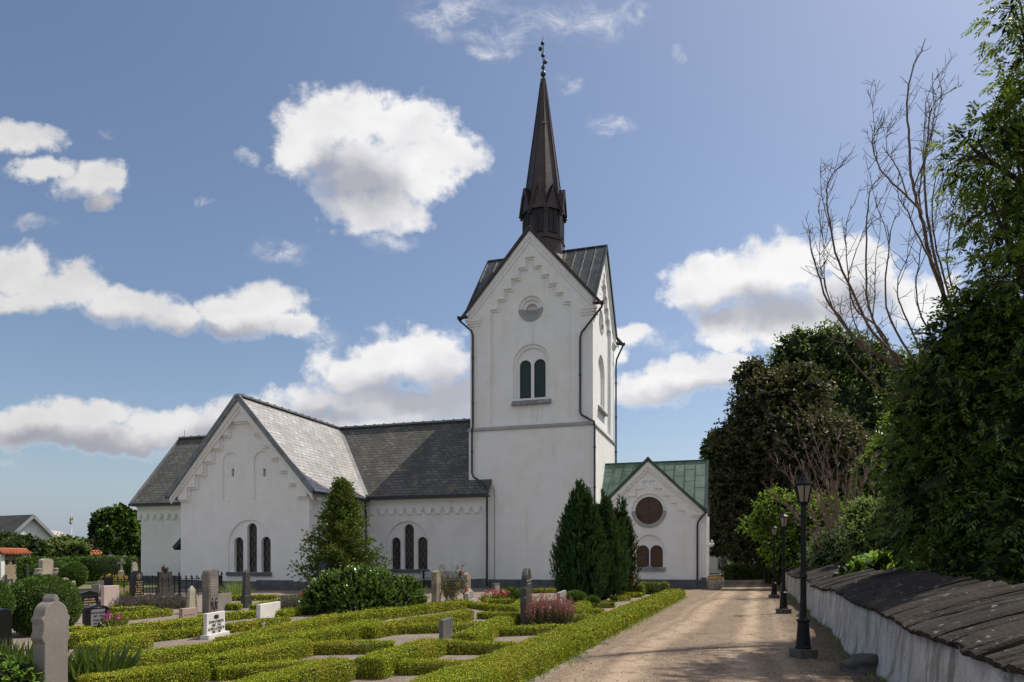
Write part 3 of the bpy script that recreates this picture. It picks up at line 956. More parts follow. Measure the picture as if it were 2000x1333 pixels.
    # side door on the east wall: only the sloping canopy shows from the churchyard front
    d = MB(); d.slab([(TXL - .001, y + .25, 2.98), (TXL - .001, y + 1.7, 2.98), (TXL - .82, y + 1.7, 2.24), (TXL - .82, y + .25, 2.24)], .22)
    d.build('door_canopy', m_black, church)


transept()
for yy_, zz_ in ((TY + .35, 4.62), (TY + 3.7, 4.45)):
    m = MB(); m.box(TXR + .30, TXR + .44, yy_ - .12, yy_ + .12, zz_ - .09, zz_ + .09); m.bar((TXR, yy_, zz_ - .02), (TXR + .30, yy_, zz_ - .02), .04, .04)
    m.build('floodlight', M('white_lamp_housing', (.82, .82, .80), (.78, .78, .77), 3, .4), church, bevel=.015)


def downpipes():
    def pipe(pts, r=.055):
        d = MB(); d.tube(pts, r, 8)
        for a, b in zip(pts, pts[1:]):
            a, b = Vector(a), Vector(b)
            if abs(a.x - b.x) + abs(a.y - b.y) < .05:
                n = max(1, int(abs(a.z - b.z) / 2.0))
                for i in range(n):
                    z = a.z + (b.z - a.z) * (i + .5) / n
                    d.lathe([(r + .02, -.04), (r + .02, .04)], 8, (a.x, a.y, z))
        d.build('downpipe', m_black, church)
    pipe([(-7.50, -.32, 14.95), (-7.42, -.28, 14.80), (-6.80, -.12, 14.25), (-6.72, -.10, 14.0), (-6.72, -.10, 9.0), (-6.74, -.18, 8.7), (-6.74, -.18, 6.35), (-6.60, -.30, 6.1), (-5.95, -.62, 5.75), (-5.76, -.62, 5.5), (-5.72, -.55, 5.0), (-5.74, -.50, .1)])
    pipe([(.60, -.32, 14.95), (.52, -.28, 14.75), (-.58, -.13, 13.55), (-.66, -.11, 13.3), (-.66, -.11, 9.35), (-.58, -.12, 9.2), (.10, -.18, 8.8), (.13, -.18, 8.5), (.13, -.18, .1)])
    pipe([(.60, 7.20, 14.95), (.50, 7.15, 14.8), (.16, 6.98, 14.0), (.12, 6.96, 13.6), (.12, 6.96, 5.0)])
    pipe([(-12.95, -.95, 4.98), (-13.02, -.80, 4.75), (-13.12, -.60, 4.45), (-13.12, -.55, 4.2), (-13.12, -.55, .1)])
    c = MB(); c.tube([(-5.50, -.10, 5.6), (-5.46, -.07, 5.2), (-5.46, -.07, .4)], .012, 5); c.build('lightning_conductor', m_black, church)


downpipes()

# -------- porch
PY = 1.5


def porch():
    y = PY; xl, xr = -.0, 5.45
    xc = (fy(1266, 896, y)[0]); ez = 4.15; top = 6.80
    w = MB()
    out = [(.06, 0.0), (xr, 0.0), (xr, ez + .15), (xc, top), (.06, ez + .15)]
    def F_(zx, zy): return fy(1060 + zx / 4.1667, 860 + zy / 4.1667, y)
    # stepped panel
    cx_, cz_ = F_(863, 572); rr = F_(978, 572)[0] - cx_
    sl_, _ = F_(872, 1035); sr_, zs = F_(975, 1035); _, zt = F_(923, 855)
    n1, _ = F_(992, 1035); _, nt = F_(870, 770)
    lw = sr_ - sl_
    ncx = cx_ + .03
    niche = arch(ncx, 2 * (n1 - ncx), zs, nt, 20)
    off = (sl_ + sr_) / 2 - ncx
    lights = [arch(ncx - off, lw, zs, zt), arch(ncx + off, lw, zs, zt)]
    pr, _ = F_(1160, 800)
    hw = pr - cx_
    steps = [(cx_ - hw, .78)]
    zl = [F_(1130, 572)[1], F_(1070, 512)[1], F_(1005, 452)[1], F_(940, 392)[1], F_(860, 332)[1]]
    xs = [hw, F_(1100, 540)[0] - cx_, F_(1035, 480)[0] - cx_, F_(973, 420)[0] - cx_, F_(910, 360)[0] - cx_]
    left = []
    for a, z in zip(xs, zl): left += [(cx_ - a, left[-1][1] if left else .78), (cx_ - a, z)]
    panel = left + [(2 * cx_ - a, z) for a, z in reversed(left)]
    ring = circ(cx_, cz_, rr + .17, 40)
    for d0, d1, hs in ((0, .07, [panel]), (.07, .16, [ring, niche]), (.16, .45, [circ(cx_, cz_, rr, 40)] + lights)):
        V, F = plate(out, hs, y + d0, y + d1); w.add(V, F)
    w.box(.06, xr, y + .46, 5.4, 0, ez + .1)
    w.prism([(y + .46, ez + .1), (5.4, ez + .1), (3.45, 6.7)], xr - .4, xr - .002, 'yz')
    # corner piers of the west front
    for ya in (y - .05, 4.75):
        w.box(xr + .001, xr + .30, ya + .12, ya + .62, 0, 4.0)
    w.build('porch_wall', m_plaster2, church)
    p = MB(); V, F = plate(circ(cx_, cz_, rr, 40), [], y + .26, y + .30); p.add(V, F)
    p.box(cx_ - .012, cx_ + .012, y + .245, y + .259, cz_ - rr * .98, cz_ + rr * .98); p.box(cx_ - rr * .8, cx_ + rr * .8, y + .250, y + .259, cz_ - rr * .45, cz_ - rr * .45 + .02)
    rw = p.build('round_window', m_shut, church)
    rg_ = MB(); poly = circ(cx_, cz_, rr + .19, 24, math.pi + .05, 2 * math.pi - .05) + circ(cx_, cz_, rr - .01, 24, math.pi + .05, 2 * math.pi - .05)[::-1]
    V, F = plate(poly, [], y + .03, y + .20); rg_.add(V, F); rg_.build('window_sill', m_wash, rw)
    for l in lights:
        p = MB(); V, F = plate(l, [], y + .28, y + .32); p.add(V, F)
        mx_ = sum(a for a, b in l) / len(l)
        p.box(mx_ - lw * .46, mx_ + lw * .46, y + .265, y + .279, zs + .62, zs + .64)
        p.build('window_shutter', m_shut, church)
    s = MB(); s.box(ncx - (n1 - ncx) - .05, n1 + .05, y - .06, y + .30, zs - .20, zs - .002); s.box(ncx - .14, ncx + .14, y + .05, y + .26, zs, zs + .06); s.build('window_sill', m_sill, church)
    c = MB()
    sl = (top - ez - .15) / (xr - xc)
    for o_, p_ in ((.26, .15), (.42, .08)):
        V, F = plate([(.06, ez + .10 ), (xc, top + .02), (xr + .16, ez + .0), (xr + .16, ez - o_ * .8), (xc, top + .02 - o_ * 1.15), (.06, ez + .10 - o_)], [], y - p_, y - .001); c.add(V, F)
    for i in range(2): c.box(xr - .5, xr + .10 + .07 * i, y - .08 - .05 * i, y - .001, 3.80 + .10 * i, 3.90 + .10 * i)
    c.build('cornice', m_plaster2, church)
    # roof, green copper
    r = MB(); t = .08; sm = MB()
    ze = 4.18; zr = 7.02; k = (zr - ze) / (3.45 - 1.25); xe = 5.72
    yb = 3.45 + (3.45 - 1.25)
    nx_ = 11
    def tri(p, tt):
        p = [Vector(v) for v in p]; n = (p[1] - p[0]).cross(p[2] - p[0]).normalized()
        if n.z < 0: n = -n
        r.add(p + [v - n * tt for v in p], [(0, 1, 2), (5, 4, 3), (0, 3, 4, 1), (1, 4, 5, 2), (2, 5, 3, 0)])
    tri([(xe, 1.25, ze), (xe, 3.45, zr), (xc, 3.45, zr)], t)
    tri([(.055, 1.25 + (3.45 - 1.25) * max(0, 1 - (xc - .055) / (xe - xc)), ze), (.055, 3.45, zr), (xc, 3.45, zr)], t)
    r.slab([(.055, yb, ze), (xe, yb, ze), (xe, 3.45, zr), (.055, 3.45, zr)], t)
    nrm = Vector((0, -(zr - ze), 3.45 - 1.25)).normalized()
    wv = .56
    for i in range(11):
        x = xe - .05 - i * wv
        if x < .1: break
        f0 = 1 - abs(x - xc) / (xe - xc)         # valley line
        sm.bar(Vector((x, 1.25 + 2.2 * f0, ze + (zr - ze) * f0)) + nrm * .012, Vector((x, 3.45, zr)) + nrm * .012, .03, .03, up=nrm)
        for j in range(4):
            f_ = (j + (.3 if i % 2 else .75)) / 4
            xa, xb = max(.1, x - wv + .02), x - .02
            if f_ < 1 - min(abs(xa - xc), abs(xb - xc)) / (xe - xc): continue
            yy = 1.25 + 2.2 * f_; zz = ze + (zr - ze) * f_
            sm.bar(Vector((xa, yy, zz)) + nrm * .003, Vector((xb, yy, zz)) + nrm * .003, .02, .008, up=nrm)
    hw2 = xe - xc; ze2 = 4.08; zr2 = 7.0; yf = y - .16
    for sg in (-1, 1):
        xo = xc + hw2 if sg > 0 else .056
        zo = ze2 if sg > 0 else zr2 - (zr2 - ze2) * (xc - .056) / hw2
        r.slab([(xo, yf, zo), (xo, 3.45, zo), (xc, 3.45, zr2), (xc, yf, zr2)], t)
    r.build('porch_roof', m_copper_green, church)
    for sg in (-1, 1):
        xo = xc + hw2 if sg > 0 else .056
        zo = ze2 if sg > 0 else zr2 - (zr2 - ze2) * (xc - .056) / hw2
        sm.bar((xo, yf - .03, zo - .05), (xc, yf - .03, zr2 - .05), .05, .14)
    sm.bar((.06, 3.45, zr + .02), (xe, 3.45, zr + .02), .10, .05); sm.bar((xc, yf - .04, zr2 + .015), (xc, 3.45, zr2 + .015), .09, .05)
    for y0, y1 in ((1.25, 3.45), (yb, 3.45)):
        sm.bar((xe + .02, y0, ze - .05), (xe + .02, y1, zr - .05), .05, .12)
    sm.build('roof_seam', m_seam_green, church)
    g = MB(); g.tube([(xr + .32, y - .30, 4.06), (xr + .10, y - .22, 3.86), (xr - .14, y - .10, 3.55), (xr - .18, y - .08, 3.35), (xr - .18, y - .08, .2)], .05, 8)
    g.build('downpipe', m_black, church)
    p = MB(); p.box(.15, xr + .02, y - .12, y - .001, 0, .48); p.box(.15, xr + .02, y - .14, y - .121, .44, .50)
    p.box(xr + .02, xr + .44, y - .12, y + .72, 0, .62); p.box(xr + .02, xr + .44, 4.7, 5.5, 0, .62)
    p.build('plinth', m_stone, church)
    wl = MB(); wl.bar((xr + .31, y + .30, 2.30), (xr + .52, y + .30, 2.30), .03, .03); wl.lathe([(.02, -.35), (.05, -.3), (.03, -.25), (.05, -.12)], 8, (xr + .52, y + .30, 2.3)); wl.lathe([(.05, .20), (.13, .22), (.04, .30), (.015, .36)], 8, (xr + .52, y + .30, 2.3))
    wb = wl.build('wall_lantern', m_black, church)
    gb = MB(); gb.ball((xr + .52, y + .30, 2.36), .14, 12); gb.build('globe', M('white_globe', (.8, .8, .78), (.75, .75, .73), 3, .3), wb, smooth=True)


porch()

# ------------------------------------------------------------------ ground, path
def gravel(name, c1, c2, dark, light, tracks=False, lawn=False):
    m, q, b = base_mat(name)
    tc = q.node('ShaderNodeTexCoord'); v = tc.outputs['Object']
    n1, _ = q.noise(v, .8, 5, .6); n2, _ = q.noise(v, 15, 5, .85); n3, _ = q.noise(v, 34, 3, .8)
    n4, _ = q.noise(v, 3.5, 4, .7)
    col = q.mix(q.smooth(n1, .35, .65), c1, c2)
    col = q.mix(q.math('MULTIPLY', q.smooth(n4, .50, .64), .45), col, dark)
    mpx = q.node('ShaderNodeMapping'); q.l.new(v, mpx.inputs[0]); mpx.inputs['Scale'].default_value = (2.4, .45, 1)
    n6, _ = q.noise(mpx.outputs[0], 1.0, 6, .75)
    col = q.mix(q.math('MULTIPLY', q.smooth(n6, .48, .66), .32), col, dark)
    if tracks:
        s = q.node('ShaderNodeSeparateXYZ'); q.l.new(v, s.inputs[0])
        wob, _ = q.noise(v, .22, 3, .5); wob2, _ = q.noise(v, 2.2, 4, .6)
        wx = q.math('MULTIPLY_ADD', q.math('SUBTRACT', wob, .5), .9, s.outputs[0])
        tot = None
        for x0, k, y0, wd, a in ((7.08, .040, -26.3, .22, 1.0), (5.45, .062, -26.8, .30, .95), (4.95, .060, -26.8, .14, .45), (7.75, .04, -26, .12, .4)):
            c = q.math('MULTIPLY_ADD', q.math('SUBTRACT', s.outputs[1], y0), k, x0)
            d = q.math('ABSOLUTE', q.math('SUBTRACT', wx, c))
            t = q.math('MULTIPLY', q.smooth(d, wd * .25, wd * 1.5, a, 0.0), q.smooth(wob2, .25, .55))
            tot = t if tot is None else q.math('MAXIMUM', tot, t)
        col = q.mix(q.math('MULTIPLY', tot, .85), col, light)
        # soil and leaf mould gathered along the foot of the wall
        e = q.math('MULTIPLY_ADD', q.math('SUBTRACT', wob2, .5), 1.3, q.math('SUBTRACT', s.outputs[0], q.math('MULTIPLY_ADD', s.outputs[1], .02, 8.75)))
        col = q.mix(q.math('MULTIPLY', q.smooth(e, -.35, .45), .85), col, (.055, .040, .030))
    fk = q.math('SUBTRACT', 1.0, tot) if tracks else 1.0
    col = q.mix(q.math('MULTIPLY', q.math('MULTIPLY', q.smooth(n2, .47, .60), .8), q.math('MULTIPLY_ADD', fk, .6, .4) if tracks else 1.0), col, dark)
    col = q.mix(q.math('MULTIPLY', q.smooth(n3, .52, .62), .7), col, light)
    q.put(b.inputs['Base Color'], col); b.inputs['Roughness'].default_value = .95; b.inputs['Specular IOR Level'].default_value = .2
    bp = q.node('ShaderNodeBump'); bp.inputs['Strength'].default_value = .7; bp.inputs['Distance'].default_value = .02
    q.l.new(q.math('MULTIPLY_ADD', n3, .4, n2), bp.inputs['Height']); q.l.new(bp.outputs[0], b.inputs['Normal'])
    return m


m_path = gravel('path_gravel', (.25, .186, .135), (.205, .155, .113), (.07, .05, .035), (.43, .325, .23), tracks=True)
m_grave_gravel = gravel('grave_gravel', (.27, .22, .18), (.22, .18, .148), (.10, .08, .062), (.36, .30, .25))
m_soil = M('meadow_ground', (.035, .05, .018), (.05, .045, .025), .6, .95, .4, 14)
m_lawn = M('lawn', (.10, .125, .035), (.14, .15, .05), 3, .9, .5, 40)

V = [(-2500, -300, -.05), (2500, -300, -.05), (2500, 3000, -.05), (-2500, 3000, -.05)]
tag(link('ground', arr_mesh('ground', V, [(0, 1, 2, 3)], [m_soil])), kind='structure')


def sheet(name, pts, z, mat, local=False, cell=None):
    me = arr_mesh(name, [(x, y, z) for x, y in pts], [tuple(range(len(pts)))], [mat])
    o = link(name, me)
    if local: o.location = (C0[0], C0[1], 0); o.rotation_euler = (0, 0, -TH)
    return tag(o, kind='structure')


sheet('graveyard', [(-34, -45), (5.2, -45), (5.8, 14), (-34, 14)], -.004, m_grave_gravel, True)
sheet('path', [(4.3, -45), (10.2, -45), (10.2, 46), (5.8, 46), (5.8, 1.32), (3.4, 1.32), (4.95, -6.2)], .004, m_path, True)
sheet('lawn', [(-36, 30.0), (-15.5, 38.5), (-18.5, 62), (-50, 62)], .004, m_lawn)

# ------------------------------------------------------------------ churchyard wall
m_lime = M('stained_limewash', (.56, .54, .53), (.44, .425, .41), 2.2, .92, .9, 22, bdist=.03, stain=((4.2, 4.2, .8), (.15, .135, .12), .75, .47, .64), speck=(9, (.26, .245, .23), .5, .55))
m_cope = M('coping_slab_shade_toned', (.020, .019, .018), (.038, .033, .030), 2.2, .9, 1.0, 16, bdist=.035, spec=.12, stain=((1.2, 1.2, 1.2), (.10, .082, .066), .7, .52, .72), speck=(7, (.30, .30, .29), .75, .645))  # near-black tone: the deep tree shade on the slabs is put into the colour

q = NT(m_cope.node_tree); b = m_cope.node_tree.nodes['Principled BSDF']; g_ = q.node('ShaderNodeNewGeometry')
old = b.inputs['Base Color'].links[0].from_socket
q.put(b.inputs['Base Color'], q.mix(q.smooth(g_.outputs['Random Per Island'], 0, 1, 0, .55, 'LINEAR'), old, (.055, .046, .038)))


def wall_x(y): return 9.02 + .026 * (y + 25.7) + .06 * math.sin(y * .9) + .03 * math.sin(y * 2.3 + 1)
def wall_z(y): return .86 + .045 * math.sin(y * .55 + .6) + .02 * math.sin(y * 1.9)


def churchyard_wall():
    root = thing('churchyard_wall', 'long limewashed churchyard wall with shaded sloping slab coping beside the gravel path', 'wall', (C0[0], C0[1], 0), -TH)
    rg = random.Random(5)
    ys = np.arange(-38, 13.01, .16); V = []; F = []
    zs = (-.02, .06, .2, .4, .6, .8, 1.0)
    for y in ys:
        x = wall_x(y); zt = wall_z(y)
        for i, f in enumerate(zs):
            bulge = .06 * (1 - f) + .010 * rg.uniform(-1, 1) + (.03 if f < .15 else 0)
            V.append((x - bulge, y, zt * f))
        V.append((x + 1.10, y, zt + .05)); V.append((x + 1.10, y, -.05))
    k = len(zs) + 2
    for i in range(len(ys) - 1):
        for j in range(k - 1): F.append((i * k + j, (i + 1) * k + j, (i + 1) * k + j + 1, i * k + j + 1))
    F.append(tuple((len(ys) - 1) * k + j for j in range(k))); F.append(tuple(reversed(range(k))))
    o = link('wall_body', arr_mesh('wall_body', V, F, [m_lime], smooth=True), root)
    # coping: stone slabs laid side by side up the slope, each lapping its neighbour
    V = []; F = []; nx = 10
    edge = [-38.1]
    while edge[-1] < 13.1: edge.append(edge[-1] + rg.choice((.12, .16, .20, .26, .34, .44)))
    from mathutils import noise as mn
    for e0, e1 in zip(edge, edge[1:]):
        lift, over, tilt, tl = rg.uniform(0, .05), rg.uniform(.045, .10), rg.uniform(-.01, .05), rg.uniform(-.02, .03)
        gap = rg.uniform(.006, .02); ny = 6; rows = []
        for q_ in range(ny):
            f = q_ / (ny - 1); y = e0 + gap + (e1 - e0 - 2 * gap) * f
            rnd = -.018 if q_ in (0, ny - 1) else 0
            x0 = wall_x(y) - over + .025 * mn.noise((y * 3, 1, 0)); z0 = wall_z(y)
            row = [(wall_x(y) + .06, y, z0 - .02), (x0 + .012, y, z0 + .008 + .012 * mn.noise((y * 9, 2, 2)))]
            for i in range(nx):
                g_ = i / (nx - 1)
                zz = z0 + .050 + .41 * (g_ ** .9) + lift * min(1, .3 + 2 * g_) + tilt * f * min(1, .3 + 2 * g_) + rnd + .020 * mn.noise((y * 2.6, g_ * 4, 3)) + .010 * mn.noise((y * 9, g_ * 14, 5)) + tl * g_
                row.append((x0 + g_ * (1.30 + over), y, zz))
            row.append((wall_x(y) + 1.30, y, z0 + .2)); rows.append(row)
        o = len(V); k = nx + 3
        for row in rows: V += row
        for i in range(ny - 1):
            for j in range(k - 1): F.append((o + i * k + j, o + (i + 1) * k + j, o + (i + 1) * k + j + 1, o + i * k + j + 1))
        F.append(tuple(o + j for j in reversed(range(k)))); F.append(tuple(o + (ny - 1) * k + j for j in range(k)))
    link('coping', arr_mesh('coping', V, F, [m_cope], uv=False), root)


churchyard_wall()

m_boulder = M('dark_boulder', (.05, .047, .044), (.085, .08, .075), 3, .85, .6, 10)
p = G(1694, 1312)
V, F = icoblob((0, 0, 0), (.36, .30, .20), 4, .35, 1.6, 3)
b = link('boulder', arr_mesh('boulder', V, F, [m_boulder], smooth=True)); b.location = (p.x, p.y, .05); b.rotation_euler = (0, 0, .5)
tag(b, 'low dark boulder lying against the foot of the limewashed wall', 'stone')

# ------------------------------------------------------------------ street lamps
m_iron = M('black_cast_iron', (.005, .005, .006), (.010, .010, .011), 6, .5, .15, 30, spec=.25)
m_lampstone = M('lamp_base_stone', (.10, .095, .085), (.07, .066, .06), 6, .9, .5, 20)


def Mfrost():
    m, q, b = base_mat('frosted_lamp_glass')
    b.inputs['Base Color'].default_value = (.55, .48, .37, 1); b.inputs['Roughness'].default_value = .35
    t = q.node('ShaderNodeBsdfTranslucent'); t.inputs[0].default_value = (.62, .54, .42, 1)
    mx = q.node('ShaderNodeMixShader'); mx.inputs[0].default_value = .6
    q.l.new(b.outputs[0], mx.inputs[1]); q.l.new(t.outputs[0], mx.inputs[2]); q.l.new(mx.outputs[0], m.node_tree.nodes['Material Output'].inputs[0])
    return m


m_frost = Mfrost()
m_bulb = M('bulb', (.30, .26, .2), (.25, .22, .17), 5, .3)


def street_lamp(label, loc):
    t = thing('street_lamp', label, 'lamp', loc, .26, 'black lantern posts along the churchyard wall')
    b = MB(); b.box(-.16, .16, -.16, .16, -.02, .15); b.build('base_stone', m_lampstone, t, bevel=.012)
    p = MB()
    p.lathe([(.128, .15), (.128, .18), (.115, .20), (.088, .58), (.108, .60), (.108, .625), (.07, .65), (.052, .68), (.046, 1.30), (.062, 1.33), (.062, 1.36), (.046, 1.40), (.040, 2.30), (.050, 2.32), (.050, 2.36), (.040, 2.38), (.038, 2.50), (.06, 2.54)], 12)
    p.build('post', m_iron, t, smooth=False)
    c = MB(); c.tube([(-.11, 0, 2.12), (.11, 0, 2.12)], .011, 6); c.ball((-.11, 0, 2.12), .017, 8); c.ball((.11, 0, 2.12), .017, 8); c.build('ladder_bar', m_iron, t)
    f = MB(); r0, r1, z0, z1 = .080, .135, 2.565, 2.845
    f.lathe([(.05, 2.53), (.092, 2.555), (.092, 2.575), (.07, 2.577)], 6)
    f.lathe([(.142, 2.838), (.150, 2.842), (.150, 2.862), (.142, 2.864)], 6)
    for i in range(6):
        a = math.pi / 3 * i
        f.bar((r0 * math.cos(a), r0 * math.sin(a), z0), (r1 * math.cos(a), r1 * math.sin(a), z1), .020, .020, up=(math.cos(a), math.sin(a), 0))
    f.build('lantern_frame', m_iron, t)
    for i in range(6):
        a, b2 = math.pi / 3 * i, math.pi / 3 * (i + 1); e = .97
        q4 = [(r0 * e * math.cos(a), r0 * e * math.sin(a), z0 + .012), (r0 * e * math.cos(b2), r0 * e * math.sin(b2), z0 + .012), (r1 * e * math.cos(b2), r1 * e * math.sin(b2), z1 - .008), (r1 * e * math.cos(a), r1 * e * math.sin(a), z1 - .008)]
        link('lantern_pane', arr_mesh('lantern_pane', q4, [(0, 1, 2, 3)], [m_frost]), t)
    bb = MB(); bb.lathe([(.022, 2.575), (.024, 2.63), (.034, 2.67), (.036, 2.71), (.02, 2.75), (.003, 2.76)], 10); bb.build('bulb', m_bulb, t, smooth=True)
    r = MB(); r.lathe([(.165, 2.862), (.163, 2.870), (.118, 2.895), (.075, 2.93), (.045, 2.975), (.036, 3.005)], 6); r.lathe([(.022, 3.0), (.034, 3.015), (.022, 3.03), (.010, 3.04), (.004, 3.10)], 8); r.build('lantern_roof', m_iron, t)
    return t


L0 = street_lamp('nearest of the black lantern posts, standing where tree shade crosses the path', G(1569, 1285))
for (px, py, lab) in ((1530.5, 1199, 'second black lantern post from the camera beside the wall'), (1512, 1169, 'third black lantern post from the camera beside the wall'),
                      (1495.5, 1142, 'farthest small black lantern post in deep shade at the path end')):
    c = copy_tree(L0); c.location = G(px, py); c['label'] = lab

# ------------------------------------------------------------------ gravestones
def granite(name, c, d=.7, sp=40, rough=.6, spec=.4, speckle=.5, bump=.15):
    return M(name, c, tuple(x * d for x in c), 1.6, rough, bump, sp, spec=spec, speck=(sp, tuple(x * .4 for x in c), speckle, .5), stain=((6, 6, 4), tuple(min(.5, x * 1.5 + .02) for x in (c[0], c[1], c[2] * .85)), .45, .58, .70))


g_grey = granite('grey_granite', (.25, .225, .20), .8, 55)
g_dgrey = granite('dark_grey_granite', (.055, .053, .050), .8, 60, .45)
g_black = granite('polished_black_granite', (.010, .010, .012), .8, 60, .22, .5)
g_white = granite('white_marble', (.66, .64, .61), .85, 25, .6, .3, .25)
g_pale = granite('pale_granite', (.42, .39, .35), .8, 50)
g_pink = granite('pink_granite', (.42, .30, .25), .8, 50)
g_pinkpale = granite('pale_pink_granite', (.55, .44, .38), .85, 40)
g_rough = granite('rough_mossy_granite', (.30, .265, .20), .5, 22, .95, .2, .9, 1.0)
g_stone = granite('weathered_sandstone', (.42, .37, .29), .7, 18, .9, .2, .4, .4)
g_panel = granite('light_grey_panel', (.20, .20, .21), .85, 60, .4)
m_gold = M('gilt_lettering', (.40, .30, .16), (.32, .24, .13), 20, .5)
m_goldw = M('pale_lettering', (.45, .42, .38), (.38, .35, .32), 20, .6)
m_ink = M('black_lettering', (.012, .012, .012), (.02, .02, .02), 20, .5)

ALPHA = R(90) - TH


def gs_frame(s, a, b, Y, top, al=TH):
    """base point, width, thickness and height of an upright stone from its measured edges; its face runs along direction al from +Y"""
    u = np.array([math.sin(al), math.cos(al)]); n = np.array([math.cos(al), -math.sin(al)])
    ka, kb, ks = (a - HX) / FPX, (b - HX) / FPX, (s - HX) / FPX
    P = np.array([ka * Y, Y])
    w = (kb * Y - ka * Y) / (u[0] - kb * u[1])
    t = (ks * Y - ka * Y) / (-n[0] + ks * n[1])
    h = EYE - (top - HY) * (Y + w * u[1] * .5) / FPX
    c = P + u * w / 2
    return Vector((c[0], c[1], 0)), max(w, .05), max(t, .04), h, R(90) - al


def profile(kind, w, h):
    x = w / 2
    if kind == 'slab': return [(-x, 0), (x, 0), (x, h), (-x, h)]
    if kind == 'round':
        hs = h - x * .8
        return [(-x, 0), (x, 0), (x, hs)] + [(x * math.cos(math.pi * i / 12), hs + x * .8 * math.sin(math.pi * i / 12)) for i in range(1, 12)] + [(-x, hs)]
    if kind == 'arch':
        hs = h - x * .35
        return [(-x, 0), (x, 0), (x, hs)] + [(x * math.cos(math.pi * i / 12), hs + x * .35 * math.sin(math.pi * i / 12)) for i in range(1, 12)] + [(-x, hs)]
    if kind == 'peak': return [(-x, 0), (x, 0), (x * .96, h - x * .5), (0, h), (-x * .96, h - x * .5)]
    if kind == 'ogee':
        X = x * 1.0
        z1 = h - .33; r = [(-x * .86, 0), (x * .86, 0), (x * .86, z1 - .27), (X * 1.06, z1 - .20), (X * .93, z1 - .12), (X * .93, z1 - .03), (X * 1.04, z1 + .03)]
        for i in range(7):
            a = math.pi / 2 * i / 7; r.append((X * .86 * math.cos(a) + .0, z1 + .07 + .17 * math.sin(a)))
        r += [(X * .22, z1 + .255), (X * .20, h - .055), (0, h)]
        return r + [(-p, q_) for p, q_ in reversed(r[2:-1])]
    if kind == 'shoulder':
        hs = h - x * .9
        return [(-x, 0), (x, 0), (x, hs - .10), (x * .8, hs - .08), (x * .8, hs)] + [(x * .8 * math.cos(math.pi * i / 12), hs + x * .9 * math.sin(math.pi * i / 12)) for i in range(1, 12)] + [(-x * .8, hs), (-x * .8, hs - .08), (-x, hs - .10)]
    if kind == 'double':
        hs = h - x * .55
        return [(-x, 0), (x, 0), (x, hs - .36), (x * .93, hs - .34), (x * .90, hs - .14), (x * .74, hs - .12), (x * .72, hs)] + [(x * .72 * math.cos(math.pi * i / 12), hs + x * .55 * math.sin(math.pi * i / 12)) for i in range(1, 12)] + [(-x * .72, hs), (-x * .74, hs - .12), (-x * .90, hs - .14), (-x * .93, hs - .34), (-x, hs - .36)]
    if kind == 'pediment': return [(-x, 0), (x, 0), (x, h * .82), (x * .9, h * .90), (0, h), (-x * .9, h * .90), (-x, h * .82)]


def gravestone(name, label, s, a, b, Y, top, kind, mat, al=TH, group='gravestones among the box hedges', tilt=0.0, extra=None, cat='gravestone', bevel=.012):
    loc, w, t, h, rz = gs_frame(s, a, b, Y, top, al)
    root = thing(name, label, cat, loc, rz, group)
    if tilt: root.rotation_euler = (tilt, tilt * .6, rz)
    m = MB()
    if kind == 'obelisk':
        c = t / 2; m.taper(0, c, 0, h - w * .45, w * 1.12, t * 1.12, w * .84, t * .84); m.taper(0, c, h - w * .45, h, w * .84, t * .84, .02, .02)
        m.build('obelisk', mat, root, bevel=bevel)
    elif kind == 'obelisk_base':
        c = t / 2; hb = h * .34
        m.taper(0, c, hb, h - w * .3, w * .92, t * .92, w * .70, t * .70); m.taper(0, c, h - w * .3, h, w * .70, t * .70, .04, .04); m.build('obelisk', mat, root, bevel=.006)
        p = MB(); p.taper(0, c, -.02, hb - .04, w * 1.16, t * 1.16, w * 1.12, t * 1.12); p.taper(0, c, hb - .04, hb, w * 1.12, t * 1.12, w * .95, t * .95); p.build('pedestal', mat, root, bevel=.008)
    else:
        m.prism(profile(kind, w, h), 0, t, 'xz'); m.build('slab', mat, root, bevel=bevel)
    if extra: extra(root, w, t, h)
    return root


def text(root, lines, zs, size, mat, y=-.004, x=0.0, name='inscription'):
    cu_all = []
    for ln, z in zip(lines, zs):
        cu = bpy.data.curves.new('txt', 'FONT'); cu.body = ln; cu.size = size; cu.align_x = 'CENTER'; cu.extrude = .002
        ob = bpy.data.objects.new('txt', cu); COL.objects.link(ob)
        dg = bpy.context.evaluated_depsgraph_get(); dg.update()
        me = bpy.data.meshes.new_from_object(ob.evaluated_get(dg), depsgraph=dg)
        cu_all.append(([(x + v.co.x, y - v.co.z, z + v.co.y) for v in me.vertices], [tuple(p.vertices) for p in me.polygons]))
        bpy.data.objects.remove(ob); bpy.data.curves.remove(cu); bpy.data.meshes.remove(me)
    m = MB()
    for v, f in cu_all: m.add(v, f)
    return m.build(name, mat, root)


def worn_lines(root, w, zs, mat, seed, y=-.003, sz=.03):
    """lettering too worn to read: short cut strokes"""
    rg = random.Random(seed); m = MB()
    for z in zs:
        x = -w * rg.uniform(.28, .40); e = -x
        while x < e:
            k = rg.uniform(.012, .03)
            if rg.random() > .15:
                m.box(x, x + k * .75, y - .002, y + .002, z, z + sz * rg.uniform(.7, 1.0))
            x += k
    m.build('worn_inscription', mat, root)


def base_block(mat, dw=.06, hz=.12):
    def f(root, w, t, h):
        m = MB(); m.box(-w / 2 - dw, w / 2 + dw, -dw, t + dw, -.02, hz); m.build('base_block', mat, root, bevel=.01)
    return f


gravestone('gravestone', 'tall slim grey granite gravestone with waisted ogee head, nearest at the left edge', 60, 83, 137, 8.4, 1160, 'ogee', g_grey)


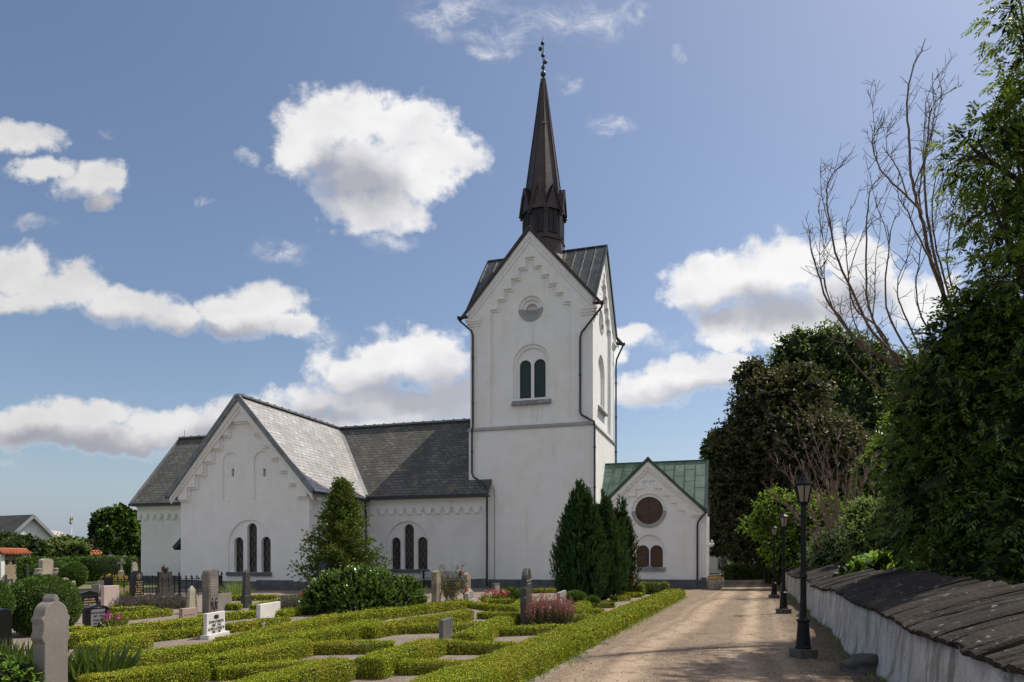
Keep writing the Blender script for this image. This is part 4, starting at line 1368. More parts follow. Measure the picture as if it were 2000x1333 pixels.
def nilsson(root, w, t, h):
    p = MB(); p.box(-w * .35, w * .35, -.012, -.001, .06, h * .80); p.build('panel', g_panel, root)
    for sx in (-1, 1):
        c = MB(); c.box(sx * w * .43 - .035, sx * w * .43 + .035, -.03, -.001, .02, h * .78); c.box(sx * w * .43 - .05, sx * w * .43 + .05, -.05, -.001, h * .78, h * .84); c.build('pilaster', g_black, root)
    o = MB(); o.box(-.10, .10, -.012, -.001, h * .87, h * .885); o.box(-.012, .012, -.014, -.0135 + .008, h * .85, h * .92); o.build('ornament', g_panel, root)
    sz = w * .098
    text(root, ['HERMAN NILSSON', '1887 - 1968', 'MARIA IDA', '1892 - 1974'], [h * .62, h * .48, h * .31, h * .17], sz, m_ink, y=-.014)


gravestone('gravestone', 'black pedimented gravestone with grey panel reading HERMAN NILSSON', 160, 170, 212, 16.2, 1181, 'pediment', g_black, extra=nilsson)
gravestone('gravestone', 'small plain grey slab just left of the black pedimented stone with grey panel', 136, 138, 160, 17.4, 1191, 'slab', g_pale)


def goldstone(n, sz=.035, z0=.82, z1=.18):
    def f(root, w, t, h):
        worn_lines(root, w, [h * (z0 + (z1 - z0) * i / max(1, n - 1)) for i in range(n)], m_gold, n, sz=sz)
    return f


def gold_frame(root, w, t, h):
    f = MB(); f.box(-w * .40, w * .40, -.010, -.001, h * .12, h * .14); f.box(-w * .40, w * .40, -.010, -.001, h * .74, h * .76); f.build('frame', g_dgrey, root)
    worn_lines(root, w * .9, (h * .58, h * .46, h * .34, h * .22), m_gold, 21, sz=.045)


gravestone('gravestone', 'wide black pedimented gravestone with gilt lettering behind the round clipped bush', 150, 156, 193, 21.0, 1154, 'pediment', g_black, extra=gold_frame)
gravestone('gravestone', 'blank pale pink square slab right of the gilt pedimented stone', 196.5, 203, 233, 22.6, 1144, 'slab', g_pinkpale)


def cross_disc(root, w, t, h):
    d = MB(); poly = circ(0, h - w * .42, w * .30, 20); d.prism(poly, -.008, -.001, 'xz'); dd = d.build('medallion', g_dgrey, root)
    c = MB(); z = h - w * .42; c.box(-.012, .012, -.014, -.009, z - .09, z + .09); c.box(-.06, .06, -.014, -.0095, z - .0, z + .024); c.build('cross', m_gold, root)
    worn_lines(root, w, [h * (.66 - .068 * i) for i in range(9)], m_gold, 9, sz=.042)


gravestone('gravestone', 'tall polished black rounded gravestone with cross medallion and gilt lines before the iron fence', 252.5, 261, 281.5, 24.3, 1115, 'shoulder', g_black, extra=cross_disc)


def ballstone(root, w, t, h):
    b = MB(); b.ball((0, t / 2, h + .13), .155, 14); b.build('ball', g_dgrey, root, smooth=True)
    c = MB(); c.box(-w / 2 - .05, w / 2 + .05, -.05, t + .05, -.02, .35); c.build('base_block', g_dgrey, root, bevel=.012)


gravestone('gravestone', 'dark square stone crowned by a ball inside the iron fence', 307, 311, 336.5, 30.5, 1117, 'slab', granite('dark_mottled_stone', (.05, .048, .045), .6, 12, .9, .2, .7), al=.05, extra=ballstone)
gravestone('gravestone', 'small pale granite obelisk with pointed cap above the pink slab', 364, 370, 385, 20.6, 1144, 'obelisk', g_stone)
gravestone('gravestone', 'plain pink granite slab between the pale obelisk and the white lettered stone', 349, 356, 385, 16.6, 1188, 'slab', g_pink, extra=lambda r, w, t, h: worn_lines(r, w, (h * .62,), g_grey, 5))


def white_stone(root, w, t, h):
    p = MB(); p.box(-w * .5 - .04, w * .5 + .09, -.06, t + .05, -.02, .085); p.build('base_block', g_white, root, bevel=.008)
    k = w * .30
    o = MB()
    for i in range(9):
        a = math.pi * (.08 + .84 * i / 8)
        o.bar((0, -.003, h * .80), (math.cos(a) * .12, -.003, h * .80 + math.sin(a) * .05 + .01), .004, .012, up=(0, 0, 1))
        o.bar((0, -.003, h * .80), (math.cos(a) * .12, -.003, h * .80 - math.sin(a) * .035), .004, .010, up=(0, 0, 1))
    o.build('ornament', m_ink, root)
    sz = w * .105
    text(root, ['EDVIN JÖNSSON', '1884 - 1962', 'ALFRIDA JÖNSSON', '1896 - 1987'], [h * .58, h * .44, h * .30, h * .17], sz, m_ink, y=-.003)


gravestone('gravestone', 'bright white marble slab with black lettering and leaf ornament among the hedges', 397, 404, 440, 14.2, 1196, 'slab', g_white, al=.06, extra=white_stone)


def carved(root, w, t, h):
    p = MB(); p.prism([(a * .78, b * .93 + .02) for a, b in profile('round', w, h)], -.012, -.001, 'xz'); p.build('panel', granite('carved_panel', (.22, .195, .18), .6, 16, .9, .2, .6, .6), root)
    c = MB()
    for sx in (-1, 1):
        c.ball((sx * w * .20, -.015, h * .24), .05, 8); c.bar((sx * w * .06, -.015, .08), (sx * w * .2, -.015, h * .34), .02, .03, up=(0, -1, 0)); c.bar((sx * w * .28, -.015, .1), (sx * w * .2, -.015, h * .2), .03, .03, up=(0, -1, 0))
    c.build('relief', g_dgrey, root)
    worn_lines(root, w, [h * (.72 - .06 * i) for i in range(6)], g_pale, 31, y=-.014, sz=.03)


gravestone('gravestone', 'tall round-headed grey granite gravestone with carved panel right of the obelisk', 394.5, 408, 427, 21.0, 1111, 'round', granite('mid_grey_granite', (.20, .18, .16), .75, 40), extra=carved)
gravestone('gravestone', 'plain square grey slab leaning visually behind the tall carved round-headed stone', 424, 426, 453, 21.6, 1159, 'slab', g_grey, al=.15)
gravestone('gravestone', 'dark granite obelisk on a stepped pedestal before the transept window', 471, 479, 491, 23.0, 1113, 'obelisk_base', g_dgrey)
gravestone('gravestone', 'long low blank whitish slab left of the laurel bush', 500.5, 508.5, 548, 18.2, 1178, 'slab', g_white, al=.06)
gravestone('gravestone', 'black round-headed stone half hidden by the conifer', 621, 634, 650, 29.0, 1098, 'round', g_black)
gravestone('gravestone', 'stout rough-hewn granite pillar right of the laurel bush', 842, 852.5, 862, 24.4, 1115, 'arch', g_rough, bevel=.03)
gravestone('gravestone', 'slender granite pillar beside the red roses', 904.5, 912, 920, 27.5, 1117.5, 'peak', g_rough, bevel=.02)
gravestone('gravestone', 'little pale pointed stone leaning against the slender granite pillar', 909.5, 917, 929, 25.0, 1149, 'peak', g_pale, tilt=-.13, extra=lambda r, w, t, h: worn_lines(r, w, (h * .7, h * .55, h * .4), g_dgrey, 12))
gravestone('gravestone', 'small polished grey stone with pale flower relief beside the downpipe', 961, 966, 977, 29.5, 1139.5, 'slab', granite('polished_grey', (.12, .12, .13), .8, 50, .3), al=.3, extra=lambda r, w, t, h: worn_lines(r, w, (h * .75, h * .6, h * .45, h * .3), m_goldw, 41, sz=.06))
gravestone('gravestone', 'tall dark stone with stepped round head before the pink flowering bush', 1016, 1027, 1040, 16.6, 1110, 'double', g_dgrey, al=.16, extra=lambda r, w, t, h: worn_lines(r, w, (h * .78, h * .72), g_pale, 6))
gravestone('gravestone', 'small dark grey block with paler face in the hedge plot at centre', 857, 865.5, 885, 13.9, 1208.5, 'slab', granite('grey_green_granite', (.13, .13, .12), .8, 60, .5), al=.20)
gravestone('gravestone', 'pale streaked marble stone behind the pink flowering bush', 1087, 1093.5, 1106, 21.6, 1155.5, 'slab', granite('streaked_marble', (.40, .38, .38), .4, 9, .6, .3, .7), al=.2)
gravestone('gravestone', 'small grey-green round-headed stone right of the pink flowering bush', 1106.5, 1109, 1118, 20.0, 1173, 'round', granite('green_grey_granite', (.12, .125, .11), .8, 60, .35), al=.24, extra=lambda r, w, t, h: worn_lines(r, w, (h * .6, h * .45), g_pale, 8))
gravestone('gravestone', 'low pinkish stone top between green cushion shrubs before the cypress', 1133, 1139, 1146, 26.2, 1153, 'slab', g_pinkpale, al=.24)
gravestone('gravestone', 'narrow weathered stone behind the roses right of the cypress', 1238, 1241, 1244.5, 31.0, 1131, 'arch', g_stone)
gravestone('gravestone', 'black curved stone in shade at the left edge behind strap leaves', -18, -4, 24, 12.0, 1189, 'round', g_black, al=.55)
gravestone('gravestone', 'dark grey stone with small carved cross beyond the round clipped bush', 10, 12, 26, 26.5, 1131, 'slab', g_dgrey, al=.1, extra=lambda r, w, t, h: (worn_lines(r, w, (h * .5, h * .4, h * .3), g_pale, 14), MB().box(-.015, .015, -.006, -.001, h * .65, h * .92).box(-.06, .06, -.007, -.0065 + .004, h * .80, h * .83).build('cross', g_pale, r)))


def monument(root, w, t, h):
    b = MB(); b.box(-w * .62, w * .62, -.12, t + .12, -.02, .30); b.build('base_block', g_pale, root, bevel=.015)


gravestone('monument', 'large pale block monument with shouldered top beyond the round bush', 75, 83, 104.5, 36.0, 1091.5, 'arch', g_stone, al=.22, cat='monument', extra=monument)
urn_m = M('stone_urn', (.30, .27, .24), (.2, .18, .16), 4, .85, .3, 20)
U0 = None
for px, Y, lab in ((74.5, 35.6, 'stone urn at the left of the pale block monument'), (107, 36.8, 'stone urn at the right of the pale block monument')):
    if U0 is None:
        U0 = MB(); U0.lathe([(.10, -.02), (.12, .05), (.07, .12), (.06, .16), (.17, .30), (.21, .45), (.20, .58), (.14, .68), (.19, .74), (.17, .78), (.02, .79)], 16)
        o = U0.build('urn', urn_m, None, smooth=True)
    else:
        o = bpy.data.objects.new('urn', o.data); COL.objects.link(o)
    o.location = D(px, 1137, Y); o.location.z = 0.45 - .12
    tag(o, lab, 'urn', 'urns beside the block monument')
    pl = MB(); pl.box(-.22, .22, -.22, .22, -.36, -.021); pl.build('plinth', urn_m, o)

# cross on a stepped pedestal
cr = thing('stone_cross', 'weathered stone cross on a tall stepped pedestal before the dark hedge', 'cross', G(237, 1143), .3)
Yc = G(237, 1143).y; zt = EYE + (HY - 1091) / FPX * Yc
m = MB(); m.taper(0, 0, -.02, .42, .62, .5, .56, .46); m.taper(0, 0, .42, .80, .46, .38, .28, .24); m.taper(0, 0, .80, .90, .30, .26, .18, .16); m.build('pedestal', g_stone, cr, bevel=.012)
m = MB(); m.box(-.055, .055, -.05, .05, .90, zt); m.box(-.21, -.055, -.05, .05, zt - .33, zt - .21); m.box(.055, .21, -.05, .05, zt - .33, zt - .21); m.build('cross', g_stone, cr, bevel=.008)
gravestone('monument', 'pale broken column monument at the church corner beyond the dark hedge', 256, 259, 269.5, 38.0, 1098, 'shoulder', g_stone, al=.3, cat='monument', extra=base_block(g_stone, .10, .35))
gravestone('gravestone', 'low pale slab in the grass below the stone cross', 190.5, 193, 207, 34.0, 1134, 'slab', g_pale, al=.8)
gravestone('gravestone', 'small weathered round-topped stone right behind the round clipped bush', 119, 122, 135, 30.0, 1129, 'round', g_stone, al=.5)
gravestone('gravestone', 'small square stone post right of the weathered round-topped stone', 136, 139, 147.5, 29.0, 1135, 'slab', g_pale, al=.4)
gravestone('gravestone', 'slim dark pointed stone beside the green bin', 51, 52.5, 57, 38.0, 1103, 'obelisk', g_dgrey)
# stone kerb round a family plot
kb = thing('grave_kerb', 'low grey stone kerb with corner post round a family grave', 'kerb', G(168, 1166), .05)
m = MB(); m.box(-1.0, 1.0, 0, .18, 0, .30); m.box(-1.0, -.82, .18, 1.6, 0, .28); m.box(.82, 1.0, .18, 1.6, 0, .28); m.build('kerb_stone', g_grey, kb, bevel=.01)
m = MB(); m.box(.30, .62, -.16, -.002, 0, .52); m.build('post', g_grey, kb, bevel=.01)
m = MB(); m.box(-.98, .98, -.06, .24, .302, .36); m.build('cap_stone', g_grey, kb, bevel=.01)


# iron grave fence
def iron_fence():
    a, b = G(205, 1171), G(433, 1166)
    a.z = b.z = 0
    L_ = (b - a).length; ang = math.atan2((b - a).y, (b - a).x)
    t = thing('iron_fence', 'low black wrought iron grave fence with spiked bars and corner posts', 'fence', a, ang)
    depth = 3.2; h = .86
    def run(x0, y0, x1, y1):
        d = Vector((x1 - x0, y1 - y0, 0)); n = max(2, int(d.length / .22))
        for z in (.12, h - .16):
            r = MB(); r.bar((x0, y0, z), (x1, y1, z), .03, .025); r.build('rail', m_iron, t)
        for i in range(1, n):
            p = Vector((x0, y0, 0)) + d * (i / n)
            bm_ = MB(); bm_.tube([(0, 0, .02), (0, 0, h - .06)], .013, 5); bm_.lathe([(.013, h - .08), (.028, h - .055), (.004, h + .02)], 6)
            bm_.bar((-.05, 0, h - .05), (-.012, 0, h - .10), .012, .016); bm_.bar((.05, 0, h - .05), (.012, 0, h - .10), .012, .016)
            if not hasattr(run, 'me'): run.me = bm_.mesh('bar', m_iron)
            o = link('bar', run.me, t); o.location = p; o.rotation_euler = (0, 0, math.atan2(d.y, d.x))
    run(0, 0, L_, 0); run(0, depth, L_, depth); run(0, 0, 0, depth); run(L_, 0, L_, depth)
    for x, y in ((0, 0), (L_ * .62, 0), (L_, 0), (0, depth), (L_, depth), (L_ * .5, depth)):
        p = MB(); p.lathe([(.05, -.02), (.05, .08), (.032, .12), (.032, h - .02), (.05, h + .02), (.03, h + .06), (.045, h + .12), (.008, h + .22)], 8, (x, y, 0)); p.build('post', m_iron, t)


iron_fence()

# bench against the nave wall
bt = thing('bench', 'pale grey painted wooden bench below the nave window', 'bench', ch(-8.3, -1.0), -TH)
m_bench = M('bench_paint', (.42, .44, .46), (.36, .38, .40), 3, .6)
for i in range(3):
    m = MB(); m.box(-1.3, 1.3, -.24 + i * .17, -.10 + i * .17, .44, .475); m.build('seat_board', m_bench, bt)
for i in range(2):
    m = MB(); m.box(-1.3, 1.3, .27 + i * .02, .30 + i * .02, .58 + i * .17, .72 + i * .17); m.build('back_board', m_bench, bt)
for x in (-1.1, 1.1):
    m = MB(); m.box(x - .04, x + .04, -.20, -.12, 0, .44); m.box(x - .04, x + .04, .20, .265, 0, .92); m.box(x - .04, x + .04, -.12, .20, .38, .44); m.build('leg', m_iron, bt)

# ------------------------------------------------------------------ foliage materials
BOX_COL = [(.05, .09, .012), (.21, .28, .018), (.36, .41, .022), (.54, .49, .038), (.12, .21, .018), (.30, .38, .024)]
l_box = Mleaf('box_leaves', BOX_COL, .5, .12, .14, patch=((.46, .34, .05), 1.1, .28))
l_boxg = Mleaf('box_leaves_green', [(.07, .12, .012), (.14, .20, .018), (.22, .26, .025), (.11, .16, .02)], .42, .28, .4, patch=((.15, .16, .02), 1.6, .4))
l_core = M('hedge_inside', (.010, .015, .004), (.018, .018, .007), 9, .95, .6, 30)  # near-black core, the shade deep between the leaves is put into the colour
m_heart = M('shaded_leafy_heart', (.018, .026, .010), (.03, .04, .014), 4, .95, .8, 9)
l_dark = Mleaf('inner_leaves_shade_toned', [(.008, .014, .004), (.014, .024, .007)], .6, .1, .2)  # darkened leaves for crown insides, inner shade painted into the leaf colour


def lsize(Y): return np.clip(.0022 * Y, .018, .20)


def box_leaves(rg, L, w, h, Y0, Y1, cov=2.0, rough=.02, z0=0.0, wob=None):
    """leaf quads over the top, sides and ends of a clipped box hedge, x along its length"""
    areas = np.array([L * w, L * h, L * h, w * h, w * h])
    Ym = (Y0 + Y1) / 2
    sz = lsize(min(Y0, Y1) * .6 + Ym * .4)
    n = int(areas.sum() * cov / (sz * sz * .62 * .5))
    f = rg.choice(5, size=n, p=areas / areas.sum())
    a = rg.random(n); b = rg.random(n)
    P = np.zeros((n, 3)); N = np.zeros((n, 3))
    m = f == 0; P[m] = np.stack([a[m] * L, (b[m] - .5) * w, np.full(m.sum(), h)], 1); N[m] = (0, 0, 1)
    for k, s in ((1, -1), (2, 1)):
        m = f == k; P[m] = np.stack([a[m] * L, np.full(m.sum(), s * w / 2), b[m] * h], 1); N[m] = (0, s, 0)
    for k, x in ((3, 0), (4, L)):
        m = f == k; P[m] = np.stack([np.full(m.sum(), x), (a[m] - .5) * w, b[m] * h], 1); N[m] = (1 if x else -1, 0, 0)
    # rounded shoulders, slow waviness, ragged shoots
    edge = np.minimum(1, np.abs(P[:, 1]) / (w / 2)); top = P[:, 2] / h
    P[:, 2] -= .03 * (edge ** 6) * (top > .9) * min(1, h / .4)
    P[:, 1] *= 1 - .10 * (top ** 6)
    ph = rg.uniform(0, 6, 6)
    wv = .6 * np.sin(P[:, 0] * 2.1 + ph[0]) + .5 * np.sin(P[:, 0] * 5.3 + P[:, 1] * 6 + ph[1]) + .4 * np.sin(P[:, 0] * 11 + P[:, 2] * 9 + ph[2])
    P += N * (wv[:, None] * rough)
    P += N * (rg.normal(0, 1, n) * rough * .55 + (rg.random(n) > .95) * sz * rg.random(n) * 1.6)[:, None]
    d = N * .45 + rnd_unit(rg, n) * .95; d[:, 2] += .15
    nn = N * .9 + rnd_unit(rg, n) * .8
    s = rg.uniform(.7, 1.3, n) * sz
    V, F = leaf_quads(P - d / np.linalg.norm(d, axis=1, keepdims=True) * (s * .4)[:, None], d, nn, s, s * .62)
    V[:, 2] = np.maximum(V[:, 2], .004) + z0
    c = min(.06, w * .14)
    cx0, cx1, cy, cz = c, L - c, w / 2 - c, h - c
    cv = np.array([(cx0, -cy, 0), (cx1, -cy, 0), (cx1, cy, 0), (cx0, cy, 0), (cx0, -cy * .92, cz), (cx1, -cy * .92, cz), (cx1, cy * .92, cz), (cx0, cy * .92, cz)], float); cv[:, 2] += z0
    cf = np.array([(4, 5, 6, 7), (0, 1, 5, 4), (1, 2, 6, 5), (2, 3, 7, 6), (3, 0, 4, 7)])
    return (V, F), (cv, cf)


HN = [0]


def hedge(label, p0, p1, w=.46, h=.40, mat=None, cov=1.6, rough=.015, group='low box hedges edging the grave plots', name='box_hedge'):
    p0, p1 = Vector((p0[0], p0[1], 0)), Vector((p1[0], p1[1], 0))
    HN[0] += 1; rg = np.random.default_rng(100 + HN[0])
    L = (p1 - p0).length
    q1, q2 = box_leaves(rg, L, w, h, p0.y, p1.y, cov, rough)
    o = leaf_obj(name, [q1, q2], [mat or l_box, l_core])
    o.location = p0; o.rotation_euler = (0, 0, math.atan2((p1 - p0).y, (p1 - p0).x))
    tag(o, label, 'hedge', group)
    return o


def hx(y): return 4.41 + .034 * (y + 27.6) - .38


# the long hedge beside the path is one plant row: nearer stretches carry finer leaves
def path_hedge():
    rg = np.random.default_rng(9)
    parts = []; cores = []
    ys = [-33, -29, -26.5, -24, -21, -17, -12, -6.2]
    for a, b in zip(ys, ys[1:]):
        A, B = ch(hx(a), a), ch(hx(b), b)
        L = (B - A).length
        q1, q2 = box_leaves(rg, L, .74, .30, max(5, A.y), B.y, 1.7, .019)
        ang = math.atan2((B - A).y, (B - A).x); c, s = math.cos(ang), math.sin(ang); Rm = np.array([[c, s, 0], [-s, c, 0], [0, 0, 1]])
        parts.append((q1[0] @ Rm + np.array(A), q1[1])); cores.append((q2[0] @ Rm + np.array(A), q2[1]))
    P1, P2 = join(parts), join(cores)
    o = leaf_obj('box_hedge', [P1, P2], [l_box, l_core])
    tag(o, 'long clipped box hedge running along the gravel path to the porch', 'hedge', 'low box hedges edging the grave plots')


path_hedge()
HEDGES = [
    # x0, y0, x1, y1 of the clipped top in the photograph, and what tells it apart
    (446, 1337, 668, 1288, 'box hedge running up from the bottom edge left of the centre gravel plot'),
    (718, 1287, 846, 1248, 'short thick box hedge with dark end face, beside the small gravel gap at bottom centre'),
    (860, 1254, 1006, 1255, 'box hedge directly in front of the small dark grey block'),
    (782, 1292, 935, 1290, 'lowest cross hedge at bottom centre joining the path hedge'),
    (592, 1256, 770, 1253, 'cross hedge behind the big gravel plot at bottom centre left'),
    (425, 1303, 622, 1289, 'dark cross hedge in front of the big gravel plot at bottom left'),
    (392, 1288, 588, 1250, 'lit box hedge left of the big gravel plot at bottom left'),
    (168, 1323, 392, 1291, 'lit box hedge right of the strap-leaved plants at the bottom left'),
    (385, 1262, 742, 1216, 'long lit box hedge rising to the right through the middle of the plots'),
    (173, 1291, 380, 1262, 'lit box hedge below the white lettered stone, running left'),
    (440, 1247, 640, 1203, 'box hedge right of the white lettered stone'),
    (636, 1204, 900, 1174, 'box hedge passing below the laurel bush'),
    (750, 1222, 955, 1216, 'dark-sided cross hedge behind the small dark grey block'),
    (905, 1240, 1000, 1199, 'short lit hedge left of the tall dark stepped stone'),
    (944, 1227, 1132, 1221, 'dark-sided cross hedge at the foot of the tall dark stepped stone'),
    (934, 1196, 1014, 1198, 'short cross hedge behind the stepped dark stone to its left'),
    (900, 1174, 1000, 1186, 'box hedge below the leaning pale stone'),
    (1102, 1203, 1158, 1201, 'short cross hedge right of the pink flowering bush'),
    (1120, 1191, 1174, 1189, 'cross hedge behind the small round-headed stone'),
    (1120, 1192, 1140, 1176, 'short lit hedge before the green cushion shrub'),
    (1138, 1177, 1198, 1176, 'cross hedge in front of the cypress foot'),
    (1197, 1166, 1226, 1164, 'dark short hedge right of the cypress foot'),
    (1219, 1159, 1250, 1158, 'small hedge below the roses by the cypress'),
    (1040, 1151, 1092, 1150, 'box hedge along the tower foot left of the cypress'),
    (946, 1171, 1016, 1171, 'dark low hedge in front of the pink and yellow flowers'),
    (134, 1238, 270, 1222, 'box hedge right of the round clipped bush'),
    (265, 1221, 400, 1206, 'box hedge in front of the pink granite slab'),
    (173, 1259, 275, 1236, 'box hedge below the black pedimented stone'),
    (275, 1238, 396, 1226, 'thick box hedge left of the white lettered stone'),
    (214, 1186, 300, 1186, 'dark-sided cross hedge before the lavender'),
    (225, 1200, 330, 1190, 'box hedge left of the pale obelisk'),
    (388, 1203, 500, 1193, 'box hedge behind the white lettered stone'),
    (445, 1220, 560, 1206, 'box hedge below the long low whitish slab'),
    (430, 1180, 470, 1180, 'box hedge between the grey slab and the dark obelisk'),
    (495, 1183, 545, 1172, 'box hedge right of the dark obelisk'),
    (548, 1194, 612, 1182, 'box hedge between the whitish slab and the laurel bush'),
    (440, 1164, 540, 1163, 'dark hedge along the transept wall'),
    (545, 1170, 600, 1165, 'low dark hedge below the transept wall left of the laurel'),
    (-30, 1205, 30, 1200, 'box hedge at the left edge between the two round clipped bushes'),
    (140, 1224, 178, 1228, 'dark short hedge left of the black pedimented stone'),
    (640, 1228, 735, 1212, 'box hedge branching left of the centre plots'),
    (715, 1224, 912, 1193, 'broad lit box hedge just below the hedge that passes the laurel bush'),
    (1000, 1186, 1020, 1172, 'short hedge left of the stepped dark stone top'),
]
for x0, y0, x1, y1, lab in HEDGES:
    low = abs(y1 - y0) < 15                        # the cross rows are clipped lower and thinner than the long rows
    hh = (.185 if low else .26) + .012 * math.sin(x0 * 3.1)
    hedge(lab, G(x0, y0, hh), G(x1, y1, hh), w=(.30 if low else .43) + .03 * math.sin(x0), h=hh)
hedge('taller clipped box hedge block before the porch wall', G(1250, 1139, .5), G(1303, 1139, .5), w=.7, h=.52, mat=l_boxg)
hedge('small rounded box hedge end beside the taller block before the porch', G(1243, 1145, .45), G(1248, 1143, .45), w=.5, h=.5, mat=l_boxg)

# ------------------------------------------------------------------ shrubs and trees
def bl(spec, o, sy=1.0, sz=1.0):
    """blobs given as photo x, y, radius (px) and distance -> local ellipsoids about o"""
    r = []
    for x, y, rad, Y in spec:
        c = D(x, y, Y) - Vector(o); k = rad * Y / FPX
        r.append(((c.x, c.y, c.z), (k, k * sy, k * sz)))
    return r


def limbs(mb, rg, base, blobs, r0, trunk_top=None, n=7):
    base = Vector(base)
    top = Vector(trunk_top) if trunk_top is not None else Vector(np.mean([b[0] for b in blobs], axis=0))
    mid = base.lerp(top, .5) + Vector(rg.normal(0, .04 * (top - base).length, 3))
    mb.tube([base - Vector((0, 0, .1)), base + Vector((0, 0, .15)), mid, top], [r0 * 1.35, r0, r0 * .75, r0 * .4], n)
    for c, r in blobs:
        c = Vector(c); s = base.lerp(mid, rg.uniform(.5, 1.0)) if rg.random() < .5 else mid.lerp(top, rg.uniform(0, .8))
        m = s.lerp(c, .5) + Vector(rg.normal(0, .06 * (c - s).length, 3))
        mb.tube([s, m, c, c + (c - s).normalized() * r[0] * .6], [r0 * .32, r0 * .22, r0 * .12, .008], 5)
        for _ in range(4):
            d = Vector(rnd_unit(rg, 1)[0]); d.z = abs(d.z) * .6
            e = c + Vector([d[i] * r[i] * .9 for i in range(3)])
            mb.tube([m.lerp(c, rg.uniform(.3, 1)), c.lerp(e, .55), e], [r0 * .1, r0 * .06, .006], 4)


m_bark = M('brown_bark', (.075, .055, .04), (.045, .035, .027), 6, .95, .8, 25)
m_bark_g = M('grey_dead_bark', (.20, .145, .105), (.11, .08, .06), 5, .9, .5, 30)


def plant(name, label, cat, base, spec, n, L, W, k, tw, mats, seed, group=None, trunk=None, droop=.1, spread=.7, up=0.0, inner=.35, innerL=2.2, sy=1.0, sz=1.0, shell=(.72, 1.06), bark=None, trunk_top=None, core=0.0):
    base = Vector(base); t = thing(name, label, cat, base, 0, group)
    rg = np.random.default_rng(seed)
    blobs = bl(spec, base, sy, sz)
    P, out = blob_twigs(rg, blobs, n, shell)
    ok = P[:, 2] > .03; P, out = P[ok], out[ok]
    parts = [sprays(rg, P, out, k, L, W, tw, droop, spread, up)]
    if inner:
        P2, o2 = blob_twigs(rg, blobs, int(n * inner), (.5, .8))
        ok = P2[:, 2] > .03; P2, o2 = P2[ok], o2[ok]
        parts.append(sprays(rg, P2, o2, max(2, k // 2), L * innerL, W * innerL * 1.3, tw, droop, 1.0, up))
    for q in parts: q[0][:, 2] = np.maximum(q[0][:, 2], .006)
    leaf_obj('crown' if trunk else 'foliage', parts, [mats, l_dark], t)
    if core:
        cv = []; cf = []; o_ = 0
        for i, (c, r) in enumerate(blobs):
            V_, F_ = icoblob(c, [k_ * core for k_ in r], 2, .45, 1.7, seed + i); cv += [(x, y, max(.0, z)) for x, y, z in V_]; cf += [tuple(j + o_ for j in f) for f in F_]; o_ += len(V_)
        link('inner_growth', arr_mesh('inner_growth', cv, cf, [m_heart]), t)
    if trunk:
        mb = MB(); limbs(mb, rg, (0, 0, 0), blobs, trunk, trunk_top); mb.build('trunk', bark or m_bark, t, smooth=True)
    return t


l_ash = Mleaf('ash_leaves', [(.055, .095, .013), (.095, .155, .018), (.15, .215, .024), (.21, .27, .032)], .38, .5, .45)
l_thick = Mleaf('thicket_leaves', [(.032, .060, .011), (.055, .098, .016), (.095, .15, .020), (.13, .18, .026)], .45, .36, .4)
l_maple = Mleaf('dark_maple_leaves', [(0.041, 0.045, 0.026), (0.064, 0.068, 0.034), (0.098, 0.086, 0.045), (0.112, 0.085, 0.056)], .5, .26, .15)
l_beech = Mleaf('beech_leaves', [(0.053, 0.100, 0.029), (0.085, 0.152, 0.037), (0.130, 0.195, 0.048), (0.203, 0.237, 0.071)], .5, .42, .35)
l_hazel = Mleaf('hazel_leaves', [(0.092, 0.185, 0.024), (0.155, 0.277, 0.030), (0.230, 0.355, 0.046), (0.307, 0.370, 0.046)], .5, .58, .3)
l_silver = Mleaf('grey_green_leaves', [(0.186, 0.264, 0.140), (0.279, 0.357, 0.186), (0.372, 0.435, 0.232)], .6, .48, .25)
l_bright = Mleaf('bright_broad_leaves', [(0.147, 0.294, 0.037), (0.221, 0.405, 0.055), (0.313, 0.478, 0.083)], .4, .52, .4)
l_laurel = Mleaf('laurel_leaves', [(0.043, 0.102, 0.014), (0.080, 0.167, 0.020), (0.131, 0.232, 0.029), (0.174, 0.261, 0.035)], .28, .22, .55)
l_thuja = Mleaf('thuja_sprays', [(.05, .095, .016), (.085, .14, .022), (.13, .18, .03), (.18, .20, .04)], .6, .22, .25, patch=((.24, .20, .05), 1.8, .25))
l_cyp = Mleaf('cypress_sprays', [(0.010, 0.036, 0.011), (0.018, 0.056, 0.015), (0.028, 0.079, 0.020), (0.043, 0.099, 0.023)], .6, .15, .25)
l_cypr = Mleaf('browned_cypress_sprays', [(.10, .05, .02), (.05, .06, .02), (.14, .07, .03)], .7, .15, .2)
l_sphere = Mleaf('clipped_yew_leaves', [(0.029, 0.072, 0.012), (0.051, 0.116, 0.014), (0.087, 0.167, 0.020), (0.123, 0.202, 0.026)], .5, .22, .35)
l_lime = Mleaf('lime_tree_leaves', [(0.054, 0.135, 0.022), (0.099, 0.207, 0.032), (0.153, 0.279, 0.045)], .45, .35, .35)
l_darkshrub = Mleaf('dark_shrub_leaves', [(0.037, 0.068, 0.020), (0.060, 0.099, 0.024), (0.085, 0.122, 0.031)], .5, .25, .3)
l_olive = Mleaf('olive_shrub_leaves', [(0.154, 0.230, 0.068), (0.230, 0.308, 0.092), (0.308, 0.400, 0.123)], .55, .52, .3)
l_purple = Mleaf('purple_leaves', [(0.075, 0.033, 0.053), (0.120, 0.053, 0.075), (0.060, 0.045, 0.038)], .5, .3, .3)


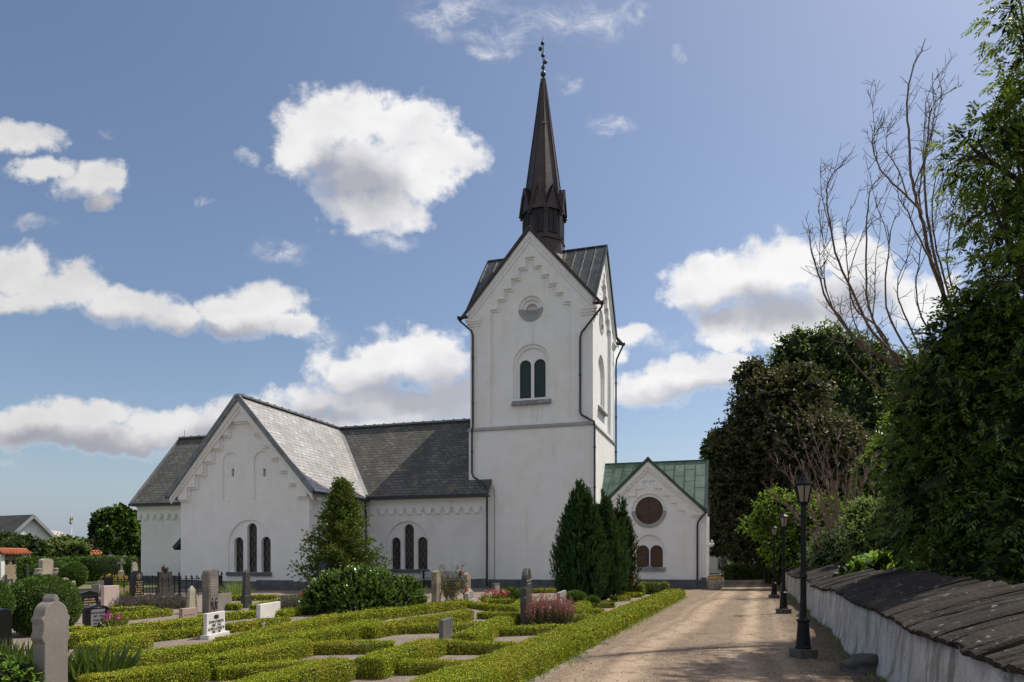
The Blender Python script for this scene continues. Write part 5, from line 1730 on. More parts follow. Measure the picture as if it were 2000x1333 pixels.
# --- right side: the big pinnate-leaved tree
ash_base = G(2040, 1235); ash_base.z = 0
ASH = [(2010, 20, 64, 13.5), (2050, 140, 90, 14), (1985, 228, 55, 13.2), (1905, 296, 56, 13.4), (1990, 330, 95, 14), (2080, 300, 130, 14.5), (1948, 425, 56, 13.5),
       (2020, 480, 110, 14.5), (1968, 560, 66, 13.2), (2060, 620, 150, 15), (1935, 640, 62, 14), (2090, 470, 110, 15.5)]


def pinnate(rg, P, out, k=11, l0=.22, l1=.40, s0=.085, s1=.14):
    """pinnate leaves: a stalk with paired narrow leaflets"""
    n = len(P)
    td = out * .8 + rnd_unit(rg, n) * .7; td[:, 2] -= .25; td /= np.linalg.norm(td, axis=1, keepdims=True)
    up = rnd_unit(rg, n) * .5; up[:, 2] += 1; sd = np.cross(td, up); sd /= np.linalg.norm(sd, axis=1, keepdims=True)
    ln = rg.uniform(l0, l1, n)
    t_ = np.tile(np.linspace(.25, 1, k), n); sg = np.tile(np.where(np.arange(k) % 2 == 0, 1, -1), n).astype(float); sg[k - 1::k] = 0
    B = np.repeat(P, k, 0) + np.repeat(td, k, 0) * (t_ * np.repeat(ln, k))[:, None]
    B[:, 2] -= (t_ ** 2) * np.repeat(ln, k) * .25
    dd = np.repeat(td, k, 0) * .75 + np.repeat(sd, k, 0) * (sg * .8)[:, None] + rnd_unit(rg, n * k) * .15; dd[:, 2] -= .35
    nn = np.repeat(np.cross(sd, td), k, 0) + rnd_unit(rg, n * k) * .3
    s = rg.uniform(s0, s1, n * k)
    return leaf_quads(B, dd, nn, s, s * .34)


def ash_tree():
    base = Vector(ash_base); t = thing('ash_tree', 'tall dark leafy tree with narrow drooping leaflets at the right edge', 'tree', base)
    rg = np.random.default_rng(77)
    blobs = bl(ASH, base, 1.25)
    P, out = blob_twigs(rg, blobs, 4300, (.5, 1.18))
    a = pinnate(rg, P, out)
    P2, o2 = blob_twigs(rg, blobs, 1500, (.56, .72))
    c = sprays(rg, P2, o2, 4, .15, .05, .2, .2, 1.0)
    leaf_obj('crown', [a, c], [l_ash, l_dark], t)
    mb = MB(); limbs(mb, rg, (0, 0, 0), blobs, .26, Vector(blobs[4][0]) + Vector((.5, .3, 1.2)), 9); mb.build('trunk', m_bark, t, smooth=True)


ash_tree()

THICK = [(1900, 655, 72, 14), (1985, 720, 120, 14), (1868, 765, 86, 14), (1832, 852, 74, 14.5), (1930, 880, 130, 14), (2050, 850, 150, 14.5), (1862, 965, 98, 14), (1960, 1030, 125, 13.2),
         (2060, 1040, 150, 13), (1800, 765, 44, 14.5), (1790, 930, 46, 15), (1800, 1040, 50, 15), (1890, 1100, 62, 13.2), (2150, 980, 160, 13.5), (1990, 1125, 60, 12.4), (1930, 1128, 44, 12.2), (1840, 1118, 40, 13.2), (2050, 1120, 70, 11.6)]
def thicket():
    base = G(1965, 1237); t = thing('dark_thicket', 'dense dark green thicket overhanging the wall coping at the right edge', 'shrub', base)
    rg = np.random.default_rng(31); blobs = bl(THICK, base, 1.1)
    P, out = blob_twigs(rg, blobs, 4200, (.80, 1.24)); ok = P[:, 2] > .5
    a = pinnate(rg, P[ok], out[ok], 9, .22, .42, .09, .15)
    P, out = blob_twigs(rg, blobs, 5200, (.74, 1.02)); ok = P[:, 2] > .03
    b = sprays(rg, P[ok], out[ok], 8, .12, .045, .3, .25)
    P, out = blob_twigs(rg, blobs, 3000, (.5, .8)); ok = P[:, 2] > .03
    c = sprays(rg, P[ok], out[ok], 4, .24, .12, .3, .25, 1.0)
    for q in (a, b, c): q[0][:, 2] = np.maximum(q[0][:, 2], .006)
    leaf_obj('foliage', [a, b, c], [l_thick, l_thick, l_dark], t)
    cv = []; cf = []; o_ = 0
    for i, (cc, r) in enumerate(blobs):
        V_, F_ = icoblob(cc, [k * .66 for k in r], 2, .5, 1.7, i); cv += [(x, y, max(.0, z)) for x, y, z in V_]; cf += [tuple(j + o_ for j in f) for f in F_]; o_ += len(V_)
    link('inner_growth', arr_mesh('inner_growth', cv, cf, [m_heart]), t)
    mb = MB(); limbs(mb, rg, (0, 0, 0), blobs, .12); mb.build('stems', m_bark, t, smooth=True)


thicket()


# --- bare dead tree
DEAD = [
    ([(1905, 1100), (1893, 900), (1880, 720), (1850, 600), (1814, 495), (1807, 450), (1791, 396), (1780, 342), (1776, 270), (1771, 202), (1782, 135), (1796, 108), (1807, 76)], 4.6, 17.0, .3),
    ([(1862, 640), (1830, 520), (1807, 391), (1807, 315), (1814, 252), (1816, 220), (1834, 193), (1868, 171)], 2.8, 17.2, .6),
    ([(1795, 408), (1751, 365), (1724, 337), (1710, 310), (1704, 283), (1710, 261), (1724, 243)], 1.8, 16.8, -.3),
    ([(1772, 384), (1755, 333), (1735, 301), (1731, 270), (1735, 254)], 1.3, 16.9, .1),
    ([(1800, 420), (1796, 383), (1803, 315), (1809, 202), (1832, 146)], 1.8, 17.3, .3),
    ([(1825, 520), (1787, 450), (1773, 414), (1755, 387), (1753, 346)], 1.8, 16.7, -.2),
    ([(1868, 660), (1850, 560), (1825, 470), (1822, 382), (1834, 324), (1843, 288)], 2.2, 17.6, .5),
    ([(1885, 1000), (1850, 860), (1800, 770), (1733, 704), (1679, 677), (1640, 620), (1614, 585), (1598, 531), (1582, 477), (1584, 445)], 3.8, 16.6, -.8),
    ([(1815, 790), (1760, 705), (1705, 650), (1670, 580), (1638, 513), (1620, 432), (1615, 369), (1630, 337), (1646, 322)], 3.0, 16.4, -.6),
    ([(1790, 760), (1740, 690), (1697, 600), (1692, 495), (1695, 405), (1701, 369), (1719, 346)], 2.6, 16.8, -.4),
    ([(1830, 800), (1775, 690), (1731, 600), (1735, 495), (1742, 441), (1758, 418)], 2.4, 17.0, .2),
    ([(1835, 780), (1800, 690), (1765, 610), (1752, 560), (1774, 500), (1792, 452)], 2.2, 17.4, .4),
    ([(1878, 720), (1868, 600), (1850, 517), (1855, 450), (1863, 405), (1880, 370)], 2.0, 17.6, .5),
    ([(1720, 700), (1660, 650), (1625, 600), (1608, 545), (1600, 500), (1605, 410)], 1.7, 16.3, -.5),
    ([(1760, 720), (1715, 640), (1668, 600), (1655, 520), (1652, 450), (1662, 400)], 1.9, 16.5, -.2),
    ([(1846, 850), (1790, 790), (1720, 760), (1660, 700), (1640, 650)], 2.2, 16.0, -.9),
    ([(1880, 800), (1840, 690), (1800, 620), (1790, 560), (1800, 480), (1815, 440)], 2.3, 17.3, .3),
]


def dead_tree():
    base = G(1905, 1208); base.z = 0
    base = D(1905, 1090, 15.5); base.z = 0
    t = thing('dead_tree', 'bare dead tree with many thin upswept branches against the sky', 'tree', base)
    rg = random.Random(12); mb = MB(); tw = MB()
    for pts, r, Y, dy in DEAD:
        W_ = [D(x, y, (Y + dy * i / len(pts) * 1.6) * .91) - base for i, (x, y) in enumerate(pts)]
        P = []
        for i in range(len(W_) - 1):
            p0, p1, p2, p3 = W_[max(i - 1, 0)], W_[i], W_[i + 1], W_[min(i + 2, len(W_) - 1)]
            for s in range(4):
                f = s / 4
                P.append(.5 * ((2 * p1) + (p2 - p0) * f + (2 * p0 - 5 * p1 + 4 * p2 - p3) * f * f + (-p0 + 3 * p1 - 3 * p2 + p3) * f ** 3) + Vector((rg.uniform(-1, 1), rg.uniform(-1, 1), rg.uniform(-1, 1))) * .012)
        P.append(W_[-1])
        if pts[0][1] == 1100: P.insert(0, Vector((0, 0, 0)))
        n = len(P); r0 = r * 16.5 / FPX
        mb.tube(P, [max(.006, r0 * (1 - .88 * i / n)) for i in range(n)], 6)
        limbs_ = [(P, n)]
        for _ in range(1 if r > 1.6 else 0):
            i = rg.randint(int(n * .30), int(n * .70)); d = (P[i + 1] - P[i]).normalized()
            q = (d + Vector((rg.uniform(-.25, .55), rg.uniform(-.5, .5), .25))).normalized(); ln = rg.uniform(1.3, 2.6); p = P[i].copy(); Q = [p]
            for s in range(12):
                q = (q + Vector((rg.uniform(-.13, .16), rg.uniform(-.12, .12), rg.uniform(-.02, .16)))).normalized(); p = p + q * ln / 12; Q.append(p)
            rr = max(.010, r0 * (1 - .88 * i / n) * .6); mb.tube(Q, [max(.005, rr * (1 - .8 * k / 12)) for k in range(13)], 5); limbs_.append((Q, 13))
        for P, n in limbs_:
          for i in range(int(n * .30), n - 1):
            for _ in range(rg.choice((0, 0, 1, 1, 1, 2))):
                d = (P[i + 1] - P[i]).normalized(); a = Vector((rg.uniform(-.7, 1.0), rg.uniform(-.8, .8), rg.uniform(-.1, .8)))
                q = (d * .5 + a).normalized(); ln = rg.uniform(.15, .85) * (1.1 - .4 * i / n)
                p = P[i].copy(); Q = [p]
                for s in range(4):
                    q = (q + Vector((rg.uniform(-.2, .25), rg.uniform(-.2, .2), rg.uniform(-.12, .32)))).normalized(); p = p + q * ln / 4; Q.append(p)
                tw.tube(Q, [.0075, .0065, .0055, .005, .004], 4)
                if ln > .3:
                    for _ in range(2):
                        j = rg.randint(1, 3); v = Vector((rg.uniform(-.8, 1), rg.uniform(-.6, .6), rg.uniform(-.2, .8))).normalized() * ln * .4
                        tw.tube([Q[j], Q[j] + v * .5 + Vector((0, 0, .01)), Q[j] + v], [.005, .0045, .004], 3)
    mb.build('trunk', m_bark_g, t, smooth=True); tw.build('twigs', m_bark_g, t)


dead_tree()

# --- trees beyond the wall
plant('dark_maple', 'large dark reddish-brown maple beyond the path end, right of the porch', 'tree', ch(12.5, 11),
      [(1450, 868, 56, 46), (1500, 800, 66, 46), (1450, 960, 64, 46), (1540, 880, 92, 45), (1556, 775, 58, 46), (1425, 1040, 40, 47), (1490, 1040, 66, 45), (1600, 900, 92, 45), (1425, 900, 34, 46), (1590, 1010, 90, 44), (1470, 740, 30, 47), (1560, 1100, 60, 44)],
      9500, .19, .15, 6, .5, l_maple, 41, trunk=.45, core=.74, inner=.6, innerL=2.0)
plant('beech_tree', 'green beech rising behind the dark maple beyond the wall', 'tree', ch(22, 14),
      [(1560, 700, 50, 54), (1616, 694, 58, 54), (1680, 720, 62, 53), (1530, 745, 46, 54), (1720, 780, 82, 53), (1650, 820, 100, 53), (1760, 860, 90, 52), (1700, 920, 110, 52), (1800, 760, 80, 53), (1640, 1000, 100, 52), (1760, 1010, 100, 52)],
      8500, .20, .13, 6, .5, l_beech, 42, trunk=.45, core=.74, inner=.6)
plant('green_tree', 'mid green tree seen between the porch and the dark maple', 'tree', ch(9.0, 26),
      [(1405, 880, 28, 62), (1396, 940, 30, 62), (1410, 1000, 34, 62), (1400, 1050, 30, 62), (1440, 900, 40, 63), (1360, 960, 30, 64)], 2600, .26, .17, 6, .5, l_beech, 43, trunk=.3, inner=.5)
plant('backdrop_tree', 'dark tree mass closing the view behind the path end lamps', 'tree', ch(19, 28),
      [(1480, 1060, 60, 66), (1540, 1040, 70, 66), (1600, 1040, 80, 66), (1670, 1020, 90, 66), (1520, 970, 80, 66), (1600, 940, 90, 66), (1500, 1105, 40, 66), (1560, 1105, 50, 66)], 4200, .32, .24, 6, .6, l_thick, 44, trunk=.4, core=.74, inner=.8)
plant('hazel_shrub', 'yellow-green leafy shrub overhanging the far end of the wall behind the lamps', 'shrub', ch(11.2, 3.0),
      [(1515, 1000, 30, 37), (1560, 1010, 40, 37), (1540, 1062, 44, 37), (1592, 1050, 46, 36.5), (1490, 1030, 18, 37.5), (1510, 975, 14, 37.5), (1466, 1028, 12, 37.5), (1610, 1010, 36, 37)],
      2000, .13, .085, 7, .5, l_hazel, 45, trunk=.10, inner=.3, droop=.1)
plant('grey_green_shrub', 'grey-green fine-leaved shrub behind the wall below the bare bush', 'shrub', ch(11.3, -3.0),
      [(1625, 1078, 38, 30), (1660, 1068, 40, 29.5), (1600, 1096, 28, 31), (1690, 1090, 34, 29)], 2000, .075, .028, 9, .3, l_silver, 46, inner=.5, core=.6)
plant('green_shrub', 'mid green shrub behind the wall left of the dark thicket', 'shrub', ch(11.5, -10.5),
      [(1700, 1062, 44, 24), (1752, 1072, 46, 23), (1740, 1020, 40, 24), (1690, 1015, 34, 25), (1770, 985, 40, 23)], 2200, .085, .045, 8, .28, l_olive, 47, inner=.5)
plant('sunlit_shrub', 'tall sunlit yellow-green shrub between the bare bush and the dark thicket', 'shrub', ch(15.5, -2.5),
      [(1715, 930, 38, 33), (1742, 885, 36, 33), (1698, 985, 36, 33.5), (1752, 960, 40, 33), (1772, 830, 36, 33), (1735, 1040, 44, 33)], 2300, .125, .058, 7, .35, l_hazel, 48, trunk=.06, inner=.45)
plant('broad_leaf_shrub', 'bright broad-leaved plant growing against the back of the coping', 'plant', ch(11.0, -14.5),
      [(1700, 1119, 24, 19.5), (1738, 1117, 26, 19), (1782, 1122, 26, 18.5), (1668, 1126, 16, 20)], 420, .17, .12, 5, .25, l_bright, 49, inner=.4)


def bare_bush():
    base = D(1648, 1090, 30.0); base.z = 0
    t = thing('bare_bush', 'leafless brownish bush with fanned thin stems behind the wall', 'shrub', base)
    rg = random.Random(3); mb = MB(); tw = MB()
    tips = [(1505, 960), (1520, 905), (1540, 870), (1560, 850), (1585, 838), (1610, 880), (1635, 860), (1655, 900), (1680, 870), (1700, 905), (1715, 950), (1530, 985), (1600, 905), (1665, 950), (1575, 930), (1625, 930), (1690, 930), (1550, 935)]
    for i, (x, y) in enumerate(tips):
        e = D(x, y, 30 + rg.uniform(-1.4, 1.4)) - base
        s = Vector((rg.uniform(-.25, .25), rg.uniform(-.25, .25), 0)); m = s.lerp(e, .5) + Vector((-e.x * .16, 0, .5))
        P = []
        for k in range(11):
            f = k / 10; P.append(s * (1 - f) ** 2 + m * 2 * f * (1 - f) + e * f * f + Vector((rg.uniform(-1, 1), rg.uniform(-1, 1), rg.uniform(-1, 1))) * .025)
        mb.tube(P, [.042 * (1 - .8 * k / 10) for k in range(11)], 5)
        for k in range(3, 11):
            for _ in range(3):
                d = (P[k] - P[k - 1]).normalized() + Vector((rg.uniform(-.9, .9), rg.uniform(-.9, .9), rg.uniform(-.2, .7))); d.normalize(); ln = rg.uniform(.25, .9)
                q = P[k] + d * ln * .5; d2 = (d + Vector((rg.uniform(-.3, .3), rg.uniform(-.3, .3), .3))).normalized()
                tw.tube([P[k], q, q + d2 * ln * .5], [.015, .012, .008], 3)
                for _ in range(3):
                    d3 = (d + Vector((rg.uniform(-.8, .8), rg.uniform(-.8, .8), rg.uniform(0, .6)))).normalized(); tw.tube([q, q + d3 * ln * .4], [.008, .005], 3)
    b = M('reddish_bare_bark', (.24, .165, .13), (.16, .115, .095), 5, .9)
    mb.build('stems', b, t, smooth=True); tw.build('twigs', b, t)


bare_bush()


# --- evergreens before the church
def cypress(name, label, base, top_z, r, n, mat, seed, lean=(0, 0), k=9, L=.15, patch=None, fat=.34):
    t = thing(name, label, 'cypress', base, 0, 'columnar cypresses before the tower')
    rg = np.random.default_rng(seed); H = top_z
    # fluted body of many upright plumes
    npl = max(14, int(30 * r)); parts = []
    V = []; 
    a = rg.uniform(0, 2 * np.pi, npl); rr = np.sqrt(rg.random(npl)) * .78; hh = H * (1 - .34 * rr ** 2.2) * rg.uniform(.74, 1.0, npl); hh[0] = H; rr[0] = 0
    pi = rg.choice(npl, size=n, p=(hh * (.5 + rr)) / (hh * (.5 + rr)).sum())
    f = rg.random(n) ** .85
    prof = np.sin(np.pi * np.clip(f, 0, 1) ** .62 * .93 + .12)
    pr = r * fat * (.35 + .65 * prof) * (1 - f ** 5)
    th = rg.uniform(0, 2 * np.pi, n); rad = pr * np.sqrt(rg.uniform(.5, 1.05, n))
    cx = np.cos(a[pi]) * rr[pi] * r * (.62 + .5 * np.sin(np.pi * np.minimum(f * .9 + .12, 1))); cy = np.sin(a[pi]) * rr[pi] * r * (.62 + .5 * np.sin(np.pi * np.minimum(f * .9 + .12, 1)))
    P = np.stack([cx + np.cos(th) * rad + lean[0] * f, cy + np.sin(th) * rad + lean[1] * f, .05 + f * hh[pi]], 1)
    out = np.stack([np.cos(th) * .6 + np.cos(a[pi]) * .3, np.sin(th) * .6 + np.sin(a[pi]) * .3, np.zeros(n)], 1)
    td = out * .45 + rnd_unit(rg, n) * .28; td[:, 2] += 1.0
    kk = k; B = np.repeat(P, kk, 0) + np.repeat(td / np.linalg.norm(td, axis=1, keepdims=True), kk, 0) * (np.tile(np.linspace(0, .22, kk), n))[:, None]
    dd = np.repeat(td, kk, 0) + rnd_unit(rg, n * kk) * .55; nn = np.repeat(out, kk, 0) + rnd_unit(rg, n * kk) * .6
    s = rg.uniform(.6, 1.2, n * kk) * L
    parts.append(leaf_quads(B, dd, nn, s, s * .30))
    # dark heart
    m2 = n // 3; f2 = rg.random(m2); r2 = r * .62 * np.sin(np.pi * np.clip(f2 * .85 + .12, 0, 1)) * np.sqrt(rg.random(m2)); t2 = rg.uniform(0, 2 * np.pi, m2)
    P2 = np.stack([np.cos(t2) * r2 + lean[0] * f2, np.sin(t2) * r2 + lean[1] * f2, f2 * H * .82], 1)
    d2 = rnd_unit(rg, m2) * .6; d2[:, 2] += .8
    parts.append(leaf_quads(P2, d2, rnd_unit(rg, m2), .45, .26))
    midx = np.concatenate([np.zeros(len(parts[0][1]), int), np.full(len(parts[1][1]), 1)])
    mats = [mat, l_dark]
    if patch is not None:
        mats.append(l_cypr); c = np.repeat(P[:, 0] > patch, kk) & np.repeat(rg.random(n) < .5, kk); midx[:len(c)][c] = 2
    V_, F_ = join(parts)
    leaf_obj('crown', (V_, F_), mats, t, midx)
    mb = MB(); mb.tube([(0, 0, -.05), (lean[0] * .4, lean[1] * .4, H * .45)], [.10, .05], 7); mb.build('trunk', m_bark, t)
    return t


cyp = G(1133, 1178)
cypress('cypress', 'broad dark green columnar cypress, front and largest of the clump before the tower', cyp, 1.65 + 140 * cyp.y / FPX, .90, 4800, l_cyp, 61)
c2 = G(1177, 1173)
cypress('cypress', 'tall dark cypress in the middle of the clump', c2, 1.65 + 122 * c2.y / FPX, .92, 3800, l_cyp, 62)
c3 = G(1211, 1166)
cypress('cypress', 'slim cypress with reddish brown edge at the right of the clump', c3, 1.65 + 110 * c3.y / FPX, .72, 2700, l_cyp, 63, patch=.22)


def thuja():
    base = D(668, 1090, 31.0); base.z = 0
    t = thing('conifer', 'loose yellowish green conifer standing before the transept corner', 'conifer', base)
    rg = np.random.default_rng(64); H = EYE + (HY - 942) / FPX * 31
    parts = []; mb = MB(); mb.tube([(0, 0, -.05), (.03, 0, H * .5), (0, 0, H)], [.13, .07, .01], 7)
    n = 200; Bs = []; Ds = []
    for i in range(n):
        f = (i / n) ** 1.15; z = .15 + f * (H - .25); R_ = (1.95 * (1 - f) ** 1.08 + .06) * rg.choice((.55, .75, .85, 1.0, 1.15)) * rg.uniform(.9, 1.08)
        if z < .5: R_ *= .8
        a = i * 2.4 + rg.uniform(-.5, .5)
        d = np.array([math.cos(a), math.sin(a), .35 + .7 * f + rg.uniform(-.1, .25)])
        p = np.array([0, 0, z])
        for s in np.linspace(.25, 1, 14):
            q = p + d * R_ * s; q[2] -= .22 * R_ * s * s * (1 - f) * 1.2
            for _ in range(6):
                Bs.append(q + rg.normal(0, .07 + .05 * s, 3)); w = d * .6 + rg.normal(0, .5, 3); w[2] += .05; Ds.append(w)
        if i % 2 == 0: mb.tube([p, p + d * R_ * .5, p + d * R_ * .9 - np.array([0, 0, .2 * R_ * (1 - f)])], [.022, .014, .006], 4)
    B = np.array(Bs); Dd = np.array(Ds); n = len(B)
    k = 3
    B = np.repeat(B, k, 0); Dd = np.repeat(Dd, k, 0) + rnd_unit(rg, n * k) * .5
    s = rg.uniform(.6, 1.25, n * k) * .17
    parts.append(leaf_quads(B, Dd, rnd_unit(rg, n * k), s, s * .36))
    leaf_obj('crown', parts, [l_thuja], t); mb.build('trunk', m_bark, t)


thuja()

plant('laurel_bush', 'large glossy dark green laurel bush in the middle of the graves', 'bush', G(700, 1200),
      [(648, 1165, 40, 20.6), (695, 1160, 44, 20.4), (740, 1168, 46, 20.6), (790, 1172, 36, 21), (620, 1180, 24, 20.5), (700, 1185, 36, 20), (765, 1188, 36, 20.4)],
      2600, .095, .034, 9, .18, l_laurel, 65, core=.8, droop=-.3, up=.5, spread=.6, inner=.6, sy=1.15)


def clipped_ball(label, px, py, rpx, Y, seed, name='clipped_bush', grp='round clipped bushes', sz=.92, n=15000, L=.055):
    c = D(px, py, Y); r = rpx * Y / FPX; t = thing(name, label, 'bush', (c.x, c.y, 0), 0, grp)
    rg = np.random.default_rng(seed); d = rnd_unit(rg, n)
    bump = 1 + .035 * np.sin(d[:, 0] * 5 + seed) * np.sin(d[:, 2] * 6 + 1) + .03 * np.sin(d[:, 1] * 11) * np.sin(d[:, 0] * 9) + rg.normal(0, .018, n)
    P = d * r * bump[:, None]; P[:, 2] = P[:, 2] * sz + c.z
    ok = P[:, 2] > .02; P, d2 = P[ok], d[ok]; m = len(P)
    s = rg.uniform(.7, 1.3, m) * L
    q = leaf_quads(P, d2 * .8 + rnd_unit(rg, m) * .8, d2 * .4 + rnd_unit(rg, m) * .8, s, s * .42)
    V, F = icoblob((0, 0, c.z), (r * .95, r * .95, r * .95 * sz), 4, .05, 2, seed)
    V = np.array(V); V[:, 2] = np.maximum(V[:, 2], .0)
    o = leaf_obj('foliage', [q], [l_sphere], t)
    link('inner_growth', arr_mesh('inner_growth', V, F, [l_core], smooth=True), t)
    mb = MB(); mb.tube([(0, 0, -.03), (0, 0, max(.1, c.z))], [.07, .05], 6); mb.build('stem', m_bark, t)


clipped_ball('round clipped evergreen bush behind the nearest grey gravestone', 84, 1184, 62, 15.2, 71)
clipped_ball('round clipped evergreen bush cut off by the left edge', -40, 1180, 53, 14.0, 72)
clipped_ball('squat clipped bush left of the block monument', 88, 1124, 26, 40, 73, grp='clipped shrubs before the dark hedge', sz=.95, n=6000, L=.09)
clipped_ball('clipped rounded shrub just right of the block monument', 117, 1122, 24, 38, 74, grp='clipped shrubs before the dark hedge', sz=1.0, n=6000, L=.09)
clipped_ball('clipped rounded shrub, outermost before the dark hedge', 144, 1122, 22, 37, 75, grp='clipped shrubs before the dark hedge', sz=1.05, n=6000, L=.09)
clipped_ball('yellow-green cushion conifer at the tower foot', 997, 1167, 24, 27.5, 76, name='cushion_shrub', grp='low cushion shrubs', sz=.75, n=5000, L=.07)
clipped_ball('bright green spreading cushion conifer before the cypress', 1124, 1171, 22, 23.5, 77, name='cushion_shrub', grp='low cushion shrubs', sz=.7, n=6000, L=.06)
clipped_ball('small green cushion conifer between the spreading one and the cypress', 1158, 1176, 13, 23.2, 78, name='cushion_shrub', grp='low cushion shrubs', sz=.8, n=3000, L=.06)

# tall hedges at the back of the graveyard
for lab, x0, x1, Y0, Y1, h in (('long dark clipped hedge behind the stone cross', 150, 262, 49, 49.5, 1.70), ('dark clipped hedge behind the block monument', 36, 150, 46, 48, 1.62)):
    p0, p1 = Vector(((x0 - HX) / FPX * Y0, Y0, 0)), Vector(((x1 - HX) / FPX * Y1, Y1, 0))
    hedge(lab, p0, p1, w=1.2, h=h, mat=l_sphere, cov=1.7, rough=.05, group='tall clipped hedges at the back', name='tall_hedge')


# --- flowers and soft plants
def tuft(name, label, cat, base, wid, dep, h, n, L, W, mats, seed, lean=.25, group=None, flower=None, tip=None, base_h=.0):
    """upright blades or stems from a patch of ground"""
    t = thing(name, label, cat, base, 0, group); rg = np.random.default_rng(seed)
    P = np.stack([rg.uniform(-.5, .5, n) * wid, rg.uniform(-.5, .5, n) * dep, np.full(n, base_h)], 1)
    d = rg.normal(0, lean, (n, 3)); d[:, 2] = 1; d[:, 0] += P[:, 0] / wid * lean * 2; d[:, 1] += P[:, 1] / dep * lean * 2
    d /= np.linalg.norm(d, axis=1, keepdims=True); hh = h * rg.uniform(.6, 1.1, n) * (1 - .5 * (P[:, 0] / wid * 2) ** 2 * .6)
    parts = [leaf_quads(P, d, rnd_unit(rg, n) + np.array([0, -.4, 0]), hh, np.full(n, W))]
    m = [mats]
    if tip:      # plumes along the upper part
        k = 22; tt = np.tile(rg.random(k) * .5 + .5, (n, 1)) if False else rg.uniform(tip[1], 1.02, (n, k))
        B = (P[:, None, :] + d[:, None, :] * (hh[:, None] * tt)[:, :, None]).reshape(-1, 3)
        dd = np.repeat(d, k, 0) * .7 + rnd_unit(rg, n * k) * .7
        parts.append(leaf_quads(B, dd, rnd_unit(rg, n * k), L * rg.uniform(.6, 1.2, n * k), L * .45)); m.append(tip[0])
        kk = 14; t3 = rg.uniform(.05, tip[1] + .12, (n, kk)); B = (P[:, None, :] + d[:, None, :] * (hh[:, None] * t3)[:, :, None]).reshape(-1, 3)
        parts.append(leaf_quads(B, rnd_unit(rg, n * kk) + np.array([0, 0, .4]), rnd_unit(rg, n * kk), L * 1.3, L * .7)); m.append(mats)
    leaf_obj('foliage', parts, m, t)
    if flower:
        nf = flower[1]; rr = rg.random(nf)
        c = np.stack([rg.uniform(-.5, .5, nf) * wid, rg.uniform(-.5, .5, nf) * dep, h * rg.uniform(flower[3], 1.0, nf)], 1)
        k = 9; B = np.repeat(c, k, 0) + rg.normal(0, flower[2] * .35, (nf * k, 3))
        leaf_obj('flowers', [leaf_quads(B, rnd_unit(rg, nf * k) + np.array([0, 0, .3]), rnd_unit(rg, nf * k), flower[2], flower[2] * .8)], [flower[0]], t)
    return t


l_strap = Mleaf('strap_leaves', [(0.038, 0.075, 0.013), (0.068, 0.112, 0.019), (0.098, 0.143, 0.026)], .28, .30, .5)
l_heath = Mleaf('green_heath', [(0.080, 0.096, 0.040), (0.120, 0.136, 0.056), (0.096, 0.080, 0.048)], .7, .25, .2)
l_pinkpl = Mleaf('pink_plumes', [(0.360, 0.120, 0.156), (0.456, 0.180, 0.216), (0.312, 0.108, 0.120)], .8, .3, .1)
l_lav = Mleaf('lavender_stems', [(0.182, 0.168, 0.140), (0.140, 0.154, 0.084), (0.210, 0.168, 0.182)], .8, .25, .1)
l_lavtip = Mleaf('lavender_heads', [(.13, .10, .13), (.17, .13, .14)], .8, .2, .1)
f_red = Mleaf('red_petals', [(.50, .012, .02), (.38, .01, .02)], .5, .3, .2)
f_pink = Mleaf('pink_petals', [(.62, .10, .14), (.55, .16, .18)], .5, .3, .2)
f_mag = Mleaf('magenta_petals', [(.45, .03, .22), (.5, .07, .28)], .5, .3, .2)
f_yel = Mleaf('yellow_petals', [(.55, .36, .02), (.45, .3, .03)], .5, .3, .2)
f_white = Mleaf('white_petals', [(.6, .56, .48), (.5, .45, .4)], .5, .3, .2)
l_rose = Mleaf('rose_leaves', [(0.096, 0.120, 0.040), (0.160, 0.160, 0.064), (0.192, 0.096, 0.048)], .5, .3, .3)

sp = G(30, 1400)
tuft('strap_leaf_plant', 'glossy strap-leaved plant clump left of the nearest grey gravestone', 'plant', Vector((-6.75, 9.35, 0)), 1.15, .9, .62, 380, .05, .048, l_strap, 81, .34, 'strap-leaved perennials')
tuft('strap_leaf_plant', 'glossy strap-leaved plant clump right of the nearest grey gravestone', 'plant', Vector((-5.55, 9.25, 0)), .75, .7, .60, 260, .05, .046, l_strap, 82, .36, 'strap-leaved perennials')
plant('small_leaf_plant', 'low yellow-green leafy plants at the bottom left corner', 'plant', Vector((-6.0, 8.3, 0)), [(20, 1345, 42, 8.3), (-25, 1330, 40, 8.4), (48, 1352, 24, 8.2)], 600, .05, .03, 6, .12, l_bright, 83, inner=.4)
tuft('astilbe', 'pink plumed flowering bush between the stepped dark stone and the streaked marble', 'plant', G(1072, 1224), 1.0, .8, .80, 260, .045, .012, l_heath, 84, .16, None, None, (l_pinkpl, .48))
tuft('lavender', 'grey lavender clump left of the tall black rounded gravestone', 'plant', G(232, 1187), 1.0, .7, .42, 420, .03, .010, l_lav, 85, .45, 'lavender clumps', None, (l_lavtip, .75))
tuft('lavender', 'wide grey lavender clump in front of the iron fence', 'plant', G(318, 1188), 1.5, .8, .50, 650, .03, .010, l_lav, 86, .45, 'lavender clumps', None, (l_lavtip, .75))
tuft('lavender', 'wispy brownish lavender clump left of the laurel bush', 'plant', G(572, 1192), .9, .6, .46, 300, .03, .010, l_lav, 87, .4, 'lavender clumps', None, (l_lavtip, .75))
tuft('ornamental_grass', 'fountain of green grass beside the dark obelisk', 'plant', G(462, 1170), .6, .5, 1.0, 320, .05, .016, l_olive, 88, .4)
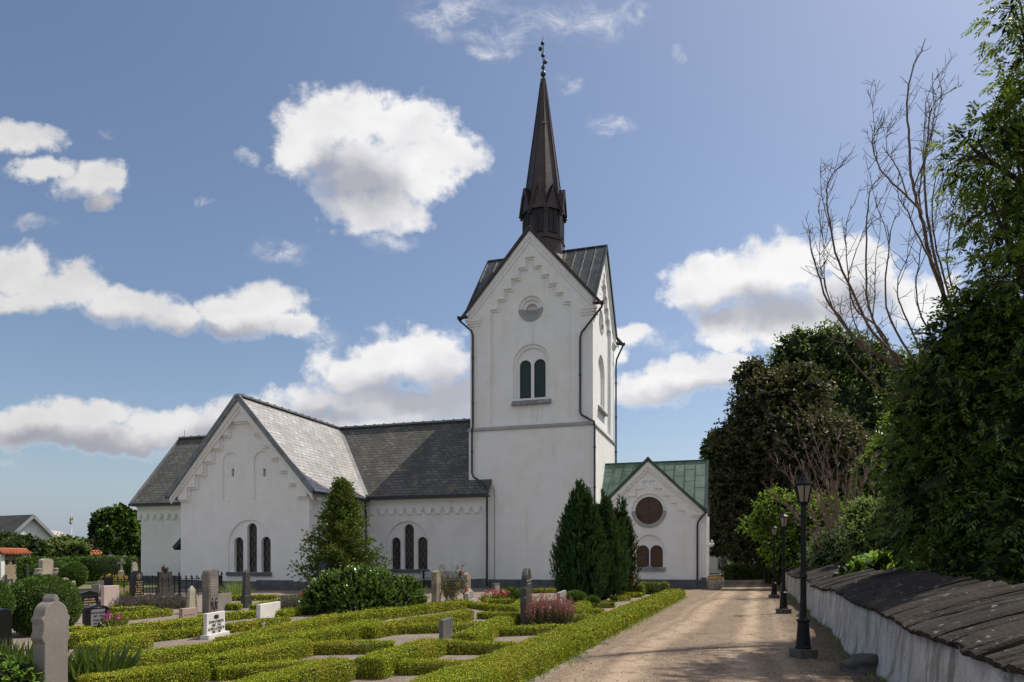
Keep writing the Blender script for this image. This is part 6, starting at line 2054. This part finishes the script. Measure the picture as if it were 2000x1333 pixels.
def roses(label, base, w, d, h, seed, cols, n=220):
    base = Vector(base); t = thing('rose_bush', label, 'rose bush', base, 0, 'rose bushes'); rg = np.random.default_rng(seed)
    mb = MB(); parts = []; B = []; tips = []
    for i in range(16):
        a = Vector((rg.uniform(-.3, .3) * w, rg.uniform(-.3, .3) * d, 0)); e = Vector((rg.uniform(-.55, .55) * w, rg.uniform(-.5, .5) * d, h * rg.uniform(.55, 1.05))); m = a.lerp(e, .5) + Vector((0, 0, .08))
        mb.tube([a, m, e], [.010, .008, .005], 4); tips.append(e)
        for s in np.linspace(.25, 1, 14): B.append(np.array(a.lerp(e, s)) + rg.normal(0, .07, 3))
    B = np.repeat(np.array(B), 6, 0); B[:, 2] = np.maximum(.05, B[:, 2]); B += rg.normal(0, .05, B.shape); n = len(B)
    s = rg.uniform(.6, 1.2, n) * .075
    leaf_obj('foliage', [leaf_quads(B, rnd_unit(rg, n), rnd_unit(rg, n), s, s * .6)], [l_rose], t)
    mb.build('stems', m_bark, t)
    for ci, (mat, cnt) in enumerate(cols):
        C = []
        for _ in range(cnt):
            p = np.array(tips[rg.integers(len(tips))]) * np.array([1, 1, rg.uniform(.45, 1.0)]) + rg.normal(0, .06, 3); C.append(p)
        C = np.repeat(np.array(C), 12, 0) + rg.normal(0, .028, (cnt * 12, 3)); k = len(C)
        leaf_obj('flowers', [leaf_quads(C, rnd_unit(rg, k), rnd_unit(rg, k), .075, .06)], [mat], t)


roses('rose bush with red and white blooms between the two granite pillars', G(882, 1180), 1.1, .7, 1.35, 91, ((f_red, 10), (f_white, 10)))
roses('rose bush with small red and white blooms at the foot of the cypress clump', G(1224, 1160), .9, .6, .95, 92, ((f_red, 14), (f_white, 16), (f_pink, 8)))
tuft('flower_clump', 'pink and yellow bedding flowers beside the small polished grey stone', 'flowers', G(966, 1176), 1.0, .5, .42, 260, .05, .03, l_boxg, 93, .5, 'bedding flowers', (f_pink, 22, .075, .7))
tuft('flower_clump', 'magenta flowers beside the black pedimented stone', 'flowers', G(222, 1226), .40, .3, .32, 120, .05, .03, l_boxg, 94, .5, 'bedding flowers', (f_mag, 10, .06, .6))
tuft('flower_clump', 'deep red flowers left of the laurel bush', 'flowers', G(597, 1180), .5, .35, .34, 120, .05, .03, l_boxg, 95, .5, 'bedding flowers', (f_red, 20, .065, .6))
tuft('flower_clump', 'yellow flowers in front of the stone cross', 'flowers', G(222, 1148), 1.3, .7, .7, 260, .05, .03, l_boxg, 96, .4, 'bedding flowers', (f_yel, 26, .09, .6))
tuft('flower_clump', 'small yellow flowers behind the iron fence by the black rounded stone', 'flowers', G(251, 1172), .9, .5, .5, 200, .05, .03, l_boxg, 97, .4, 'bedding flowers', (f_yel, 14, .06, .5))

# white label stuck in a hedge, litter on the path
m_lab = M('white_plastic', (.8, .8, .78), (.75, .75, .73), 5, .4)
p = G(515, 1222, .26); m = MB(); m.bar((0, 0, -.30), (.01, 0, .02), .012, .006, up=(0, 1, 0)); m.bar((-.02, 0, .02), (.03, 0, .06), .05, .004, up=(0, 1, 0)); o = m.build('plant_label', m_lab); o.location = p
tag(o, 'tiny white plant label stuck in the hedge right of the white lettered stone', 'label')
rg = np.random.default_rng(8)
n = 900
yy = rg.uniform(-30, 6, n); xx = np.array([wall_x(y) for y in yy]) - np.abs(rg.normal(0, .55, n)) - .05
Pn = C0[None, :] + xx[:, None] * EX[None, :] + yy[:, None] * EY[None, :]
B = np.concatenate([Pn, np.full((n, 1), .012)], 1)
dd = rnd_unit(rg, n); dd[:, 2] *= .25
lit = Mleaf('dry_leaves', [(.10, .075, .03), (.16, .12, .05), (.06, .045, .03), (.10, .11, .04), (.2, .18, .12)], .8, .2, .1)
o = leaf_obj('leaf_litter', [leaf_quads(B, dd, np.array([[0, 0, 1.]]) + rnd_unit(rg, n) * .3, rg.uniform(.04, .08, n), rg.uniform(.02, .04, n))], [lit])
tag(o, 'scattered dry leaves along the foot of the churchyard wall', 'leaves', kind='stuff')

# weeds along the foot of the wall and the hedge
n = 700
yy = rg.uniform(-31, 5, n); sidew = rg.random(n) < .6
xx = np.where(sidew, np.array([wall_x(y) for y in yy]) - np.abs(rg.normal(0, .12, n)) - .03, np.array([hx(y) + .40 for y in yy]) + np.abs(rg.normal(0, .07, n)))
ok = sidew | (yy < -6.5); xx, yy = xx[ok], yy[ok]; n = len(xx)
Pn = C0[None, :] + xx[:, None] * EX[None, :] + yy[:, None] * EY[None, :]
B = np.repeat(np.concatenate([Pn, np.full((n, 1), .0)], 1), 7, 0); B[:, :2] += rg.normal(0, .02, (n * 7, 2))
dd = rnd_unit(rg, n * 7) * .8; dd[:, 2] = np.abs(dd[:, 2]) + .5
o = leaf_obj('weeds', [leaf_quads(B, dd, rnd_unit(rg, n * 7), rg.uniform(.03, .10, n * 7), .012)], [l_olive])
tag(o, 'small weeds along the foot of the wall and hedge', 'weeds', kind='stuff')
# loose stones and white chips lying on the gravel
n = 1400
yy = rg.uniform(-30, 3, n); fx = rg.random(n); xx = np.array([hx(y) + .42 for y in yy]) * (1 - fx) + np.array([wall_x(y) - .1 for y in yy]) * fx
P0 = np.concatenate([C0[None, :] + xx[:, None] * EX[None, :] + yy[:, None] * EY[None, :], np.full((n, 1), .006)], 1)
r_ = rg.uniform(.005, .013, n); V = []; 
for k, (a, b_, c) in enumerate(((-1, -1, 0), (1, -1, 0), (1, 1, 0), (-1, 1, 0), (-.6, -.6, 1), (.6, -.6, 1), (.6, .6, 1), (-.6, .6, 1))):
    V.append(P0 + np.stack([a * r_ * rg.uniform(.7, 1.3, n), b_ * r_ * rg.uniform(.7, 1.3, n), c * r_ * .9], 1))
V = np.stack(V, 1).reshape(-1, 3); F = (np.arange(n)[:, None, None] * 8 + np.array([(4, 5, 6, 7), (0, 1, 5, 4), (1, 2, 6, 5), (2, 3, 7, 6), (3, 0, 4, 7)])[None]).reshape(-1, 4)
m_peb = Mleaf('loose_stones', [(.12, .09, .07), (.22, .17, .13), (.32, .26, .21), (.18, .16, .15), (.5, .46, .40)], .9, .02, .2)
o = link('loose_stones', arr_mesh('loose_stones', V, F, [m_peb], uv=False)); tag(o, 'loose small stones scattered over the gravel path', 'stones', kind='stuff')

# ------------------------------------------------------------------ background, left
m_hroof = M('grey_sheet_roof', (.085, .085, .082), (.065, .066, .066), 1, .5, .1, metal=.2)
m_hwall = M('white_house_wall', (.78, .77, .74), (.72, .71, .69), 1, .9)
m_hsoffit = M('grey_verge', (.30, .31, .33), (.26, .27, .29), 1, .7)


def house_left():
    Y = 72.0
    pk = D(66, 1006, Y); t = thing('house', 'white house with ribbed grey sheet roof behind the shrubs at the left', 'house', (pk.x, pk.y, 0), -.42)
    H = pk.z; hw = 4.2; ze = H - 4.1; L_ = 13.0
    w = MB(); w.prism([(-hw + .5, 0), (hw - .5, 0), (hw - .5, ze + .35), (0, H - .35), (-hw + .5, ze + .35)], .5, L_ - .5, 'yz'); V = w.v
    w2 = MB(); w2.v = [(-x, y, z) for x, y, z in V]; w2.f = w.f; w2.m = w.m; w2.build('wall', m_hwall, t)
    r = MB()
    for s in (-1, 1):
        r.slab([(0, s * hw, ze), (-L_, s * hw, ze), (-L_, 0, H), (0, 0, H)], .15)
        nrm = Vector((0, s * (H - ze), hw)).normalized()
        for i in range(34):
            x = -.15 - i * L_ / 34.5; r.bar(Vector((x, s * hw, ze)) + nrm * .03, Vector((x, 0, H)) + nrm * .03, .09, .07, up=nrm)
    r.build('roof', m_hroof, t)
    v = MB()
    for s in (-1, 1): v.bar((.02, s * hw, ze - .12), (.02, 0, H - .12), .06, .30); v.bar((-.3, s * (hw - .1), ze - .30), (-.3, s * .1, H - .32), .55, .05, up=(0, -s * (H - ze), -hw))
    v.build('verge_board', m_hsoffit, t)


house_left()
t = thing('house', 'pale rendered roof slope showing behind the ribbed grey roof house', 'house', D(104, 1090, 95), .3); t.location.z = 0
m = MB(); m.prism([(-4, 0), (4, 0), (4, 2.6), (0, 5.2), (-4, 2.6)], -3, 3, 'xz'); m.build('wall', m_hwall, t)
m = MB(); m.slab([(4.3, -3.2, 2.45), (4.3, 3.2, 2.45), (0, 3.2, 5.35), (0, -3.2, 5.35)], .12); m.slab([(-4.3, 3.2, 2.45), (-4.3, -3.2, 2.45), (0, -3.2, 5.35), (0, 3.2, 5.35)], .12); m.build('roof', M('pinkish_roof', (.42, .36, .33), (.36, .31, .29), 1, .8), t)

m_brickw = Mslate('pale_yellow_brick', (.42, .35, .25), (.34, .27, .19), row=.085, wid=.26, rough=.9, spec=.2, mortar=(.40, .36, .30), msize=.010)
m_tile = M('orange_clay_tile', (.42, .125, .05), (.30, .085, .035), 3, .8, .4, 12)


def tile_wall(label, p0, p1, h, arches):
    p0, p1 = Vector(p0), Vector(p1); d = p1 - p0; L_ = d.length
    t = thing('brick_wall', label, 'wall', p0, math.atan2(d.y, d.x), 'brick wall pieces with clay tile roofs')
    hs = []
    for i in range(arches):
        c = L_ * (i + .5) / arches; hs.append(circ(c, h - .55, min(.30, L_ / arches * .36), 16))
    w = MB(); V, F = plate([(0, 0), (L_, 0), (L_, h), (0, h)], hs, 0, .30); w.add(V, F); w.build('brickwork', m_brickw, t)
    w = MB(); w.box(-.28, -.001, -.04, .34, 0, h); w.box(L_ + .001, L_ + .28, -.04, .34, 0, h); w.build('pier', m_hwall, t)
    for i in range(arches):
        a = MB(); c = L_ * (i + .5) / arches; a.box(c - .3, c + .3, .34, .37, h - .9, h - .2); a.build('arch_back', l_core, t)
    r = MB(); n = max(4, int((L_ + 1.0) / .24))
    for s, ye in ((-1, -.30), (1, .60)):
        r.slab([(-.40, ye, h + .02), (L_ + .40, ye, h + .02), (L_ + .40, .15, h + .30), (-.40, .15, h + .30)], .05)
        for i in range(n):
            x = -.33 + (L_ + .66) * i / (n - 1); r.tube([(x, ye, h + .04), (x, .15, h + .33)], .07, 6)
    r.tube([(-.40, .15, h + .33), (L_ + .40, .15, h + .33)], .09, 8)
    r.build('tile_roof', m_tile, t)


q0 = D(8, 1090, 46); q1 = D(46, 1090, 47.6); q0.z = q1.z = 0
tile_wall('pale brick wall with round openings and orange tile roof at the left edge', q0, q1, EYE + (HY - 1083) / FPX * 47, 3)
q0 = D(165, 1090, 60); q1 = D(200, 1090, 61); q0.z = q1.z = 0
tile_wall('smaller tile-roofed brick wall showing above the dark hedge', q0, q1, EYE + (HY - 1084) / FPX * 60, 3)

# green litter bin, flag pole
t = thing('litter_bin', 'small green litter bin beyond the left graves', 'bin', G(61, 1132)); m_green = M('green_plastic', (.08, .20, .11), (.06, .16, .09), 3, .5)
m = MB(); m.lathe([(.17, 0), (.21, .50), (.20, .52)], 12); m.build('body', m_green, t)
m = MB(); m.lathe([(.235, .521), (.24, .58), (.20, .60), (.02, .61)], 12); m.build('lid', M('pale_green_plastic', (.25, .38, .30), (.2, .33, .26), 3, .5), t)
t = thing('flag_pole', 'white flag pole with a drooping flag far beyond the shrubs', 'flag pole', D(139.5, 1090, 98)); t.location.z = 0
zp = EYE + (HY - 1006) / FPX * 98
m = MB(); m.tube([(0, 0, 0), (0, 0, zp)], [.10, .06], 8); m.ball((0, 0, zp + .06), .09, 8); m.build('pole', m_lab, t)
V = []; F = []
for i in range(9):
    for j in range(5):
        V.append((.02 - .22 * math.sin(i * .45) * (1 - j * .1) + .07 * j * math.cos(i * .6), .08 * math.sin(i * 1.1 + j), zp - .15 - i * .10 - j * .12))
for i in range(8):
    for j in range(4): F.append((i * 5 + j, (i + 1) * 5 + j, (i + 1) * 5 + j + 1, i * 5 + j + 1))
fl = link('flag', arr_mesh('flag', V, F, [M('flag_cloth', (.05, .06, .12), (.30, .22, .05), 1.2, .8, lo=.48, hi=.52)], smooth=True), t)

plant('evergreen_shrubs', 'broad dark evergreen shrub in front of the ribbed roof house', 'shrub', D(30, 1090, 56) * 1.0 - Vector((0, 0, D(30, 1090, 56).z)),
      [(-20, 1078, 32, 56), (20, 1074, 26, 56), (52, 1074, 22, 55), (78, 1082, 18, 55), (40, 1092, 36, 55)], 2600, .20, .10, 6, .4, l_darkshrub, 51, group='shrubs behind the tall hedge', inner=.6)
plant('olive_shrub', 'lighter olive green shrub right of the dark evergreen one', 'shrub', Vector((D(120, 1090, 57).x, 57, 0)),
      [(100, 1080, 20, 57), (125, 1075, 22, 57), (148, 1074, 18, 57), (110, 1088, 26, 56), (140, 1090, 26, 56)], 2000, .18, .10, 6, .4, l_olive, 52, group='shrubs behind the tall hedge', inner=.5)
plant('purple_shrub', 'small purple-leaved shrub left of the small tile-roofed wall', 'shrub', Vector((D(172, 1090, 66).x, 66, 0)),
      [(168, 1075, 12, 66), (178, 1068, 9, 66), (172, 1088, 12, 66)], 500, .20, .10, 6, .4, l_purple, 53, inner=.4)
plant('lime_tree', 'round-headed lime tree with thick short trunk left of the church', 'tree', Vector((D(224, 1090, 56).x, 56, 0)),
      [(212, 1020, 18, 56), (232, 1015, 18, 56), (205, 1034, 16, 56), (243, 1036, 19, 56), (225, 1042, 21, 55.6), (236, 1058, 17, 56), (217, 1058, 13, 56), (252, 1030, 12, 57)],
      2200, .24, .18, 6, .45, l_lime, 54, group='lime trees left of the church', trunk=.42, inner=.5)
plant('lime_tree', 'second lime tree partly hidden by the church corner', 'tree', Vector((D(272, 1090, 60).x, 60, 0)),
      [(262, 1030, 16, 60), (275, 1026, 18, 60), (268, 1050, 20, 60), (285, 1045, 22, 60), (272, 1066, 16, 60)], 1200, .26, .19, 6, .45, l_lime, 55, group='lime trees left of the church', trunk=.36, inner=.5)
# low white building glimpsed under the limes
t = thing('house', 'low white building glimpsed under the lime trees', 'house', Vector((D(248, 1090, 84).x, 84, 0)), .2)
m = MB(); m.prism([(-4, 0), (4, 0), (4, 2.2), (-4, 2.2)], 0, 5, 'xz'); m.build('wall', m_hwall, t); m = MB(); m.slab([(-4.3, -.3, 2.2), (4.3, -.3, 2.2), (4.3, 2.5, 3.4), (-4.3, 2.5, 3.4)], .1); m.slab([(4.3, 5.3, 2.2), (-4.3, 5.3, 2.2), (-4.3, 2.5, 3.4), (4.3, 2.5, 3.4)], .1); m.build('roof', m_hroof, t)
# far belts that close the horizon
hedge('far field hedge on the horizon at the left', (-140, 120), (-55, 150), w=3, h=2.6, mat=l_darkshrub, cov=1.5, rough=.25, group='far hedges', name='field_hedge')
hedge('far field hedge on the horizon behind the church', (-55, 150), (60, 150), w=3, h=2.4, mat=l_darkshrub, cov=1.5, rough=.25, group='far hedges', name='field_hedge')

# ------------------------------------------------------------------ background, right
def house_right():
    Y = 74.0; c = D(1412, 1090, Y)
    t = thing('house', 'small white gabled house glimpsed beneath the dark maple', 'house', (c.x, c.y, 0), -.30)
    zt = EYE + (HY - 1088) / FPX * Y + .1; H = 3.6; hw = 3.0; ze = 1.75
    H = EYE + (HY - 1083) / FPX * Y + 1.3
    w = MB(); w.prism([(-hw, 0), (hw, 0), (hw, ze + .25), (0, H - .2), (-hw, ze + .25)], 0, 9, 'xz'); w.build('wall', m_hwall, t)
    r = MB()
    for s in (-1, 1): r.slab([(s * (hw + .3), -.25, ze), (s * (hw + .3), 9.2, ze), (0, 9.2, H), (0, -.25, H)], .14)
    r.build('roof', M('weathered_tile', (.28, .17, .12), (.22, .14, .10), 2, .9), t)
    b = MB(); b.box(-hw, hw, -.03, -.001, 1.80, 1.86); b.build('band', m_black, t)
    wn = MB(); wn.box(-.55, .45, -.05, -.001, .35, 1.6); wn.build('window', m_hsoffit, t)
    g = MB(); g.box(-.45, .35, -.07, -.051, .45, 1.5); g.build('pane', m_glass, t)
    s = thing('side_building', 'low white side building right of the small gabled house', 'house', Vector((c.x + 3.6, c.y + 1.5, 0)), -.3)
    w = MB(); w.box(0, 6, 0, 4, 0, 2.2); w.build('wall', m_hwall, s); w = MB(); w.slab([(-.2, -.3, 2.15), (6.2, -.3, 2.15), (6.2, 4.2, 3.2), (-.2, 4.2, 3.2)], .1); w.build('roof', m_hroof, s)


house_right()
p0, p1 = Vector((D(1421, 1090, 52).x, 52, 0)), Vector((D(1505, 1090, 54).x, 54, 0))
hedge('dark clipped hedge closing the path end under the maple', p0, p1, w=1.0, h=1.15, mat=l_thick, cov=1.6, rough=.04, group='tall clipped hedges at the back', name='tall_hedge')
# old lamp with copper hood
t = thing('street_lamp', 'old lamp post with green copper hood before the small gabled house', 'lamp', G(1410, 1136))
z1 = EYE - (1108 - HY) / FPX * t.location.y; zt = EYE + (HY - 1093) / FPX * t.location.y
m = MB(); m.lathe([(.10, 0), (.06, .4), (.045, .5), (.04, z1)], 8); m.build('post', m_iron, t)
m = MB(); m.lathe([(.09, z1), (.20, z1 + .35), (.20, z1 + .36)], 6); m.build('lantern_pane', m_frost, t)
m = MB(); m.lathe([(.25, z1 + .361), (.22, z1 + .5), (.10, z1 + .62), (.02, z1 + .75)], 6); m.build('lantern_roof', m_copper_green, t)

# planters by the porch door
m_conc = M('concrete_planter', (.34, .31, .28), (.26, .24, .215), 3, .9, .3, 20, stain=((6, 6, .8), (.17, .155, .14), .5, .5, .7))


def planter(label, px, py):
    t = thing('planter', label, 'planter', G(px, py), -.2, 'concrete planters with red flowers by the porch')
    m = MB(); m.lathe([(.24, 0), (.28, .02), (.36, .38), (.365, .52), (.335, .53), (.32, .46), (.02, .45)], 8); m.build('pot', m_conc, t)
    rg = np.random.default_rng(int(px)); n = 700
    P = np.stack([rg.normal(0, .14, n), rg.normal(0, .14, n), .50 + rg.random(n) * .10], 1); P[:, :2] = np.clip(P[:, :2], -.32, .32)
    leaf_obj('foliage', [leaf_quads(P, rnd_unit(rg, n) + np.array([0, 0, .6]), rnd_unit(rg, n), .08, .04)], [l_silver], t)
    n = 260; a = rg.uniform(0, 6.28, n); P = np.stack([np.cos(a) * rg.uniform(.15, .35, n), np.sin(a) * rg.uniform(.15, .35, n), .53 + rg.random(n) * .08], 1)
    leaf_obj('flowers', [leaf_quads(P, rnd_unit(rg, n) + np.array([0, 0, .5]), rnd_unit(rg, n), .07, .06)], [f_red], t)


planter('concrete planter with red flowers, nearer of the two by the porch corner', 1394.5, 1153)
planter('concrete planter with red flowers, half hidden behind the nearer one', 1400, 1150)
